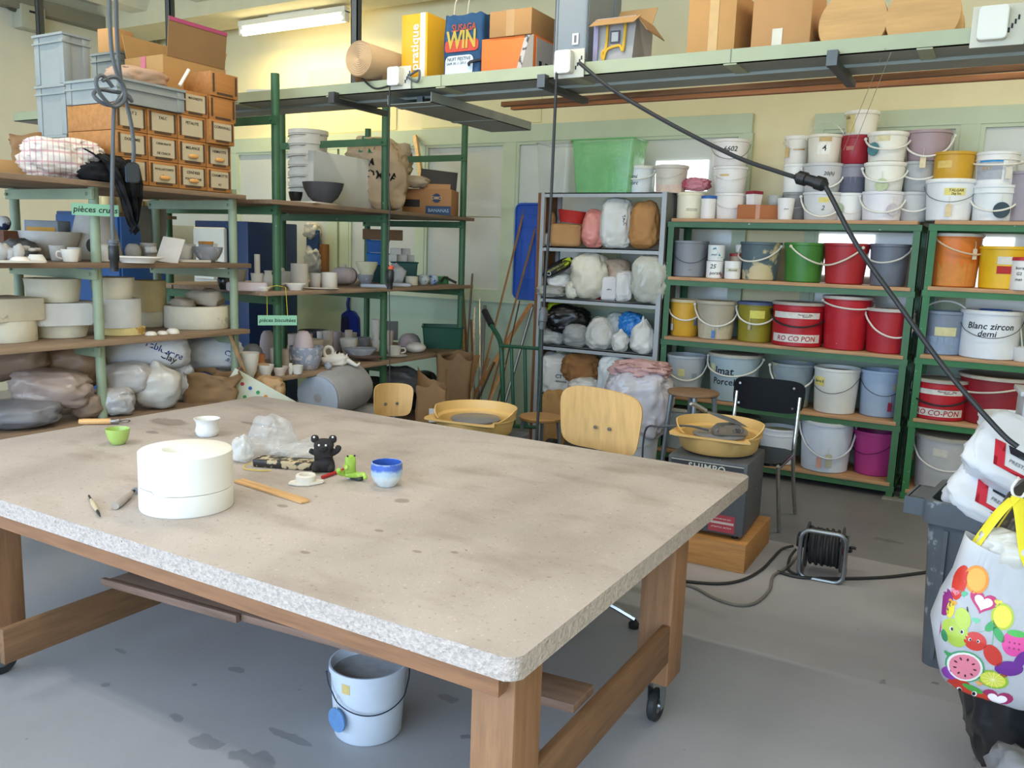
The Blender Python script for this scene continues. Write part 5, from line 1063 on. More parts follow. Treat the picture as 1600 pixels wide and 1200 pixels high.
for i, (px_, pz_) in enumerate(path):
    row = []
    for j in range(15):
        u = j / 14 - .5; wd = .3 - .012 * i * i * .45; k = noise.noise((u * 7, i * .35, 3)) 
        row.append(bm.verts.new((px_ + k * .03 + .02 * math.sin(u * 14), u * wd + i * .012, pz_ + k * .03 - (abs(u) * .08 if i > 6 else 0))))
    G.append(row)
for i in range(len(path) - 1):
    for j in range(14): bm.faces.new((G[i][j], G[i + 1][j], G[i + 1][j + 1], G[i][j + 1]))
bmesh.ops.solidify(bm, geom=bm.faces[:], thickness=.012); bmesh.ops.subdivide_edges(bm, edges=bm.edges[:], cuts=1, smooth=.6)
mk('drape', bm, BLK, t)
mk('fold', blob(.24, .24, .1, 115, .2, .2, sub=(28, 14)), BLK, t)
paper_bag('small brown paper bag behind the striped cloth', 40, 243, 42, 42, -4.25, zt + .085, 8, d=.12, crumple=.2)
c = onx(30, 252, -4.25); t = thing('carton', 'low open brown carton under the small paper bag', 'box', (c.x, c.y, zt), face_cam(c)); mk('body', cbox(.24, .2, .084, bev=.003), card('#a9814f'), t); mk('red_sticker', cbox(.05, .003, .02, z=.068, cx=.1, cy=-.102), mat('#d9483c', var=0), t)
# ------------------------------------------------------------------ things lying in the long overhead tray
zc = 2.4745; yt = 4.02
def px_at(px, y=yt): return ony(px, 80, y).x
x0 = px_at(588); t = thing('cardboard_roll', 'loosely rolled sheet of brown corrugated card in the overhead tray', 'cardboard roll', (ony(584, 80, 4).x, 3.99, zc + .004), PI / 2)
def ext(prof, l, bm, x0=0):
    A = [bm.verts.new((x0, x, z)) for x, z in prof]; Bv = [bm.verts.new((x0 + l, x, z)) for x, z in prof]
    for i in range(len(prof) - 1): bm.faces.new((A[i], A[i + 1], Bv[i + 1], Bv[i]))
CC = mat('#cfb28c', rough=.85, var=.06, scale=4)
pr = [(0, 0)]
for i in range(1, 9): pr += [(.0118 * i - .009, .004), (.0118 * i - .004, -.004), (.0118 * i - .001, .004)]
pr += [(.097, -.002), (.098, .48), (0, .48)]
mk('roll', xf(lathe(pr, 40), RT((-.12, 0, .165), 0, PI / 2, 0)), CC, t)
for k in range(2):
    r_ = .112 - .009 * k; bm = B(); ext([(.03 + r_ * math.cos(a), .118 + r_ * math.sin(a)) for a in [-2.75 + 2.6 * -0 + (-.35 - .0) * 0 + u / 24 * (3.5 - .25 * k) - .35 for u in range(25)]] if k else [(.175, .19), (.155, .14)] + [(.03 + r_ * math.cos(a), .118 + r_ * math.sin(a)) for a in [-.1 - u / 24 * 2.9 for u in range(25)]], .36, bm, .012 * k); bmesh.ops.solidify(bm, geom=bm.faces[:], thickness=.004); mk('outer_sheet', bm, CC, t)
xa, xb = px_at(624), px_at(664); hz = ony(645, 20, yt).z - zc
t = thing('yellow_box', 'tall yellow box with white stripe and the word pratique', 'box', ((xa + xb) / 2, yt + .17, zc), .0)
w = xb - xa; mk('body', cbox(w, .3, hz, bev=.003), mat('#dfa522', rough=.4, var=.04), t); mk('white_stripe', cbox(.035, .003, hz, cx=w * .33, cy=-.151), mat('#e6e2d4', var=0), t)
lettering('pratique', .075, mat('#f0ead8', var=0), t, (w * .04, -.1525, hz * .57), (PI / 2, -PI / 2, 0), bold=.015)
mk('base_strip', cbox(w + .002, .302, .02), mat('#e9e3d2', var=0), t)
xa, xb = px_at(685), px_at(748); hz = ony(715, 20, yt).z - zc; w = xb - xa
t = thing('shopping_bag', 'blue shopping bag printed with big yellow letters beside the yellow box', 'bag', ((xa + xb) / 2, yt + .1, zc), 0)
bm = B(); rings = []
for j in range(11):
    v = j / 10; ring = []
    for i, (x_, y_) in enumerate(peri(w * .97, .16, .03)):
        n_ = noise.noise((x_ * 9, y_ * 9, v * 2.5)) * .005
        ring.append(bm.verts.new((x_ * (1 + .03 * v) + n_, y_ * (1 - .3 * v) + n_, v * hz * (1 + (.05 * noise.noise((x_ * 25, y_ * 20, 1)) if j == 10 else 0)))))
    rings.append(ring)
n = len(rings[0]); bm.faces.new(rings[0][::-1])
for a, b in zip(rings, rings[1:]):
    for i in range(n): bm.faces.new((a[i], a[(i + 1) % n], b[(i + 1) % n], b[i]))
bmesh.ops.solidify(bm, geom=bm.faces[:], thickness=.002); bg = mk('bag', bm, mat('#3a6690', rough=.35, var=.25, scale=9), t); bv = mathutils_bvh(bg.data)
def on_bag(name, b2, m, off=.003):
    bmesh.ops.triangulate(b2, faces=b2.faces[:]); mk(name, project_y(b2, off), m, t)
YEL = mat('#e8cf62', var=0); RED = mat('#b8402c', var=0)
on_bag('red_panel', xf(prism(rrect(w * .82, hz * .16, .02, 4), 0, .001), RT((0, 0, hz * .58), PI / 2)), RED, .005)
on_bag('lettering', xf(text_bm('SUSAGA', .055, bold=.02, xs=.8), RT((.01, 0, hz * .82), PI / 2)), mat('#d86a4a', var=0), .006)
on_bag('lettering', xf(text_bm('WIN', .13, bold=.03, xs=.72), RT((0, 0, hz * .65), PI / 2)), YEL, .009)
on_bag('white_panel', xf(prism(rrect(w * .7, hz * .3, .03, 4), 0, .001), RT((-.01, 0, hz * .3), PI / 2)), mat('#c9d3da', rough=.4, var=.1, scale=8), .005)
on_bag('lettering', xf(text_bm('NUIT FESTIVE', .026), RT((-.01, 0, hz * .4), PI / 2)), INK, .008); on_bag('lettering', xf(text_bm('SAM 30.11.2013 - 19 h', .02), RT((0, 0, hz * .34), PI / 2)), INK, .008); on_bag('lettering', xf(text_bm('Samedi 30 nov. de 19 h', .022), RT((0, 0, hz * .06), PI / 2)), mat('#e6e6e6', var=0), .004)
for s in (-.05, .04): mk('handle', tube([(s - .02, -.045, hz), (s - .015, -.03, hz + .09), (s + .02, 0, hz + .1)], .007, 6, flat=.4), mat('#e3dcc4', var=0), t)
mk('black_cord', tube([(w * .2, -.07, hz * .3), (w * .3, -.1, hz * .33), (w * .52, -.05, hz * .38)], .008, 6), mat('#2b3034', var=0), t)
xa, xb = px_at(751), px_at(832); hz = ony(790, 57, yt).z - zc; w = xb - xa
t = thing('orange_box', 'orange box with a grey white end label in the overhead tray', 'box', ((xa + xb) / 2, yt + .17, zc), 0)
mk('body', cbox(w, .32, hz, bev=.002), mat('#e0702c', rough=.5, var=.04), t)
Mf = RT((0, -.1605, 0), PI / 2)
mk('grey_corner', prism([(w * .2, 0.002), (w / 2, .002), (w / 2, hz - .002), (w * .4, hz - .002)], 0, .002, M=Mf), mat('#8d8578', var=.05), t); mk('photo_strip', prism([(w * .14, .002), (w * .22, .002), (w * .43, hz - .002), (w * .34, hz - .002)], .002, .003, M=Mf), mat('#b9b0a8', var=0, spots='#4a4440', sscale=28, scut=.5), t)
mk('end_label', box(w / 2, w / 2 + .002, -.13, .12, .01, hz - .01), mat('#b8b0a8', var=.05), t)
for q in range(6): mk('pictogram', box(w / 2 + .002, w / 2 + .003, -.1 + .07 * (q % 3), -.07 + .07 * (q % 3), .03 + .06 * (q // 3), .06 + .06 * (q // 3)), INK, t)
h2 = ony(800, 15, yt).z - (zc + hz); t = thing('carton', 'plain brown carton standing on the orange box', 'box', ((xa + xb) / 2 + .02, yt + .18, zc + hz + .001), .0); mk('body', cbox(w * .8, .36, h2, bev=.003), card('#a67c4c'), t); mk('tape', cbox(.05, .361, h2 + .001), mat('#b08a5c', rough=.35), t)
xa, xb = px_at(862), px_at(915); w = xb - xa
t = thing('plastic_crate', 'dark grey plastic crate standing on end in the overhead tray', 'crate', ((xa + xb) / 2 + .0, yt + .12, zc + .008), 0)
bm = box(-w / 2, w / 2, -.1, -.094, 0, .62, bev=.002); box(-w / 2, -w / 2 + .006, -.1, .26, 0, .62, bm); box(w / 2 - .006, w / 2, -.1, .26, 0, .62, bm); box(-w / 2, w / 2, -.1, .26, 0, .006, bm)
mk('body', bm, mat('#858b8d', rough=.4, var=.04), t)
bm = box(-w / 2 - .01, w / 2 + .01, .2, .27, -.008, .0); box(w / 2, w / 2 + .01, .2, .27, 0, .62, bm); box(-w / 2 - .01, -w / 2, .2, .27, 0, .62, bm); box(-w / 2 + .004, w / 2 - .004, -.104, -.1, .085, .092, bm); box(-w / 2 + .01, -w / 2 + .02, -.104, -.1, .03, .6, bm); box(w / 2 - .02, w / 2 - .01, -.104, -.1, .03, .6, bm)
mk('rim', bm, mat('#7a8082', rough=.4, var=.04), t)
mk('label', cbox(.035, .003, .055, z=.16, cx=w * .15, cy=-.105), mat('#d8d8d4', var=0), t); mk('label_mark', cbox(.012, .003, .035, z=.17, cx=w * .15, cy=-.107), mat('#6a6a6a', var=0), t)
xa, xb = px_at(925), px_at(985); hz = ony(955, 25, yt).z - zc; w = xb - xa
t = thing('white_box', 'white carton with open brown flaps and a yellow hose picture', 'box', ((xa + xb) / 2, yt + .14, zc), -.0)
bm = B(); v = []
for (sx, sy) in ((-1, -1), (1, -1), (1, 1), (-1, 1)): v.append((sx, sy))
lo = [bm.verts.new((sx * w / 2, sy * .13, 0)) for sx, sy in v]; hi = [bm.verts.new((sx * w / 2 + .012, sy * .13 * .85, hz)) for sx, sy in v]
bm.faces.new(lo[::-1])
for i in range(4): bm.faces.new((lo[i], lo[(i + 1) % 4], hi[(i + 1) % 4], hi[i]))
bmesh.ops.solidify(bm, geom=bm.faces[:], thickness=.003); mk('body', bm, mat('#d3cfcc', rough=.5, var=.04), t)
mk('flap', xf(box(-w / 2 - .01, w / 2 + .02, -.1, 0, 0, .003), RT((.01, -.1, hz + .0), .55)), card('#b08a5a'), t); mk('flap', xf(box(0, .1, -.12, .12, 0, .003), RT((w / 2 + .01, 0, hz), 0, .9)), card('#a8825a'), t); mk('flap', xf(box(-w / 2, w / 2, 0, .12, 0, .003), RT((.01, .1, hz), 1.0)), card('#b08a5a'), t)
mk('purple_edge', cbox(.025, .003, hz * .95, cx=-w / 2 + .014, cy=-.131), mat('#8a84a0', var=0), t)
mk('hose_print', tube([(-.03, -.128, hz * .9), (-.032, -.13, hz * .5), (-.05, -.132, hz * .4), (-.042, -.133, hz * .28), (-.025, -.132, hz * .45), (.04, -.13, hz * .5), (.06, -.13, hz * .42), (.066, -.127, hz * .9)], .007, 6), mat('#d8a92c', var=0), t)
mk('printed_plate', cbox(.05, .002, .06, z=hz * .55, cx=.012, cy=-.127), mat('#4a4a50', var=0), t); mk('printed_plate_face', cbox(.036, .002, .044, z=hz * .55 + .008, cx=.012, cy=-.1285), mat('#b9b7b4', var=0), t)
for xa, xb, top, lab, h_, rz in ((1072, 1148, -14, 'tall taped brown carton left of the wide one in the overhead tray', '#bb8c54', -.06), (1170, 1262, -24, 'wide brown carton with torn white tape in the overhead tray', '#b98a58', 0)):
    xa, xb = px_at(xa), px_at(xb); hz = ony((1110 if rz else 1220), top, yt).z - zc; w = xb - xa
    t = thing('carton', lab, 'box', ((xa + xb) / 2, yt + .17, zc), rz); mk('body', cbox(w, .3, hz, bev=.003), card(h_), t)
    mk('tape', cbox(.045, .003, hz * (.9 if rz else .45), cx=w * .05 if rz else -w * .05, cy=-.151, z=.002), mat('#c9a36c' if rz else '#d8d0bc', rough=.3), t)
    if rz: mk('flap', xf(box(-w / 2, w / 2, -.1, 0, 0, .003), RT((0, -.15, hz), -.7)), card('#9a7042'), t)
for cx_, w_, top, lab in ((1325, 104, -44, 'round pale wooden disc on edge next to the wide carton'), (1434, 110, -38, 'round pale wooden disc on edge farther from the cartons')):
    x = px_at(cx_); r = size_at(w_ / 2, (x, yt, 2.6)); t = thing('round_box', lab, 'round box', (x, yt + .16, zc + r), 0)
    mk('drum', xf(lathe([(0, -.12), (r * .98, -.12), (r, -.11), (r, .11), (r * .98, .12), (0, .12)], 40), RT((0, 0, 0), PI / 2 - .06, 0, 0)), wood('#c99c62', axis=0, var=.12), t)
    mk('rim', xf(lathe([(r * .985, -.125), (r * 1.012, -.125), (r * 1.012, -.09), (r * .985, -.09)], 40), RT((0, 0, 0), PI / 2 - .06 + 0, 0, 0)), wood('#a87c4a', axis=0), t)
xa, xb = onx(372, 120, -3.9), 0
x0 = px_at(372); t = thing('flat_box', 'flat yellow and white printed box behind the topmost drawer box', 'box', (px_at(392), yt + .16, zc), .3); mk('body', cbox(.22, .2, .08, bev=.002), mat('#d8aa34', rough=.5, var=.05), t); mk('white_top', cbox(.224, .204, .02, z=.08), mat('#d5d6cf', var=0), t); lettering('PIZZA', .04, mat('#e9cf86', var=0), t, (0, -.1025, .04), bold=.01)
# junction boxes on the tray face
def jbox(label, px, py, s=1):
    p = ony(px, py, 3.943); t = thing('junction_box', label, 'electrical box', (p.x, 3.944, p.z), 0)
    mk('back_plate', box(-.075 * s, .075 * s, -.006, 0, -.062 * s, .062 * s, bev=.002), mat('#c5c2b0', rough=.5, var=.04), t)
    mk('cover', xf(prism(rrect(.082 * s, .1 * s, .012, 4), 0, .045, bev=.003), RT((-.018, -.006, .004), PI / 2)), mat('#dcdace', rough=.4, var=.03), t)
    for q in range(4): mk('slot', box(.035 + .01 * q - .001, .041 + .01 * q, -.008, -.005, -.03 + .015 * q, -.012 + .015 * q), INK, t)
    return p
j1 = jbox('white junction box with loose wires under the yellow box', 626, 122); j2 = jbox('white junction box under the standing grey crate where two cables leave', 890, 100, 1.1); j3 = jbox('white junction box on the tray at the frame corner', 1560, 40, 1.25)
CAB = mat('#2b2c2e', rough=.5, var=.05); CABG = mat('#54585c', rough=.45, var=.05)
solo('loose_wire', tube([ony(565, 122, 3.93), ony(585, 138, 3.92), ony(608, 134, 3.925), ony(616, 128, 3.93)], .006, 6), CAB, 'short loose black wire sagging beside the first junction box', 'wire')
solo('loose_wire', tube([ony(640, 118, 3.935), ony(655, 110, 3.92), ony(652, 128, 3.925), ony(636, 120, 3.93)], .006, 6), CABG, 'grey wire loop right beside the first junction box', 'wire')
# ------------------------------------------------------------------ hanging cables
def cable(label, pts, r, m=CAB, plugs=(), y=None, name='cable', cat='cable'):
    P = [Vector(p) for p in pts]; t = thing(name, label, cat, P[0]); O = P[0]
    mk('cord', tube([p - O for p in P], r, 8, smooth=6), m, t)
    for nm, bm, m_ in plugs: mk(nm, xf(bm, Matrix.Translation(-O)), m_, t)
    return t
BLU = mat('#2f4666', rough=.4, var=.05); BK2 = mat('#1f2022', rough=.4, var=.05)
def vplug(p0, p1, r): 
    d = (p1 - p0).length; M = Matrix.Translation(p0) @ (p1 - p0).to_track_quat('Z', 'Y').to_matrix().to_4x4()
    return xf(lathe([(0, 0), (r * .5, 0), (r * .7, d * .1), (r, d * .2), (r, d * .62), (r * .8, d * .66), (r * .8, d), (0, d)], 14), M)
H_ = lambda px, py, dx=0: onx(px, py, -3.35 + dx)
P1 = [H_(171, -30), H_(172, 40), H_(176, 90), H_(188, 130), H_(193, 148, .02), H_(178, 164, .03), H_(158, 160, .02), H_(146, 148), H_(155, 140, -.02), H_(176, 143, -.02), H_(194, 146), H_(200, 152, .03), H_(206, 158, .03), H_(196, 146, .02), H_(182, 160), H_(178, 175), H_(176, 250), H_(175, 330), H_(177, 378)]
cable('grey black cable knotted under the ceiling ending in a long plug', P1, .0085, CABG, [('plug', vplug(H_(177, 376), H_(179, 424), .022), BK2), ('collar', vplug(H_(177, 374), H_(177, 384), .024), CABG)])
P2 = [H_(181, -30, -.03), H_(183, 60, -.03), H_(188, 120, -.03), H_(195, 150, -.03), H_(200, 170, -.03), H_(206, 200, -.03), H_(209, 230, -.03), H_(208, 254, -.03)]
pb = H_(207, 252, -.03); sk = xf(prism(rrect(.055, .085, .012, 3), -.018, .018, bev=.004), Matrix.Translation(pb + Vector((0, 0, -.05))) @ Matrix.Rotation(face_cam(pb), 4, 'Z') @ Matrix.Rotation(PI / 2, 4, 'X'))
sk2 = xf(prism(rrect(.02, .07, .006, 3), -.02, .022, bev=.003), Matrix.Translation(pb + Vector((-.028, -.006, -.055))) @ Matrix.Rotation(face_cam(pb), 4, 'Z') @ Matrix.Rotation(PI / 2, 4, 'X'))
cable('cable hanging in front of the drawer boxes ending in a black and blue socket', P2, .0085, CABG, [('socket_block', sk, BK2), ('blue_socket', sk2, BLU)])
HP1 = [(176, 132), (160, 114), (152, 122), (158, 142), (176, 162), (192, 156), (196, 140), (188, 122), (176, 116), (160, 122)]
cable('loop of grey cable forming the knot in front of the flat grey crate', [H_(a - 2 if a < 160 else a, b + 4, .045) for a, b in HP1], .0085, CABG)
J = lambda px, py: ony(px, py, 3.9)
cable('thin cable dropping from the first junction box to a plug by the middle shelf', [J(609, 130), J(608, 200), J(607, 300), J(609, 325), J(606, 400), J(607, 425)], .0045, CAB, [('plug', vplug(J(611, 418), J(609, 452), .02), BK2), ('red_band', vplug(J(611, 415), J(611, 424), .016), mat('#c2502c', var=0)), ('hook', tube([J(612, 420), J(604, 424), J(602, 440), J(606, 450)], .004, 6), BK2)])
cable('thin dark cord hanging on below the plug on the second green post', [J(608, 455), J(609, 520), J(609, 600), J(612, 640)], .003, CAB)
cable('black cable hanging straight down past the bag shelf to a grey coupling', [J(870, 112), J(866, 200), J(860, 330), J(852, 440), J(850, 484)], .008, CAB, [('coupling', vplug(J(850, 480), J(847, 514), .024), mat('#4c5054', rough=.4)), ('tail', tube([J(847, 512), J(844, 600), J(840, 660), J(838, 720)], .008, 8), CAB)])
pts = [J(905, 98), J(960, 142), J(1050, 195), J(1150, 245), J(1215, 268), ony(1247, 278, 3.9)]
cable('long black cable slung from the junction box to the big black coupling', pts, .0095, CAB, [('coupling', vplug(ony(1243, 276, 3.9), ony(1270, 283, 3.88), .03), BK2), ('coupling', vplug(ony(1292, 290, 3.86), ony(1266, 282, 3.88), .03), BK2)])
cable('thick black cable falling from the coupling to the white sacks', [ony(1288, 288, 3.86), ony(1300, 310, 3.84), ony(1340, 385, 3.8), ony(1400, 470, 3.74), ony(1480, 580, 3.66), ony(1560, 672, 3.58), ony(1590, 698, 3.56)], .0105, CAB)
for a, b in (((1383, 75), (1318, 235)), ((1392, 82), (1330, 240))):
    solo('thin_string', tube([ony(*a, 3.93), ony(b[0], b[1], 6.2)], .0015, 4, smooth=0), mat('#c9bfa8', var=0), 'thin pale string running from the tray bracket down to the white pails', 'string', group='strings from the tray bracket')
# ------------------------------------------------------------------ bags on the grey metal shelf
yb_ = 6.33
def sbag(label, cx, base, w, top, z, m, seed, y=yb_, neck=0, amp=.16, crease=.14, name='plastic_bag', cat='bag', d=None, p=2.8, taper=0, lean=(0, 0), txt=(), up=0, rot=0):
    c = ony(cx, base, y); W = size_at(w, c); H = ony(cx, top, y).z - z - up
    bm = blob(W * 1.06, d or min(.24, W * .9), H, seed, amp, crease, 1.7, p, neck, sub=(48, 30), taper=taper, lean=lean)
    if not txt: return solo(name, bm, m, label, cat, (c.x, y, z + up + .002), face_cam(c) + rot)
    t = thing(name, label, cat, (c.x, y, z + up + .002), face_cam(c) + rot); o = mk('sack', bm, m, t); bv_ = mathutils_bvh(o.data)
    for s_, sz, lx, lz, ry in txt:
        b2 = xf(text_bm(s_, sz, bold=.01), RT((lx, 0, lz), PI / 2, ry))
        for v in b2.verts:
            hit = bv_.ray_cast(Vector((v.co.x, -2, v.co.z)), Vector((0, 1, 0)))[0]; v.co.y = hit.y - .003 if hit is not None else -.05
        mk('lettering', b2, INK, t)
    return t
KB = mat('#b58a5a', rough=.8, var=.08, scale=5); WB = mat('#dcd9d4', rough=.4, var=.06, spec=.5); WC = mat('#d8d2be', rough=.4, var=.06, spec=.5); CB2 = film('#d3d3cc', .8)
z = GZ[1]
sbag('brown paper bag squeezed into the dark side of the top bag row', 853, 364, 26, 328, z, KB, 201, y=6.38, up=.09)
sbag('small white plastic bag under the brown one in the top row', 852, 386, 22, 364, z, WB, 202, y=6.3)
sbag('square brown paper packet carrying the red basin', 884, 388, 46, 350, z, KB, 203, amp=.05, crease=.05, p=7, name='paper_packet', cat='packet', d=.2)
c = ony(893, 345, 6.34); zb2 = ony(893, 351, 6.34).z; t = solo('red_basin', lathe([(0, .0), (.1, 0), (.125, .09), (.13, .1), (.122, .1), (.095, .008), (0, .008)], 36, sy=.85), plastic('#b8342f'), 'red plastic basin tilted on top of the brown packet', 'basin', (c.x, c.y, zb2 + .014), (0, .1, 0))
sbag('pink bag of powder with a white label', 926, 389, 38, 330, z, mat('#dd8d82', rough=.4, var=.08, spec=.5), 204, taper=.25, y=6.31)
c = ony(925, 362, 6.22); solo('white_label', box(-.035, .035, -.001, .001, -.028, .028), mat('#e3d9dc', var=.03), 'white paper label stuck on the pink bag', 'label', (c.x, 6.205, c.z), face_cam(c)) if False else None
sbag('tall white plastic sack lettered TALC in the top bag row', 961, 390, 46, 310, z, mat('#d3d3cd', rough=.35, var=.06, spec=.5), 205, amp=.08, p=4, txt=(('TALC', .034, .06, .22, 1.35),))
sbag('large brown paper sack with folded top at the end of the top row', 1006, 389, 48, 314, z, mat('#b8854f', rough=.7, var=.08), 206, amp=.12, taper=.15)
z = GZ[2]
sbag('grey flat bag poking out at the edge of the second bag row', 862, 466, 46, 446, z, mat('#a5a39c', rough=.5), 211, y=6.26)
sbag('white pillow shaped bag under the black and yellow one', 874, 452, 36, 426, z, WB, 212, y=6.34, up=.065, amp=.08)
c = ony(877, 420, 6.27); t = thing('black_bag', 'black bag with yellow print leaning over the second bag row', 'bag', (c.x, c.y, c.z - .035), (0, -.52, face_cam(c))); o = mk('sack', blob(.27, .12, .1, 213, .12, .12, sub=(40, 20)), mat('#1e1e1e', rough=.35, var=.1), t)
bv = mathutils_bvh(o.data); mk('lettering', project_y(xf(text_bm('MULTICOL FUGEN', .022, bold=.015), RT((.0, 0, .06), PI / 2))), mat('#d0cf2c', var=0), t); mk('lettering', project_y(xf(text_bm('GRIS ACIER 5', .018, bold=.015), RT((.03, 0, .035), PI / 2))), mat('#d0cf2c', var=0), t)
b2 = prism(rrect(.07, .05, .01, 3), 0, .001, M=RT((.09, 0, .062), PI / 2)); bmesh.ops.subdivide_edges(b2, edges=b2.edges[:], cuts=2); mk('yellow_print', project_y(b2), mat('#b4c42c', var=0), t); b2 = lathe([(.012, 0), (.018, 0), (.018, .001), (.012, .001)], 16); xf(b2, RT((-.09, 0, .045), PI / 2)); mk('ring_logo', project_y(b2), mat('#c9c9c9', var=0), t)
sbag('big cream plastic sack in the middle of the second bag row', 920, 470, 50, 396, z, WC, 214, taper=-.15, y=6.31)
sbag('small cream crumpled packet beside the big cream sack', 894, 466, 20, 440, z, WC, 215, y=6.24)
pot('little red plastic scoop lying before the cream sack', 931, 468, 16, 447, z, 'cone', plastic('#c8343a'), 'scoop', 'scoop', x=None)
sbag('white paper packet with small print left of a plain one', 951, 471, 24, 432, z, mat('#d9d6d6', rough=.6, var=.04), 216, p=6, amp=.05, name='paper_packet', cat='packet', txt=(('plâtre', .016, 0, .09, 0),))
sbag('plain white plastic packet right of the printed one', 974, 470, 24, 424, z, WB, 217, p=4, y=6.3)
sbag('tan crumpled bag behind the white packets', 962, 440, 40, 404, z, mat('#b9a18a', rough=.4), 218, y=6.42, up=.1)
sbag('translucent bag bulging out over the shelf edge', 1013, 480, 52, 400, z, film('#c6c7bc', .85), 219, y=6.22, up=.0, taper=.0, lean=(.0, 0), d=.2)
z = GZ[3]
sbag('neon yellow bag behind the black one in the third bag row', 870, 500, 32, 470, z, mat('#b8c92c', rough=.4), 221, y=6.4, up=.12)
sbag('black plastic bag heaped on grey bags in the third row', 886, 522, 60, 477, z, mat('#151517', rough=.3, spec=.5), 222, y=6.3, up=.1, crease=.25)
sbag('silvery grey bag beneath the black one near the brown side', 865, 544, 40, 513, z, mat('#a4a4a2', rough=.35), 223, y=6.28)
sbag('rounded grey plastic bag beneath the black one', 899, 545, 40, 506, z, mat('#9c9c9a', rough=.35), 224, y=6.27)
sbag('white bag of powder with a paper label in the third row', 937, 547, 48, 496, z, mat('#cfccc6', rough=.45), 225, taper=.3, y=6.28)
sbag('small white knotted bag between two white powder bags', 968, 552, 24, 514, z, WB, 226, neck=.3, y=6.24)
sbag('clear crumpled plastic bag behind the knotted one', 968, 520, 44, 488, z, film('#cdd2d0', .7), 227, y=6.4, up=.1)
sbag('bright blue plastic bag in the third bag row', 986, 522, 34, 488, z, mat('#2f7cc4', rough=.3), 228, y=6.33, up=.1, crease=.3)
sbag('pointed white tied bag at the end of the third row', 1003, 552, 44, 496, z, WB, 229, taper=.45, neck=.4, y=6.26)
z = GZ[4]
sbag('white plastic sack with black handwriting in the lowest bag row', 868, 616, 44, 552, z, WB, 231, p=4, amp=.1, txt=(('CT', .045, .02, .17, .1), ('chamotte', .03, .03, .13, .1)))
sbag('brown paper bag set on top of white sacks in the lowest row', 908, 594, 56, 552, z, mat('#96693f', rough=.8, var=.1), 232, up=.13, crease=.2)
sbag('white rounded sack under the brown paper bag', 914, 616, 46, 588, z, WB, 233, y=6.26)
sbag('tall white plastic sack beside the pink topped bag', 958, 616, 46, 556, z, mat('#d5dade', rough=.35), 234, p=4, y=6.28)
sbag('brown crumpled bag at the back of the lowest row', 996, 580, 44, 560, z, mat('#a8693c', rough=.7), 235, y=6.4, up=.25)
# bucket wrapped in a pink edged plastic bag, standing before the shelf
t = bucket('white bucket on the floor inside a pink topped plastic bag', 998, 655, 68, 5.5, 0, '#ccd1da', taper=.84, handle='front', wire=True, drop=.9)
c = Vector(t.location); H = t['_h']
o = thing('plastic_bag', 'clear plastic bag with pink rim pulled over the white bucket', 'bag', (c.x, c.y, H - .12), face_cam(c)); r = .175
mk('bag', xf(blob(r * 2.55, r * 2.4, .5, 251, .16, .12, 2.2, 3.2, sub=(72, 44)), Matrix.Translation((0, 0, .0))), mat('#c6c2c8', rough=.3, var=.1, spec=.6), o); mk('pink_rim', xf(blob(r * 2.2, r * 2.0, .13, 253, .25, .3, 2.4, sub=(56, 26)), Matrix.Translation((0, 0, .41))), mat('#cba2a0', rough=.35, var=.14, scale=10), o)
sbag('brown crumpled paper bag low behind the little stool', 862, 700, 44, 610, .0, KB, 241, y=5.9, up=-.0)
# ------------------------------------------------------------------ corner: blue tray, wood and metal offcuts, hand truck
c = ony(828, 392, 6.66); xa = ony(803, 392, 6.66).x; xb = ony(851, 392, 6.66).x; za = ony(826, 318, 6.66).z; zb2 = ony(826, 468, 6.66).z
t = thing('blue_tray', 'blue plastic pallet panel hanging upright on the wall behind the wooden strips', 'panel', ((xa + xb) / 2, 6.68, zb2), 0); w, h = xb - xa, za - zb2; BLP = plastic('#2b55b0')
mk('panel', xf(prism(rrect(w, h, .05, 5), -.012, .012, bev=.004), RT((0, 0, h / 2), PI / 2)), BLP, t)
for k in range(7): mk('rib', box(-w / 2 + .03, w / 2 - .03, -.018, -.012, h * (.08 + .135 * k), h * (.08 + .135 * k) + .012), BLP, t)
mk('rim', xf(tube([(x, y, 0) for x, y in rrect(w - .01, h - .01, .05, 5)], .012, 6, closed=True, smooth=0), RT((0, -.012, h / 2), PI / 2)), BLP, t)
sticks = [((745, 620), (822, 317), 6.16, '#a87a4e', .017, 'w'), ((766, 622), (838, 352), 6.12, '#a0744a', .017, 'w'), ((778, 560), (829, 475), 6.2, '#b07c4c', .03, 'w'), ((735, 610), (720, 446), 6.0, '#8d6a4a', .028, 'w'), ((745, 610), (736, 500), 6.05, '#7a5c40', .02, 'w'), ((744, 580), (743, 480), 6.1, '#c9c4ba', .014, 'w'), ((735, 560), (738, 428), 6.2, '#77706a', .01, 'm'), ((747, 560), (750, 468), 6.02, '#c0c2c4', .008, 'm'), ((760, 600), (757, 478), 6.25, '#8c8f90', .02, 'm'), ((738, 620), (746, 555), 5.85, '#9a7450', .026, 'w'), ((752, 618), (764, 560), 5.88, '#8a6a4c', .014, 'w'), ((757, 622), (772, 566), 5.86, '#58544e', .01, 'm'), ((724, 618), (722, 545), 5.95, '#94704e', .02, 'w'), ((775, 615), (788, 570), 5.9, '#b58a5c', .016, 'w'), ((810, 610), (832, 480), 6.3, '#8a8c8c', .014, 'm'), ((800, 600), (812, 470), 6.35, '#6a4c30', .012, 'w')]
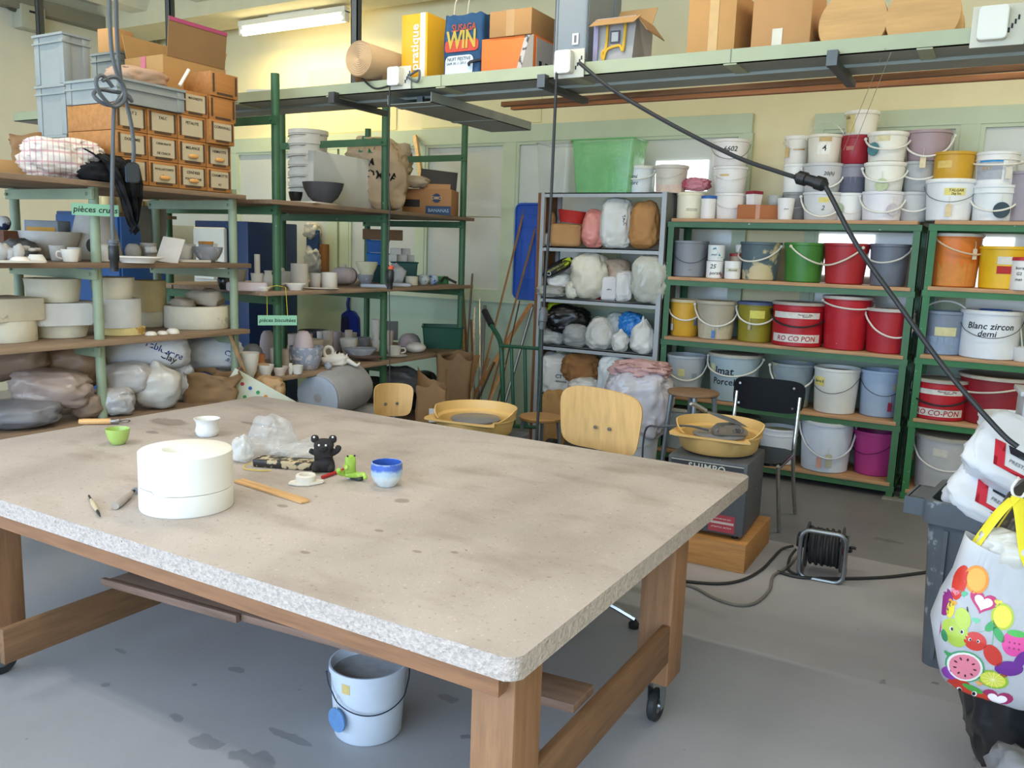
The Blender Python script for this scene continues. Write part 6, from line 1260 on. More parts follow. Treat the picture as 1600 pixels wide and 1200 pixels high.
labs = ['long thin wooden strip leaning across the blue panel, its top the higher one', 'long thin wooden strip leaning across the blue panel, its top the lower one', 'short wide reddish plank leaning under the blue panel', 'brown plank leaning by the last green post', 'dark brown wooden offcut beside the last green post', 'whitish painted lath among the corner offcuts', 'dark bent metal rod with a hooked tip in the corner', 'shiny thin aluminium tube in the corner', 'dull grey metal pipe in the corner behind the hand truck', 'front reddish wooden offcut in the corner bundle', 'dark brown slat in the front of the corner bundle', 'thin black iron rod in the front of the corner bundle', 'stubby brown board at the foot of the green post', 'pale wooden slat low beside the hand truck', 'grey metal strip leaning beside the bag shelf', 'dark thin wooden slat leaning beside the bag shelf']
for (b_, t_, yb2, col, r, k), lab in zip(sticks, labs):
    top = ony(*t_, 6.7 - .016 * labs.index(lab) if t_[1] < 500 else yb2 + .25); mid = ony(*b_, yb2 + .1); d = (mid - top); k_ = (top.z - .004) / (top.z - mid.z); bot = top + d * k_
    bot.y = max(5.55, min(bot.y, 6.5) - .02 * labs.index(lab))
    solo('wooden_strip' if k == 'w' else 'metal_rod', tube([bot, top], r, 4 if k == 'w' else 8, smooth=0, flat=.6 if k == 'w' else None), wood(col, axis=2) if k == 'w' else mat(col, rough=.4, metal=.6, var=.1), lab, 'strip' if k == 'w' else 'rod')
HTG = paint('#24503a'); T_ = lambda px, py, y=5.25: ony(px, py, y)
o = T_(800, 640); o.z = 0; t = thing('hand_truck', 'dark green hand truck with black grips standing before the corner offcuts', 'hand truck', o)
loc = lambda p: p - o
fl = lambda p, x=0: Vector((p.x + x, p.y - .02, .12))
mk('frame', tube([loc(T_(757, 488, 5.45)), loc(T_(770, 512, 5.38)), loc(T_(781, 532, 5.3)), loc(T_(784, 560)), loc(T_(786, 650)), loc(fl(T_(787, 690)))], .018, 10), HTG, t); mk('frame', tube([loc(T_(848, 488, 5.45)), loc(T_(846, 512, 5.38)), loc(T_(845, 540)), loc(T_(844, 600)), loc(T_(842, 660)), loc(fl(T_(841, 690)))], .018, 10), HTG, t)
for a, b in (((757, 486), (768, 508)), ((848, 484), (846, 508))): mk('grip', tube([loc(T_(*a, 5.46)), loc(T_(*b, 5.39))], .025, 10, smooth=0), BK2, t)
for a, b in (((782, 540), (845, 545)), ((786, 665), (842, 668))): mk('crossbar', tube([loc(T_(*a)), loc(T_(*b))], .013, 8, smooth=0), HTG, t)
for a, b in (((799, 544), (803, 665)), ((820, 546), (822, 667))): mk('bar', tube([loc(T_(*a)), loc(T_(*b))], .013, 8, smooth=0), HTG, t)
for px in (780, 852):
    p = T_(px, 690); q = Vector((p.x - o.x, .09, .13)); wm = mk('wheel', xf(lathe([(.06, -.03), (.11, -.035), (.13, -.02), (.13, .02), (.11, .035), (.06, .03)], 28), RT(q, 0, PI / 2, 0)), mat('#1f1f20', var=.1), t); mk('hub', xf(lathe([(0, -.036), (.06, -.03), (.062, .03), (0, .036)], 20), RT(q, 0, PI / 2, 0)), mat('#b8382c', var=.05), wm)
mk('toe_plate', box(-.2, .25, -.22, .0, .006, .014), HTG, t)
# ------------------------------------------------------------------ paper bags near the rack end
def kraft(label, cx, base, w, top, y, z, seed, flare, d=.2, lab=False):
    c = ony(cx, base, y); W = size_at(w, c); H = ony(cx, top, y).z - z; h_px = H * FOC / depth(c)
    t = paper_bag(label, cx, base, w, h_px, c.x, z, seed, d=d, flare=flare, crumple=.16); t.location.y = y; t.location.x = c.x
    if lab: mk('white_label', box(-.01, .075, -d * .56, -d * .56 + .002, H * .68, H * .8), mat('#cfd3d8', var=.03), t); mk('lettering', xf(text_bm('CERAM', .018), RT((.032, -d * .565, H * .745), PI / 2)), INK, t)
    return t
kraft('tall brown paper bag with a white label behind the wooden chair', 672, 680, 44, 598, 4.4, 0, 21, 1.06, .2, True)
kraft('wide open brown paper bag of strips beside the green rack end', 706, 640, 56, 552, 5.5, 0, 22, 1.35, .22)
bag('grey bag of rubble beneath the wooden chair back', 600, 655, 60, 40, -3.55, GRB, 141, .0, d=.25)
# ------------------------------------------------------------------ chairs, stools, wheels
CHW = mat('#cfa66c', rough=.45, var=.14, scale=4, stretch=(9, 9, .8)); CHR = metal('#b9bcc0', .15)
def chair_back(w, h, bm=None, curve=.05, th=.012, taper=.9):
    bm = B(); nx, nz = 14, 10; F = [[], []]
    for s in (0, 1):
        for j in range(nz + 1):
            row = []
            for i in range(nx + 1):
                u = i / nx * 2 - 1; v = j / nz * 2 - 1
                e = (abs(u) ** 5 + abs(v) ** 5) ** (1 / 5); m_ = max(abs(u), abs(v)); k = m_ / e if e > 1e-6 else 1
                x = u * k * w / 2 * (1 - (1 - taper) * (1 - v) / 2); z = v * k * h / 2
                row.append(bm.verts.new((x, curve * (x / (w / 2)) ** 2 * -1 + (th if s else 0), z)))
            F[s].append(row)
    for s in (0, 1):
        for j in range(nz):
            for i in range(nx):
                q = (F[s][j][i], F[s][j][i + 1], F[s][j + 1][i + 1], F[s][j + 1][i]); bm.faces.new(q if s else q[::-1])
    ed = [(j, 0) for j in range(nz + 1)] + [(nz, i) for i in range(1, nx + 1)] + [(j, nx) for j in range(nz - 1, -1, -1)] + [(0, i) for i in range(nx - 1, 0, -1)]
    for k in range(len(ed)):
        a, b = ed[k], ed[(k + 1) % len(ed)]; bm.faces.new((F[0][a[0]][a[1]], F[0][b[0]][b[1]], F[1][b[0]][b[1]], F[1][a[0]][a[1]]))
    return bm
def work_chair(label, loc, rot, bz, bw, bh, by, base_rot, roll=0, tilt=0, seat=.44, sp=1):
    """Swivel chair: star base, column, seat; the backrest stands at local +Y (by) behind the seat."""
    t = thing('work_chair', label, 'chair', (loc[0], loc[1], 0), rot)
    for k in range(5):
        a = base_rot + 2 * PI * k / 5; d = Vector((math.cos(a), math.sin(a), 0))
        d = d * sp; lg = mk('leg', tube([d * .03 + Vector((0, 0, .12)), d * .18 + Vector((0, 0, .085)), d * .32 + Vector((0, 0, .04))], .014, 8, smooth=3), CHR, t); mk('glide', xf(lathe([(0, 0), (.022, 0), (.024, .02), (.012, .035), (0, .035)], 14), Matrix.Translation(d * .315)), BK2, lg)
    mk('column', tube([(0, 0, .1), (0, 0, seat - .03)], .022, 12, smooth=0), CHR, t)
    mk('seat', xf(prism(rrect(.4, .38, .08, 6), 0, .014, bev=.005), Matrix.Translation((0, 0, seat))), CHW, t)
    for s in (-.035, .035): mk('back_tube', tube([(s, .1, seat - .02), (s, by + .02, seat - .01), (s, by + .05, seat + .06), (s, by + .022, bz)], .011, 8), mat('#9db0b8', rough=.3, metal=.6), t)
    bk = mk('backrest', xf(chair_back(bw, bh), RT((0, by, bz), tilt, roll, 0)), CHW, t)
    for s in (-.035, .035): mk('bolt', xf(lathe([(0, -.012), (.007, -.01), (.009, -.0), (.009, .004), (0, .004)], 12), RT((s, by - .004, bz - bh * .12), PI / 2)), CHR, bk)
    return t
pR = Vector((-1.62, 3.56)); w_ = size_at(128, (pR.x, pR.y, .83))
work_chair('pale wooden swivel chair with its back towards the table edge', (-1.56, 3.27), -.02 + face_cam((pR.x, pR.y)) - .38, .83, .42, .3, .3, 0.0, .08, .12)
cL = ony(620, 626, 3.78)
work_chair('smaller reddish wooden chair behind the far table edge', (cL.x - .01, cL.y - .03), face_cam(cL) + .35, .735, .24, .19, .02, .75, .03, 0, .42, .6)
def round_stool(label, cx, cy, h, r, col, lr=.012, spread=.16, n=4, rot=.4):
    t = thing('stool', label, 'stool', (cx, cy, 0), rot)
    mk('seat', lathe([(0, h - .022), (r * .96, h - .022), (r, h - .015), (r, h - .004), (r * .97, h), (0, h)], 36), col, t)
    for k in range(n):
        a = 2 * PI * k / n; d = Vector((math.cos(a), math.sin(a), 0)); mk('leg', tube([d * r * .3 + Vector((0, 0, h - .025)), d * r * .72 + Vector((0, 0, h - .03)), d * r * .85 + Vector((0, 0, h - .08)), d * (r + .02) + Vector((0, 0, .005))], lr, 8, smooth=4), mat('#7d868c', rough=.35, metal=.6, var=.1), t)
    mk('ring', tube([((r + .0) * math.cos(a), (r + .0) * math.sin(a), h * .3) for a in [2 * PI * k / 24 for k in range(24)]], .008, 6, closed=True, smooth=0), mat('#7d868c', rough=.35, metal=.6, var=.1), t)
c = ony(1083, 612, 5.2); round_stool('tall tube legged stool with brown round seat by the bag shelf', c.x, c.y, c.z + .005, size_at(40, c), wood('#8f6f54', axis=0), .016)
c = ony(845, 650, 4.62); round_stool('low round wooden stool between the wheel and the hand truck', c.x, c.y, c.z, size_at(34, c), wood('#9a7448', axis=0), .012)
# black chair
xa, xb = ony(1139, 618, 5.2).x, ony(1253, 618, 5.2).x; zt2, zb2 = ony(1196, 592, 5.2).z, ony(1196, 644, 5.2).z
xl, xr = xa + .035, xb - .02
t = thing('black_chair', 'black backed chair with chrome tube frame behind the second wheel', 'chair', ((xl + xr) / 2, 5.2, 0), 0); ox = (xl + xr) / 2; hw = (xr - xl) / 2
mk('backrest', xf(chair_back(xb - xa, zt2 - zb2, curve=-.03, th=.014, taper=.97), RT((0, .03, (zt2 + zb2) / 2), -.12)), mat('#0b0c10', rough=.5, var=.1, spots='#3a3a40', sscale=40, scut=.74, spec=.12), t)
mk('seat', xf(prism(rrect(.4, .4, .06, 5), 0, .016, bev=.005), RT((0, -.2, .44), .03)), mat('#17171a', rough=.2, var=.1), t)
for s in (-1, 1):
    mk('frame', tube([(s * hw, .05, zt2 - .1), (s * hw, .02, .6), (s * hw, .0, .44), (s * hw, .1, .2), (s * hw, .22, .008)], .012, 10), CHR, t)
    mk('leg', tube([(s * hw, .0, .43), (s * hw, -.2, .43), (s * hw, -.36, .425), (s * hw, -.38, .4), (s * hw, -.22, .006)], .012, 10), CHR, t)
mk('stretcher', tube([(-hw, -.3, .425), (hw, -.3, .425)], .01, 8, smooth=0), CHR, t)
for sx in (-.85, .85):
    for sz in (-.3, .3): mk('rivet', xf(disc_bm(.008, .006, 10), RT((sx * hw, .022 - .02, (zt2 + zb2) / 2 + sz * (zt2 - zb2)), PI / 2)), CHR, t)
PAN = mat('#dcb674', rough=.45, var=.05); HAM = mat('#55585e', rough=.45, var=.1, bump=.35, bscale=120)
def wheel(label, cx, cy, z, body, pan_r, rot, bw=.42, bd=.44, full=True):
    t = thing('pottery_wheel', label, 'pottery wheel', (cx, cy, z), rot)
    bz = body
    for sx in (-1, 1):
        for sy in (-1, 1): mk('foot', lathe([(0, 0), (.018, 0), (.02, .02), (0, .02)], 12, cx=sx * (bw / 2 - .05), cy=sy * (bd / 2 - .05)), BK2, t)
    mk('housing', box(-bw / 2, bw / 2, -bd / 2, bd / 2, .02, bz, bev=.012), HAM, t)
    # splash pan: round bowl blending into a square apron at the front left
    bm = B(); n = 48; R_ = []
    def outline(k, z, sq):
        ring = []
        for i in range(n):
            a = 2 * PI * i / n; c_, s_ = math.cos(a), math.sin(a); r = pan_r * k
            if sq and s_ < .15 and c_ < .75: q = 1 / max(abs(c_), abs(s_)); r *= min(q, 1.32) ** sq
            ring.append(bm.verts.new((c_ * r, s_ * r, z + (sq * .0))))
        return ring
    for k, zz, sq in ((.55, bz + .012, 0), (.86, bz + .012, 0), (.93, bz + .03, 0), (.98, bz + .085, .25), (1.0, bz + .1, .9), (1.03, bz + .103, 1), (1.03, bz + .112, 1), (.97, bz + .112, .75), (.9, bz + .1, .3), (.86, bz + .04, 0), (.5, bz + .02, 0)): R_.append(outline(k, zz, sq))
    for a, b in zip(R_, R_[1:]):
        for i in range(n): bm.faces.new((a[i], a[(i + 1) % n], b[(i + 1) % n], b[i]))
    # raised rim at the back
    mk('splash_pan', bm, PAN, t)
    bm = B(); A, Bv, Cv, Dv = [], [], [], []
    for i in range(31):
        a = -.55 + (PI + 1.1 + .35) * i / 30; c_, s_ = math.cos(a), math.sin(a); hh = .05 * min(1, i / 4, (30 - i) / 4) + .004
        for L_, r, zz in ((A, 1.02, 0), (Bv, 1.06, hh), (Cv, 1.03, hh), (Dv, .98, 0)): L_.append(bm.verts.new((c_ * pan_r * r, s_ * pan_r * r, bz + .108 + zz)))
    for P_1, P_2 in ((A, Bv), (Bv, Cv), (Cv, Dv)):
        for i in range(30): bm.faces.new((P_1[i], P_1[i + 1], P_2[i + 1], P_2[i]))
    mk('pan_rim', bm, PAN, t)
    mk('wheel_head', lathe([(0, bz + .085), (pan_r * .62, bz + .085), (pan_r * .64, bz + .09), (pan_r * .64, bz + .097), (pan_r * .62, bz + .1), (0, bz + .1)], 40), mat('#85868a', rough=.4, metal=.3, var=.1), t)
    mk('shaft', lathe([(0, bz), (.03, bz), (.03, bz + .086), (0, bz + .086)], 16), metal(), t)
    return t
xr_ = -1.055; ytop = 4.23
zb3 = .152
t = thing('wooden_plinth', 'orange brown wooden plinth box under the second wheel', 'plinth', (-1.3, 4.47, 0), .02); mk('body', cbox(.56, .57, zb3, bev=.003), wood('#b5814a', axis=0), t)
t = wheel('pottery wheel on the wooden plinth with a metal foot pedal in its pan', -1.265, 4.44, zb3 + .001, .41, .22, .05)
mk('rating_plate', box(.03, .165, -.2235, -.22, .035, .125), mat('#a8404a', var=.05), t, label='red printed rating plate'); mk('plate_line', box(.035, .16, -.2245, -.2235, .078, .09), mat('#c9b9b9', var=0), t); mk('lettering', xf(text_bm('BRANCHER SUR 220V', .01), RT((.097, -.2245, .105), PI / 2)), mat('#e2d5d5', var=0), t); mk('lettering', xf(text_bm('ATTENTION - SECTEUR', .01), RT((.097, -.2245, .06), PI / 2)), mat('#e2d5d5', var=0), t)
mk('name_plate', box(-.19, .19, -.2225, -.22, .335, .392), mat('#3b3e44', var=.03), t); mk('plate_frame', box(-.19, .19, -.2228, -.2222, .388, .392), mat('#c9c9c4', var=0), t); mk('lettering', xf(text_bm('SHIMPO', .05, bold=.02, sp=1.15), RT((0, -.2232, .362), PI / 2)), mat('#d0d0cb', var=0), t)
mk('bolt', lathe([(0, .0), (.008, 0), (.006, .006), (0, .006)], 10, cx=.06, cy=-.14) if False else xf(disc_bm(.007, .004, 10), RT((.06, -.2, .412))), CHR, t); mk('bolt', xf(disc_bm(.007, .004, 10), RT((.212, .05, .22), 0, PI / 2)), CHR, t)
# foot pedal lying on the wheel head
zph = zb3 + .41 + .103
c = ony(1138, 672, 4.42); p = thing('foot_pedal', 'metal foot pedal resting on the second wheel head', 'pedal', (c.x, 4.44, zph), .5)
PM_ = metal('#9b9da0', .3)
mk('housing', xf(prism([(-.09, 0), (.09, 0), (.09, .03), (.03, .06), (-.06, .05), (-.09, .02)], -.045, .045, bev=.004), RT((0, 0, 0), PI / 2)), PM_, p); mk('treadle', xf(prism([(-.12, 0), (-.04, -.006), (.06, -.006), (.13, .0), (.06, .012), (-.04, .01)], -.03, .03, bev=.003), RT((-.03, 0, .085), PI / 2, .32)), PM_, p); mk('arm', tube([(-.13, 0, .12), (-.2, 0, .155), (-.22, 0, .15)], .012, 8), PM_, p); mk('knob', xf(lathe([(0, 0), (.022, 0), (.022, .03), (0, .03)], 16), RT((-.05, -.045, .03), PI / 2)), PM_, p)
for k in range(3): mk('spring', xf(lathe([(.012, 0), (.014, .005), (.012, .01)], 12), RT((.02 + .015 * k, -.046, .03), PI / 2)), PM_, p)
cable('grey cable running from the foot pedal over the pan and behind the table', [Vector((c.x - .1, 4.4, zph + .012)), Vector((c.x - .2, 4.36, zph + .03)), Vector((c.x - .34, 4.34, zph + .01)), Vector((c.x - .5, 4.5, .6)), Vector((c.x - .55, 4.7, .25)), Vector((c.x - .4, 4.9, .012)), Vector((c.x - .1, 4.95, .012))], .006, CABG)
t = wheel('pottery wheel with an empty tan pan behind the far table edge', -2.56, 4.02, 0, .545, .225, .12, .5, .46)
# ------------------------------------------------------------------ on the work table
def onT(px, py): return onz(px, py, TZ)
def tpos(px, py, w):
    p = onT(px, py); r = size_at(w / 2, p); d = Vector((p.x, p.y, 0)).normalized(); return p + d * r, r
PWH = mat('#e9e8e3', rough=.75, var=.02, scale=5)
c, r = tpos(293, 811, 146); Hm = ony(293, 702, c.y).z - TZ
t = thing('plaster_mould', 'large round white two part plaster mould on the work table', 'mould', (c.x, c.y, TZ + .001), face_cam(c))
hj = Hm * .36
bm = B(); n = 64; prof = [(r * .985, 0), (r, .004), (r, None), (0, None)]
def jz(a, base): 
    d = (a + .15) % (2 * PI); return base + (.012 if .35 < d % (PI) < 1.0 else 0)
lo0 = [bm.verts.new((r * .985 * math.cos(2 * PI * i / n), r * .985 * math.sin(2 * PI * i / n), 0)) for i in range(n)]; lo1 = [bm.verts.new((r * math.cos(2 * PI * i / n), r * math.sin(2 * PI * i / n), .005)) for i in range(n)]; lo2 = [bm.verts.new((r * math.cos(2 * PI * i / n), r * math.sin(2 * PI * i / n), jz(2 * PI * i / n, hj))) for i in range(n)]
bm.faces.new(lo0[::-1]); bm.faces.new(lo2)
for a, b in ((lo0, lo1), (lo1, lo2)):
    for i in range(n): bm.faces.new((a[i], a[(i + 1) % n], b[(i + 1) % n], b[i]))
mk('lower_half', bm, PWH, t)
bm = B(); r2 = r * .992; rr_ = [[(r2, lambda a: jz(a, hj) + .0015)], [(r2, lambda a: Hm - .004)], [(r2 - .005, lambda a: Hm)], [(r * .36, lambda a: Hm)], [(r * .32, lambda a: Hm - .006)], [(r * .26, lambda a: Hm - .04)], [(r * .15, lambda a: Hm - .07)]]
rg = []
for q in rr_:
    rad, fz = q[0]; rg.append([bm.verts.new((rad * math.cos(2 * PI * i / n) + (-.0 if rad > r * .6 else -.02), rad * math.sin(2 * PI * i / n), fz(2 * PI * i / n))) for i in range(n)])
for a, b in zip(rg, rg[1:]):
    for i in range(n): bm.faces.new((a[i], a[(i + 1) % n], b[(i + 1) % n], b[i]))
bm.faces.new(rg[-1])
mk('upper_half', bm, PWH, t)
def tcup(label, px, py, w, top, prof, m, name='cup', parts=None, seg=40):
    c, r = tpos(px, py, w * .8); r = size_at(w / 2, c); H = ony(px, top, c.y).z - TZ
    t = thing(name, label, name, (c.x, c.y, TZ + .001), face_cam(c)); mk('body', lathe([(a * r, b * H) for a, b in prof], seg), m, t)
    if parts:
        for n_, b_, m_ in parts(r, H): mk(n_, b_, m_, t)
    return t, r, H
tcup('small lime green cup near the far table edge', 185, 697, 36, 670, [(0, 0), (.5, 0), (.55, .03), (.82, .35), (.97, .8), (1, 1), (.93, 1), (.88, .75), (.5, .12), (0, .1)], mat('#a9c46a', rough=.25, var=.05))
tcup('small waisted white vase behind the big plaster mould', 324, 684, 40, 654, [(0, 0), (.72, 0), (.82, .08), (.9, .3), (.8, .62), (.86, .85), (1, 1), (.93, 1), (.78, .84), (.7, .6), (.6, .1), (0, .1)], mat('#e2e3e2', rough=.35, var=.02), 'vase')
def blue_cup_mat():
    m = mat('#cdd6da', rough=.3, var=.12, scale=30, spots='#7c8486', sscale=60, scut=.68).copy(); nt = m.node_tree; N = nt.nodes; L = nt.links; b = N['Principled BSDF']; o = b.inputs['Base Color'].links[0].from_socket
    tc = N.new('ShaderNodeTexCoord').outputs['Object']; s = N.new('ShaderNodeSeparateXYZ'); L.new(tc, s.inputs[0]); nz = N.new('ShaderNodeTexNoise'); nz.inputs['Scale'].default_value = 40; L.new(tc, nz.inputs['Vector'])
    ad = N.new('ShaderNodeMath'); ad.operation = 'MULTIPLY_ADD'; L.new(nz.outputs['Fac'], ad.inputs[0]); ad.inputs[1].default_value = .022; L.new(s.outputs['Z'], ad.inputs[2])
    for lo, hi, col in ((.045, .06, '#a9c3da'), (.066, .078, '#4a6cc4'), (.092, .098, '#9fb2d8')):
        mr = N.new('ShaderNodeMapRange'); mr.inputs[1].default_value = lo; mr.inputs[2].default_value = hi; L.new(ad.outputs[0], mr.inputs[0]); mx = N.new('ShaderNodeMix'); mx.data_type = 'RGBA'; L.new(mr.outputs[0], mx.inputs[0]); L.new(o, mx.inputs[6]); mx.inputs[7].default_value = srgb(col) + [1]; o = mx.outputs[2]
    L.new(o, b.inputs['Base Color']); return m
tt, rc, hc = tcup('handleless cup with cobalt blue rim and crackled pale base', 604, 764, 49, 722, [(0, 0), (.55, 0), (.6, .03), (.62, .06), (.85, .22), (1, .5), (1.0, .8), (.97, 1), (.92, 1), (.93, .8), (.9, .5), (.5, .15), (0, .13)], blue_cup_mat(), parts=lambda r, H: [('glazed_inside', lathe([(r * .915, H * .985), (r * .915, H * .8), (r * .89, H * .5), (r * .5, H * .16), (0, H * .135)], 40), mat('#3f62b8', rough=.15, var=.15, scale=20))])
c, r = tpos(478, 762, 44); t = thing('clay_ring', 'white round sprue ring on an irregular clay base', 'clay piece', (c.x, c.y, TZ + .001), face_cam(c)); bm = prism([(-.062, -.012), (-.03, -.035), (.01, -.038), (.06, -.01), (.066, .01), (.03, .03), (-.02, .034), (-.055, .012)], 0, .01, bev=.003); mk('base', bm, RAWW, t); mk('ring', lathe([(.02, .008), (.034, .008), (.036, .03), (.033, .034), (.024, .034), (.022, .02), (0, .018)], 28), RAWW, t)
def tool(label, pa, pb, r, parts, name='clay_tool', lift=0):
    a, b = onT(*pa), onT(*pb); d = b - a; L_ = d.length; t = thing(name, label, 'tool', (a.x, a.y, TZ + r + .001 + lift), math.atan2(d.y, d.x))
    for n_, f in parts: n2, bm, m = n_, *f(L_); mk(n2, bm, m, t)
    return t
lx = lambda prof: xf(lathe(prof, 16), Matrix.Rotation(PI / 2, 4, 'Y'))
tool('loop tool with a pale wooden handle at the far table edge', (123, 664), (203, 663), .014, [('handle', lambda L: (lx([(0, 0), (.012, .002), (.014, L * .1), (.0135, L * .6), (.012, L * .63), (0, L * .63)]), wood('#cfa36c', axis=0))), ('ferrule', lambda L: (lx([(.0115, L * .62), (.0115, L * .78), (.008, L * .8), (0, L * .8)]), PM_)), ('wire_loop', lambda L: (tube([(L * .79, 0, 0), (L * .88, .022, 0), (L * .97, .022, 0), (L, 0, 0), (L * .97, -.022, 0), (L * .88, -.022, 0)], .0025, 6, closed=True), metal('#77797c')))])
tool('slim pointed modelling tool lying nearest the table front', (139, 778), (157, 811), .007, [('handle', lambda L: (lx([(0, L * .2), (.004, L * .2), (.008, L * .4), (.0075, L * .6), (.005, L * .74), (0, L * .75)]), mat('#b9a98c', var=.1))), ('tip', lambda L: (lx([(0, 0), (.003, 0), (.004, L * .2), (0, L * .22)]), BK2)), ('blade', lambda L: (lx([(.004, L * .73), (.0045, L * .85), (.0015, L), (0, L)]), BK2))])
tool('stubby knife with grey wooden handle beside the plaster mould', (180, 797), (216, 768), .012, [('handle', lambda L: (lx([(0, 0), (.012, .0), (.014, L * .2), (.011, L * .55), (.008, L * .7), (0, L * .71)]), mat('#a79c92', var=.15, rough=.8))), ('ferrule', lambda L: (lx([(.005, L * .7), (.005, L * .82), (0, L * .83)]), BK2)), ('blade', lambda L: (box(L * .8, L, -.012, .012, -.001, .001), mat('#9fb0c4', metal=.6, rough=.3)))])
a, b = onT(372, 752), onT(478, 786); d = b - a; solo('wooden_ruler', prism([(0, -.022), (d.length, -.02), (d.length * 1.01, .012), (d.length * .97, .022), (0, .022)], 0, .006, bev=.001), wood('#c09868', axis=0), 'flat wooden ruler sticking out from behind the plaster mould', 'ruler', (a.x, a.y, TZ + .001), math.atan2(d.y, d.x))
a = onT(440, 732); t = thing('patterned_box', 'flat pencil case with a black and gold marbled pattern', 'case', (a.x - .01, a.y + .03, TZ + .001), .38); mk('case', cbox(.235, .085, .028, bev=.005), mat('#2a2622', rough=.4, var=.2, spots='#b9a888', sscale=32, scut=.5), t); mk('zip_tab', tube([(-.115, -.03, .014), (-.14, -.05, .006), (-.12, -.09, .004), (-.06, -.1, .004), (-.02, -.085, .004)], .002, 6), mat('#c9b23c', var=0), t)
a = onT(395, 722); t = thing('plastic_bag', 'crumpled clear plastic bag lying open behind the patterned case', 'bag', (a.x, a.y + .11, TZ + .002), .25)
FB = film('#d6d9da', .3, .1)
mk('crumpled_film', xf(blob(.2, .2, .16, 301, .3, .12, 1.5, sub=(64, 36), taper=.35), Matrix.Translation((-.03, .02, 0))), FB, t)
mk('open_end', xf(blob(.27, .15, .075, 303, .35, .14, 1.5, sub=(56, 26), taper=.2), RT((.14, .0, .004), 0, -.22, .2)), film('#d8d8d4', .26, .1), t); mk('bunched_film', xf(blob(.1, .1, .1, 305, .3, .15, sub=(40, 24), taper=.5), RT((-.07, -.11, 0))), film('#e2e5e7', .5, .12), t)
# figurines built as one continuous body each
def skin(name, pts, edges, m, parent, sub=2, root=0):
    me = bpy.data.meshes.new(name); me.from_pydata([p[0] for p in pts], edges, []); o = bpy.data.objects.new(name, me); COL.objects.link(o)
    md = o.modifiers.new('s', 'SKIN'); sv = me.skin_vertices[0].data
    for i, p in enumerate(pts): r = p[1]; sv[i].radius = r if isinstance(r, tuple) else (r, r); sv[i].use_root = i == root
    o.modifiers.new('d', 'SUBSURF').levels = sub; o.modifiers['d'].render_levels = sub
    bpy.context.view_layer.update(); dg = bpy.context.evaluated_depsgraph_get(); m2 = bpy.data.meshes.new_from_object(o.evaluated_get(dg)); bpy.data.objects.remove(o)
    finish(m2, 80); m2.materials.clear(); m2.materials.append(m); o = bpy.data.objects.new(name, m2); COL.objects.link(o); o.parent = parent; return o
a = onT(498, 738); s = size_at(50, a) / .105
t = thing('bear_figurine', 'little black clay bear sitting with one paw raised', 'figurine', (a.x, a.y + .03, TZ + .001), face_cam(a) - .15); t.scale = (s, s, s)
BLC = mat('#2a2729', rough=.85, var=.12, bump=.2, bscale=60)
skin('body', [((0, 0, .03), .03), ((0, -.002, .055), .026), ((0, -.006, .09), .034), ((-.024, -.028, .014), .0145), ((-.026, -.05, .014), .0125), ((.026, -.026, .014), .0145), ((.03, -.048, .016), .0125), ((-.03, -.004, .06), .01), ((-.048, -.008, .07), .0095), ((.028, -.004, .06), .011), ((.046, -.012, .072), .0105), ((.05, -.014, .09), .013), ((-.03, 0, .1), .012), ((.03, 0, .1), .012)], [(0, 1), (1, 2), (0, 3), (3, 4), (0, 5), (5, 6), (1, 7), (7, 8), (1, 9), (9, 10), (10, 11), (2, 12), (2, 13)], BLC, t)
mk('muzzle', xf(blob(.026, .02, .018, 1, .03, 0, sub=(16, 10)), RT((0, -.034, .072))), BLC, t); mk('nose', xf(blob(.008, .006, .006, 1, 0, 0, sub=(10, 6)), RT((0, -.045, .084))), INK, t)
for x in (-.03, .028): mk('ear', xf(blob(.026, .018, .026, 1, 0, 0, sub=(16, 10)), RT((x, -.002, .094))), BLC, t)
for x, z in ((-.011, .094), (.011, .094), (-.031, .114), (.029, .115)): mk('eye' if z < .1 else 'ear_tip', xf(blob(.007, .006, .007, 1, 0, 0, sub=(10, 6)), RT((x, -.0405 if z < .1 else -.012, z - .003))), WHITE, t)
a = onT(541, 752); s = size_at(46, a) / .092
t = thing('frog_figurine', 'little lime green clay frog sitting on the table', 'figurine', (a.x, a.y + .02, TZ + .001), face_cam(a) + .2); t.scale = (s, s, s)
FRG = mat('#9cc04c', rough=.35, var=.15, scale=20, spots='#d0d27c', sscale=40, scut=.6)
skin('body', [((0, 0, .02), .021), ((0, -.004, .042), .019), ((0, -.008, .062), .018), ((-.011, -.008, .08), .0068), ((.011, -.008, .08), .0068), ((-.02, -.006, .022), .01), ((-.038, -.014, .03), .0085), ((-.04, -.024, .044), .008), ((.022, -.012, .016), .0095), ((.04, -.022, .022), .008), ((.042, -.038, .008), .007), ((-.014, -.02, .05), .006), ((-.02, -.03, .04), .006)], [(0, 1), (1, 2), (2, 3), (2, 4), (0, 5), (5, 6), (6, 7), (0, 8), (8, 9), (9, 10), (1, 11), (11, 12)], FRG, t)
for x in (-.011, .011): mk('eye', xf(blob(.006, .005, .006, 1, 0, 0, sub=(10, 6)), RT((x, -.0165, .078))), INK, t)
a, b = onT(503, 749), onT(552, 732); d = b - a; solo('red_pen', xf(lathe([(0, 0), (.006, .001), (.0065, .02), (.0065, d.length * .85), (.003, d.length), (0, d.length)], 12), Matrix.Rotation(PI / 2, 4, 'Y')), plastic('#b02a2a'), 'red felt pen lying behind the green frog', 'pen', (a.x, a.y, TZ + .0075), math.atan2(d.y, d.x))
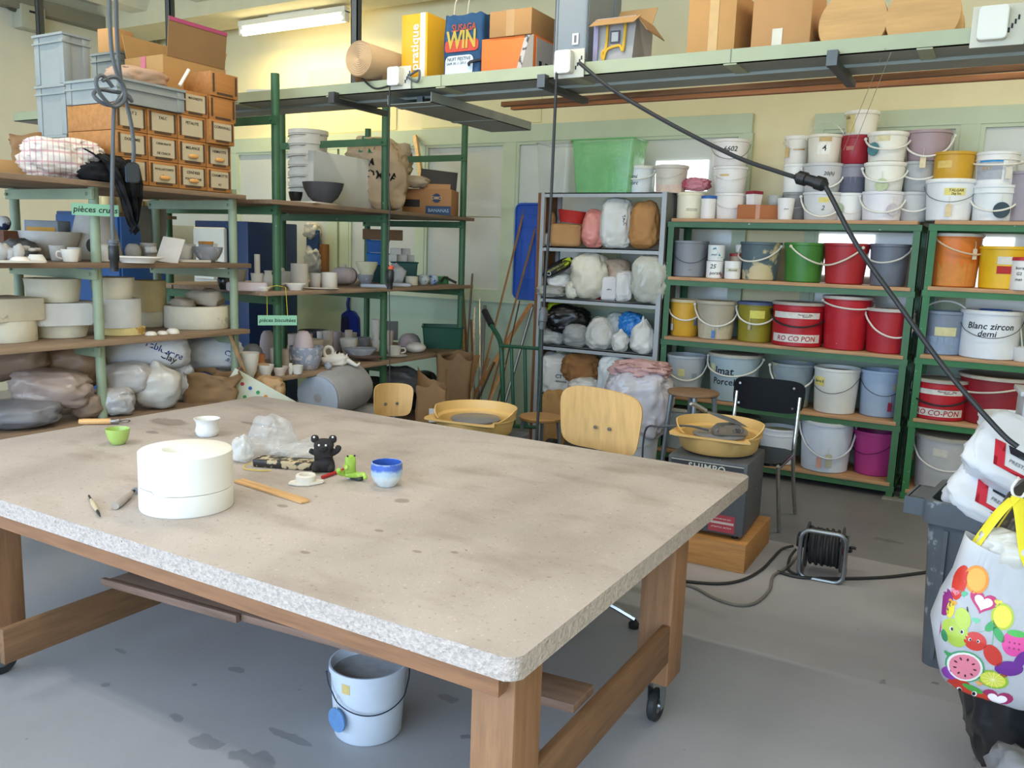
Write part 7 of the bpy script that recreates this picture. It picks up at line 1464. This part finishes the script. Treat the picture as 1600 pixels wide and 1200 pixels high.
a = onT(558, 750); t = thing('dark_clay_bits', 'small dark green clay leaf piece beside the frog', 'clay piece', (a.x, a.y, TZ + .001), 0); mk('leaf', blob(.05, .035, .016, 44, .4, .3, sub=(20, 10)), mat('#3c4438', rough=.5), t); mk('pale_tip', xf(blob(.02, .015, .012, 46, .2, .1, sub=(12, 8)), RT((-.03, -.01, 0))), RAWW, t)
# ------------------------------------------------------------------ bucket under the table
p = onz(573, 1166, 0); r = size_at(60, (p.x, p.y, .18)); d = Vector((p.x, p.y, 0)).normalized(); c = p + d * r * .85
bucket('white bucket with a blue disc tag on the floor under the table', 576, 1032, 122, c.y, 0, '#cfd8e6', taper=.86, handle='front', wire=True, hcol='#3a4658', drop=.72, yaw=.1, fill=(.86, '#a8a8ac'), tags=(('disc', -.95, .36, '#5f86b8', .04),), patch=((-.85, -.6, .74, .88, '#d2b878'),), seg=48)
# ------------------------------------------------------------------ cable reel and floor cables
c = Vector((-.672, 4.42, 0)); t = thing('cable_reel', 'black cable reel in a bent steel tube stand on the floor', 'cable reel', c, .08)
STB = metal('#8f9498', .35)
for y in (-.095,): mk('stand', tube([(x, y, z) for x, z in [(q[0], q[1] + .13) for q in rrect(.215, .25, .045, 5)]], .011, 8, closed=True, smooth=0), STB, t)
mk('stand', tube([(.1, -.095, .02), (.105, .06, .012), (.1, .1, .05), (.1, .1, .2)], .01, 8), STB, t); mk('stand', tube([(-.1, -.095, .02), (-.105, .06, .012), (-.1, .1, .05), (-.1, .1, .2)], .01, 8), STB, t)
RM = RT((0, 0, .165), 0, PI / 2)
for x in (-.085, .085): mk('flange', xf(lathe([(.02, x - .005), (.115, x - .005), (.12, x), (.115, x + .005), (.02, x + .005)], 32), RT((0, .01, .148), 0, PI / 2)), mat('#3d4046', rough=.4), t)
mk('drum', xf(lathe([(0, -.085), (.04, -.085), (.04, .085), (0, .085)], 20), RT((0, .01, .148), 0, PI / 2)), BK2, t)
pts = []
for i in range(14 * 10 + 1):
    a = 2 * PI * i / 14; k = i / 140; pts.append((-.072 + .144 * k, .01 + (.088 + .006 * math.sin(i * .7)) * math.cos(a), .148 + (.088 + .006 * math.sin(i * .7)) * math.sin(a)))
mk('wound_cable', tube(pts, .0085, 6, smooth=0), CAB, t)
mk('crank', tube([(.09, .01, .148), (.125, .01, .148), (.125, -.03, .18), (.15, -.03, .18)], .008, 8), BK2, t); mk('red_switch', xf(disc_bm(.018, .012, 14), RT((.098, -.03, .15), 0, PI / 2)), mat('#a8302c', var=0), t); mk('socket', box(-.135, -.095, -.04, .04, .14, .2, bev=.006), BK2, t)
F = lambda px, py, h=.008: onz(px, py, h)
cable('black cable running across the floor from the reel towards the fruit bag', [F(1215, 893), F(1250, 902), F(1310, 904), F(1380, 902), F(1440, 895), F(1500, 886), F(1560, 880)], .0085)
cable('black cable looping from the reel back under the work table', [F(1240, 853, .03), F(1222, 858), F(1208, 872), F(1190, 890), F(1160, 906), F(1120, 912), F(1060, 907), F(1010, 900)], .0075)
cable('brownish grey cable curving on the floor in front of the plinth', [F(1245, 870), F(1228, 888), F(1208, 900), F(1202, 922), F(1180, 942), F(1150, 945), F(1115, 934), F(1085, 918), F(1050, 908)], .007, mat('#6e6a62', rough=.6))
cable('second loop of black cable hanging off the side of the reel', [F(1244, 858, .05), F(1234, 872, .01), F(1232, 890), F(1246, 898)], .007)
# ------------------------------------------------------------------ things at the frame edge: bin, sacks, fruit bag
BIN = mat('#5b626b', rough=.45, var=.12, spots='#8d949b', sscale=14, scut=.62)
bx, by = .06, 3.78
t = thing('grey_bin', 'dusty grey plastic bin with a lip handle holding white sacks', 'bin', (bx, by, 0), -.12); bm = B(); R_ = []
for w, d, z in ((.38, .34, 0), (.44, .4, .6), (.48, .44, .6), (.48, .44, .69), (.43, .39, .69), (.36, .32, .05)): R_.append([bm.verts.new((x, y, z)) for x, y in rrect(w, d, .05, 5)])
n = len(R_[0]); bm.faces.new(R_[0][::-1]); bm.faces.new(R_[-1])
for a, b in zip(R_, R_[1:]):
    for i in range(n): bm.faces.new((a[i], a[(i + 1) % n], b[(i + 1) % n], b[i]))
mk('body', bm, BIN, t)
bm = box(-.31, -.235, -.12, .1, .655, .67); box(-.32, -.305, -.12, .1, .6, .67, bm); box(-.32, -.235, -.13, -.115, .6, .67, bm); box(-.32, -.235, .095, .11, .6, .67, bm); mk('lip_handle', bm, BIN, t)
for k in range(4): mk('rib', box(-.15 + .09 * k, -.135 + .09 * k, -.213 + .002, -.195, .05, .58), BIN, t)
SKW = mat('#d9dce3', rough=.4, var=.04)
def csack(label, px, py, y, zc_, rx, rz, seed):
    c = ony(px, py, y); t = thing('white_sack', label, 'sack', (c.x, c.y, zc_), (rx, .42, rz)); o = mk('sack', blob(.46, .32, .15, seed, .08, .06, 1.4, 4, sub=(56, 30)), SKW, t); bv_ = mathutils_bvh(o.data)
    def pr(b2):
        bmesh.ops.triangulate(b2, faces=b2.faces[:]); bmesh.ops.subdivide_edges(b2, edges=[e for e in b2.edges if e.calc_length() > .04], cuts=2)
        for v in b2.verts:
            hit = bv_.ray_cast(Vector((v.co.x, -2, v.co.z)), Vector((0, 1, 0)))[0]; hu = bv_.ray_cast(Vector((v.co.x, v.co.y, 2)), Vector((0, 0, -1)))[0]
            v.co = Vector((v.co.x, v.co.y, (hu.z if hu is not None else .1) + .003))
        return b2
    A = [(-.12, .02), (.02, .02), (.045, -.06), (-.09, -.06)]
    mk('logo', pr(prism([(-.14, .045), (-.1, .045), (-.06, -.055), (-.1, -.055)], 0, .001, M=RT((-.02, -.06, 0)))), mat('#c8283c', var=0), t); mk('logo', pr(prism([(-.09, .045), (.03, .045), (.06, -.055), (.03, -.055), (.01, .015), (-.07, .015)], 0, .001, M=RT((-.02, -.06, 0)))), mat('#3a3d48', var=0), t); mk('logo', pr(prism([(-.075, -.04), (.03, -.04), (.03, -.055), (-.06, -.055)], 0, .001, M=RT((-.02, -.06, 0)))), mat('#c8283c', var=0), t)
    mk('lettering', pr(xf(text_bm('PRESTIA', .02, bold=.01), RT((-.045, -.073, 0)))), mat('#8a8d95', var=0), t); mk('lettering', pr(xf(text_bm('CLASSIC', .055, bold=.0), RT((.15, -.1, 0)))), mat('#c04a5c', var=0), t)
    return t
csack('lower of two white sacks with a red logo, resting in the grey bin', 1580, 778, 3.74, .65, .75, -.12, 401)
csack('upper of two white sacks with a red logo, under the thick cable', 1606, 695, 3.76, .8, .75, -.05, 403)
p = ony(1575, 690, 4.3)
bucket('lower white bucket of the pair behind the plaster sacks', 1590, 712, 104, 4.35, 0, '#d9dce0', taper=.9, h=.45, rim='band')
bucket('upper white bucket with a dusty lid behind the plaster sacks', 1590, 650, 108, 4.35, .454, '#dadde2', taper=.9, rim='band', fill=(.93, '#a8a49a'))
c = ony(1606, 640, 3.9); t = thing('grey_box', 'small grey plastic box standing high at the frame edge', 'box', (c.x + .05, c.y, c.z - .06), .1); mk('body', cbox(.16, .2, .13, bev=.004), mat('#a9acb0', rough=.4), t); mk('rim', cbox(.19, .23, .02, z=.125, bev=.004), mat('#b5b8bb', rough=.4), t)
bz2 = c.z - .065; t = thing('grey_stand', 'grey upright stand carrying the small plastic box', 'stand', (c.x + .1, c.y + .02, 0), 0); mk('column', box(.32, .5, -.06, .12, 0, bz2 - .012), mat('#8f9296', rough=.4, var=.08), t); mk('top_plate', box(-.16, .5, -.12, .2, bz2 - .012, bz2), mat('#b3b5b6', rough=.4), t); mk('white_bar', box(-.02, .5, -.1, -.06, bz2 - .07, bz2 - .05), mat('#d9d7d2', var=.03), t)
# black rubbish drum with hook
t = thing('black_bin_bag', 'bulging black bin bag standing behind the fruit tote', 'bin bag', (.275, 3.0, 0), 0); mk('bag', blob(.56, .5, .97, 411, .08, .07, 1.8, 3.0, sub=(60, 40)), mat('#1f2024', rough=.3, var=.15, spec=.5, spots='#55575c', sscale=22, scut=.68), t)
hk = ony(1588, 774, 2.66); mk('white_hook', xf(tube([(0, .09, .03), (-.0, .03, .04), (-.012, .0, .02), (-.006, -.006, -.0), (.012, 0, -.004), (.02, 0, .01)], .004, 8), Matrix.Translation(hk - Vector((.275, 3.0, 0)))), mat('#d8d8d8', var=0), t)
solo('grey_sheet', blob(.3, .3, .3, 415, .3, .25, sub=(40, 24)), mat('#8d9098', rough=.35, var=.1), 'crumpled grey plastic sheet on the floor at the frame corner', 'plastic sheet', (.22, 2.5, .0))
# fruit tote
yT = 2.6
tx = ony(1543, 970, yT).x; zb4 = ony(1540, 1076, yT).z; H = ony(1520, 852, yT).z - zb4
t = thing('fruit_tote_bag', 'white tote bag printed with cartoon fruit hanging from yellow straps', 'bag', (tx + .017, yT, zb4), face_cam((tx, yT)) + .1)
SH = [(0, .1, .07), (.02, .118, .085), (.12, .128, .1), (.3, .145, .12), (.45, .155, .125), (.62, .145, .11), (.8, .118, .085), (1, .1, .05)]
bm = B(); rings = []
for q, hw_, hd_ in SH:
    ring = []
    for i in range(48):
        a = 2 * PI * i / 48; c_, s_ = math.cos(a), math.sin(a); e = 2 / 3.2; k = 1 + .05 * noise.noise((c_ * 1.5, s_ * 1.5, q * 5))
        zz = q * H + (.035 * (-c_) if q > .95 else 0) + (-.02 * c_ * (1 - q) if q < .3 else 0)
        ring.append(bm.verts.new((math.copysign(abs(c_) ** e, c_) * hw_ * k, math.copysign(abs(s_) ** e, s_) * hd_ * k, zz)))
    rings.append(ring)
bm.faces.new(rings[0][::-1])
for a, b in zip(rings, rings[1:]):
    for i in range(48): bm.faces.new((a[i], a[(i + 1) % 48], b[(i + 1) % 48], b[i]))
bmesh.ops.solidify(bm, geom=bm.faces[:], thickness=.002)
bag_o = mk('bag', bm, mat('#e9eaf0', rough=.4, var=.03, bump=.1, bscale=16), t, ang=60); bv = mathutils_bvh(bag_o.data)
def ell(rx, ry, n=20, k=None): return [(rx * math.cos(2 * PI * i / n) * (k(2 * PI * i / n) if k else 1), ry * math.sin(2 * PI * i / n) * (k(2 * PI * i / n) if k else 1)) for i in range(n)]
def pm(name, poly, x, z, col, rot=0, off=.001):
    z += .012; poly = [(px_ * 1.12, py_ * 1.12) for px_, py_ in poly] if name != 'cherry_stalk' else poly
    b2 = B()
    if name in ('cherry_stalk', 'slice_line'):
        b2.faces.new([b2.verts.new((px_, py_, 0)) for px_, py_ in poly]); bmesh.ops.triangulate(b2, faces=b2.faces[:]); bmesh.ops.subdivide_edges(b2, edges=b2.edges[:], cuts=3)
    else:
        R_ = [[b2.verts.new((px_ * k, py_ * k, 0)) for px_, py_ in poly] for k in (1, .75, .5, .25)]; c0 = b2.verts.new((0, 0, 0)); n_ = len(poly)
        for A_, B_ in zip(R_, R_[1:]):
            for i in range(n_): b2.faces.new((A_[i], A_[(i + 1) % n_], B_[(i + 1) % n_], B_[i]))
        for i in range(n_): b2.faces.new((R_[-1][i], R_[-1][(i + 1) % n_], c0))
    off += .0008; xf(b2, RT((x, 0, z), PI / 2, rot))
    # clip to where the bag is
    for v in b2.verts:
        v.co.x = max(-.136, min(.136, v.co.x)); hit = bv.ray_cast(Vector((v.co.x, -2, v.co.z)), Vector((0, 1, 0)))[0]; v.co.y = hit.y - off if hit is not None else 9
    bmesh.ops.delete(b2, geom=[v for v in b2.verts if v.co.y > 5], context='VERTS')
    if not b2.faces: b2.free(); return
    mk(name, b2, mat(col, rough=.45, var=.06, scale=30), t)
def face_(x, z, s, dz=0):
    for q in (-1, 1): pm('printed_eye', ell(.0045 * s, .006 * s, 10), x + q * .014 * s, z + dz, '#e8e8e8', 0, .0026); pm('printed_eye', ell(.003 * s, .0045 * s, 10), x + q * .013 * s, z + dz, '#1c1410', 0, .0034)
h_ = H
heart = lambda s: [(s * .5 * math.sin(a) ** 3 * 1.1, s * .035 * (13 * math.cos(a) - 5 * math.cos(2 * a) - 2 * math.cos(3 * a) - math.cos(4 * a)) * .9) for a in [2 * PI * i / 24 for i in range(24)]]
Xp = lambda px: (ony(px, 980, yT).x - tx - .017) * 1.0 + .0; Zp = lambda py: ony(1540, py, yT).z - zb4
pm('pear_print', ell(.028, .038, 24, lambda a: 1 - .22 * max(0, math.sin(a)) ** 2), Xp(1488), Zp(978), '#a9bf4c', -.25); pm('pear_print', ell(.017, .024), Xp(1497), Zp(957), '#b3c653', -.2, .0014); pm('stalk_print', ell(.002, .009, 8), Xp(1503), Zp(944), '#3c3a28', -.2); face_(Xp(1490), Zp(975), .9)
pm('watermelon_print', ell(.041, .046), Xp(1509), Zp(1030), '#4c9a6c', .4); pm('watermelon_print', ell(.037, .042), Xp(1509), Zp(1030), '#e6e0dc', .4, .0016); pm('watermelon_print', ell(.032, .037), Xp(1509), Zp(1030), '#dd7f92', .4, .0022)
for i in range(9): a = 2 * PI * i / 9; pm('seed_print', ell(.0022, .0042, 8), Xp(1509) + .024 * math.cos(a), Zp(1030) + .027 * math.sin(a), '#4a1f24', -a + PI / 2, .003)
pm('apple_print', heart(.055), Xp(1525), Zp(928), '#b8306a', PI * .0 + .2); pm('apple_print', heart(.036), Xp(1525), Zp(929), '#efe3ea', .2, .0018)
pm('lemon_print', ell(.024, .03), Xp(1556), Zp(943), '#a9bd3c'); pm('lemon_print', ell(.019, .025), Xp(1556), Zp(943), '#dfd44a', 0, .0016)
pm('lime_print', ell(.033, .026), Xp(1554), Zp(1040), '#8fb53c', .1); pm('lime_print', ell(.027, .021), Xp(1554), Zp(1040), '#d6d34a', .1, .0016)
for i in range(6): a = PI * i / 6; pm('slice_line', [(-.024, -.0006), (.024, -.0006), (.024, .0006), (-.024, .0006)], Xp(1554), Zp(1040), '#eeeaa8', a, .0022)
pm('cherry_print', ell(.024, .023), Xp(1519), Zp(985), '#c83a32'); pm('cherry_print', ell(.018, .028), Xp(1548), Zp(1000), '#c43a30', -.5); face_(Xp(1517), Zp(983), .7)
for q, b_ in ((1, (1519, 972)), (2, (1545, 985))):
    x0_, z0_ = Xp(b_[0]), Zp(b_[1]); x1_, z1_ = Xp(1545), Zp(962); pm('cherry_stalk', [(x0_ - .001, z0_), (x0_ + .001, z0_), (x1_ + .001, z1_), (x1_ - .001, z1_)], 0, 0, '#5fa878')
pm('leaf_print', ell(.009, .018), Xp(1541), Zp(958), '#3f9c5a', .7); pm('leaf_print', ell(.009, .02), Xp(1553), Zp(968), '#3f9c5a', -.6)
pm('strawberry_print', ell(.026, .034, 24, lambda a: 1 - .15 * max(0, -math.sin(a))), Xp(1578), Zp(978), '#d64a94', .1); pm('leaf_print', ell(.02, .008), Xp(1580), Zp(962), '#4fae50', 0, .0016)
for i in range(6): pm('seed_print', ell(.0018, .0026, 8), Xp(1578) + .011 * (i % 3 - 1), Zp(980) + .014 * (i // 3) - .006, '#8a2c5c', 0, .0022)
pm('aubergine_print', ell(.03, .02), Xp(1575), Zp(1016), '#6a2f8a', -.3); pm('aubergine_print', ell(.011, .026), Xp(1590), Zp(1000), '#6a2f8a', .3, .0014)
pm('tomato_print', ell(.028, .03), Xp(1506), Zp(1070), '#bf3428', .1); pm('tomato_print', ell(.045, .019), Xp(1524), Zp(1074), '#c03a2a', .2, .0014); pm('leaf_print', ell(.024, .008), Xp(1526), Zp(1064), '#4a9a44', .3, .002); face_(Xp(1518), Zp(1072), 1.3)
pm('beet_print', heart(.06), Xp(1566), Zp(1072), '#a03060', .0); pm('beet_print', heart(.038), Xp(1566), Zp(1073), '#efe6ea', 0, .0018); pm('orange_print', ell(.026, .032), Xp(1512), Zp(900), '#e08a2c', .1); pm('orange_print', ell(.02, .026), Xp(1512), Zp(900), '#e9a548', .1, .0016)
pm('chili_print', ell(.014, .042), Xp(1488), Zp(910), '#c8382c', .2); pm('plum_print', ell(.014, .03), Xp(1470), Zp(945), '#8a2c78', .2); pm('melon_print', ell(.016, .03), Xp(1456), Zp(985), '#b02c6a', .1); pm('carrot_print', ell(.008, .02), Xp(1478), Zp(950), '#d9c93c', .1); pm('eggplant_print', ell(.017, .024), Xp(1490), Zp(1048), '#8a3ca0', .6); pm('leaf_print', ell(.007, .016), Xp(1473), Zp(990), '#3f8a5c', -.2)
for x, z, col in ((1495, 923, '#5cb08a'), (1483, 925, '#d88aa0'), (1517, 955, '#6cc09a'), (1480, 940, '#e0a040'), (1568, 1030, '#c83a3a'), (1535, 1052, '#e0a05c'), (1482, 1018, '#3f9c5a'), (1548, 925, '#d9c84c')): pm('heart_print', heart(.016), Xp(x), Zp(z), col)
pm('lemon_print', ell(.03, .009), Xp(1492), Zp(1090), '#c0c83c', -.2); pm('melon_print', ell(.02, .008), Xp(1566), Zp(1094), '#d08a9a', -.15)
mk('inner_plastic', xf(blob(.2, .11, .2, 421, .25, .25, sub=(40, 28)), RT((.03, -.0, H * .66))), film('#cfccc4', .9), t)
YS = mat('#e3d636', rough=.55, var=.04)
inv = t.matrix_basis.inverted() if False else (Matrix.Translation(t.location) @ Matrix.Rotation(t.rotation_euler.z, 4, 'Z')).inverted()
L3 = lambda px, py, y: inv @ ony(px, py, y)
hk2 = inv @ hk
mk('strap', tube([L3(1513, 868, yT - .03), L3(1535, 835, yT - .01), L3(1562, 800, yT), L3(1584, 779, yT + .04)], .018, 8, flat=.12), YS, t); mk('strap', tube([L3(1522, 885, yT + .02), L3(1545, 845, yT + .04), L3(1565, 815, yT + .05), L3(1590, 780, yT + .06)], .014, 8, flat=.12), YS, t)
mk('strap', tube([L3(1612, 885, yT - .06), L3(1604, 860, yT - .04), L3(1598, 810, yT), L3(1592, 778, yT + .04)], .024, 8, flat=.12), YS, t)
# ------------------------------------------------------------------ things behind the racks and on the walls
c = ony(545, 495, 6.7); t = thing('dustpan', 'dark blue dustpan hanging on the mint wall', 'dustpan', (c.x, 6.72, c.z), 0); BD = mat('#1c2a7c', rough=.25, var=.1)
mk('pan', xf(prism([(-.11, -.17), (.13, -.2), (.12, .0), (.06, .06), (-.02, .07), (-.1, .02)], -.02, .03, bev=.008), RT((0, 0, 0), PI / 2)), BD, t); mk('handle', tube([(0, -.02, .05), (-.005, -.03, .13), (.0, -.02, .2)], .022, 8, flat=.6), BD, t); mk('opening', xf(prism([(-.09, -.15), (.02, -.17), (.0, .0), (-.08, .0)], 0, .002, bev=0), RT((0, -.032, 0), PI / 2)), mat('#0e123c', rough=.4), t)
c = ony(492, 378, 6.66); t = thing('hanging_bundle', 'clear plastic bags and a blue folder hanging on the wall beside a brown board', 'bags', (c.x, 6.66, c.z), 0)
mk('bag', xf(blob(.2, .12, .28, 431, .3, .3, sub=(32, 22)), RT((-.02, 0, -.33))), film('#c2c8d0', .8), t); mk('bag', xf(blob(.18, .1, .18, 433, .3, .3, sub=(32, 22)), RT((-.04, 0, .02))), film('#c9c6bc', .8), t); mk('folder', box(-.1, .06, -.02, .01, -.1, .12), mat('#22437a', var=.1), t); mk('brown_board', box(.06, .16, .0, .04, -.3, -.02), wood('#8a5f34', axis=2), t)
c = ony(478, 379, 6.7)
# blue kiln cabinet with its cream door open, behind the pale rack
x0, x1 = ony(306, 430, 5.3).x, ony(388, 430, 5.3).x; zt3 = ony(345, 345, 5.3).z; zb5 = ony(345, 525, 5.3).z
t = thing('kiln', 'dark blue kiln cabinet with an open cream lined door behind the racks', 'kiln', ((x0 + x1) / 2, 5.3, 0), .0); w = x1 - x0; BK = mat('#1a3158', rough=.4, var=.08)
mk('housing', box(-w / 2, w / 2, .0, .6, .1, zt3, bev=.01), BK, t)
for sx in (-1, 1): mk('leg', box(sx * w / 2 - .03, sx * w / 2 + .03, .02, .58, 0, .1), BK, t)
mk('door_lining', box(-w * .46, w * .14, -.05, .0, zt3 - .62, zt3 - .06, bev=.02), mat('#d9d5c6', rough=.8, var=.05), t); mk('lining_plug', box(-w * .34, w * .02, -.1, -.05, zt3 - .52, zt3 - .2, bev=.01), mat('#e2dfd2', rough=.8, var=.04), t)
mk('handle', tube([(w * .36, -.01, zt3 - .5), (w * .36, -.06, zt3 - .5), (w * .36, -.06, zt3 - .68), (w * .36, -.01, zt3 - .68)], .01, 8, smooth=3), metal(), t)
x0, x1 = ony(90, 380, 4.6).x, ony(190, 380, 4.6).x; zt3 = ony(140, 330, 4.6).z
t = thing('blue_cabinet', 'blue metal cabinet standing behind the raw pieces', 'cabinet', ((x0 + x1) / 2, 4.6, 0), 0); w = x1 - x0
mk('housing', box(-w / 2, w / 2, 0, .45, .0, zt3, bev=.008), mat('#1c4274', rough=.4, var=.06), t); mk('door', box(-w / 2 + .02, w / 2 - .02, -.02, .0, .06, zt3 - .03, bev=.004), mat('#214b82', rough=.4, var=.06), t); mk('knob', xf(lathe([(0, 0), (.018, 0), (.018, .03), (0, .03)], 14), RT((w * .42, -.02, zt3 - .42), PI / 2)), mat('#7a2028', var=0), t)
x0, x1 = ony(192, 380, 5.0).x, ony(232, 380, 5.0).x
t = thing('cream_board', 'cream board standing behind the round raw pots', 'board', ((x0 + x1) / 2, 5.02, 0), 0); mk('panel', box((x0 - x1) / 2, (x1 - x0) / 2, 0, .03, 0, ony(210, 349, 5.0).z, bev=.003), mat('#d9d5c2', rough=.7, var=.05), t)
x0, x1 = ony(262, 380, 5.6).x, ony(300, 380, 5.6).x
t = thing('cream_board', 'pale board leaning beside the kiln cabinet', 'board', ((x0 + x1) / 2, 5.62, 0), 0); mk('panel', box((x0 - x1) / 2, (x1 - x0) / 2, 0, .03, 0, ony(280, 352, 5.6).z, bev=.003), mat('#c9c7b4', rough=.7, var=.05), t)
# electrical box high on the left wall
c = onx(40, 30, XL + .02); t = thing('electrical_box', 'grey electrical box with a conduit high on the side wall', 'electrical box', (XL, c.y, c.z), PI / 2); s = size_at(32, c)
mk('case', box(-s * .6, s * .6, -.16, -.0, -s * .55, s * .55, bev=.012), mat('#b3b09a', rough=.5, var=.04), t); mk('vent', box(-s * .2, s * .15, -.164, -.16, s * .2, s * .3), INK, t); mk('conduit', tube([(-s * .6, -.06, s * .3), (-s * .9, -.06, s * .35), (-s * 1.0, -.06, s * .7), (-s * .6, -.06, s * .9)], .03, 8), metal('#6b6a62'), t)
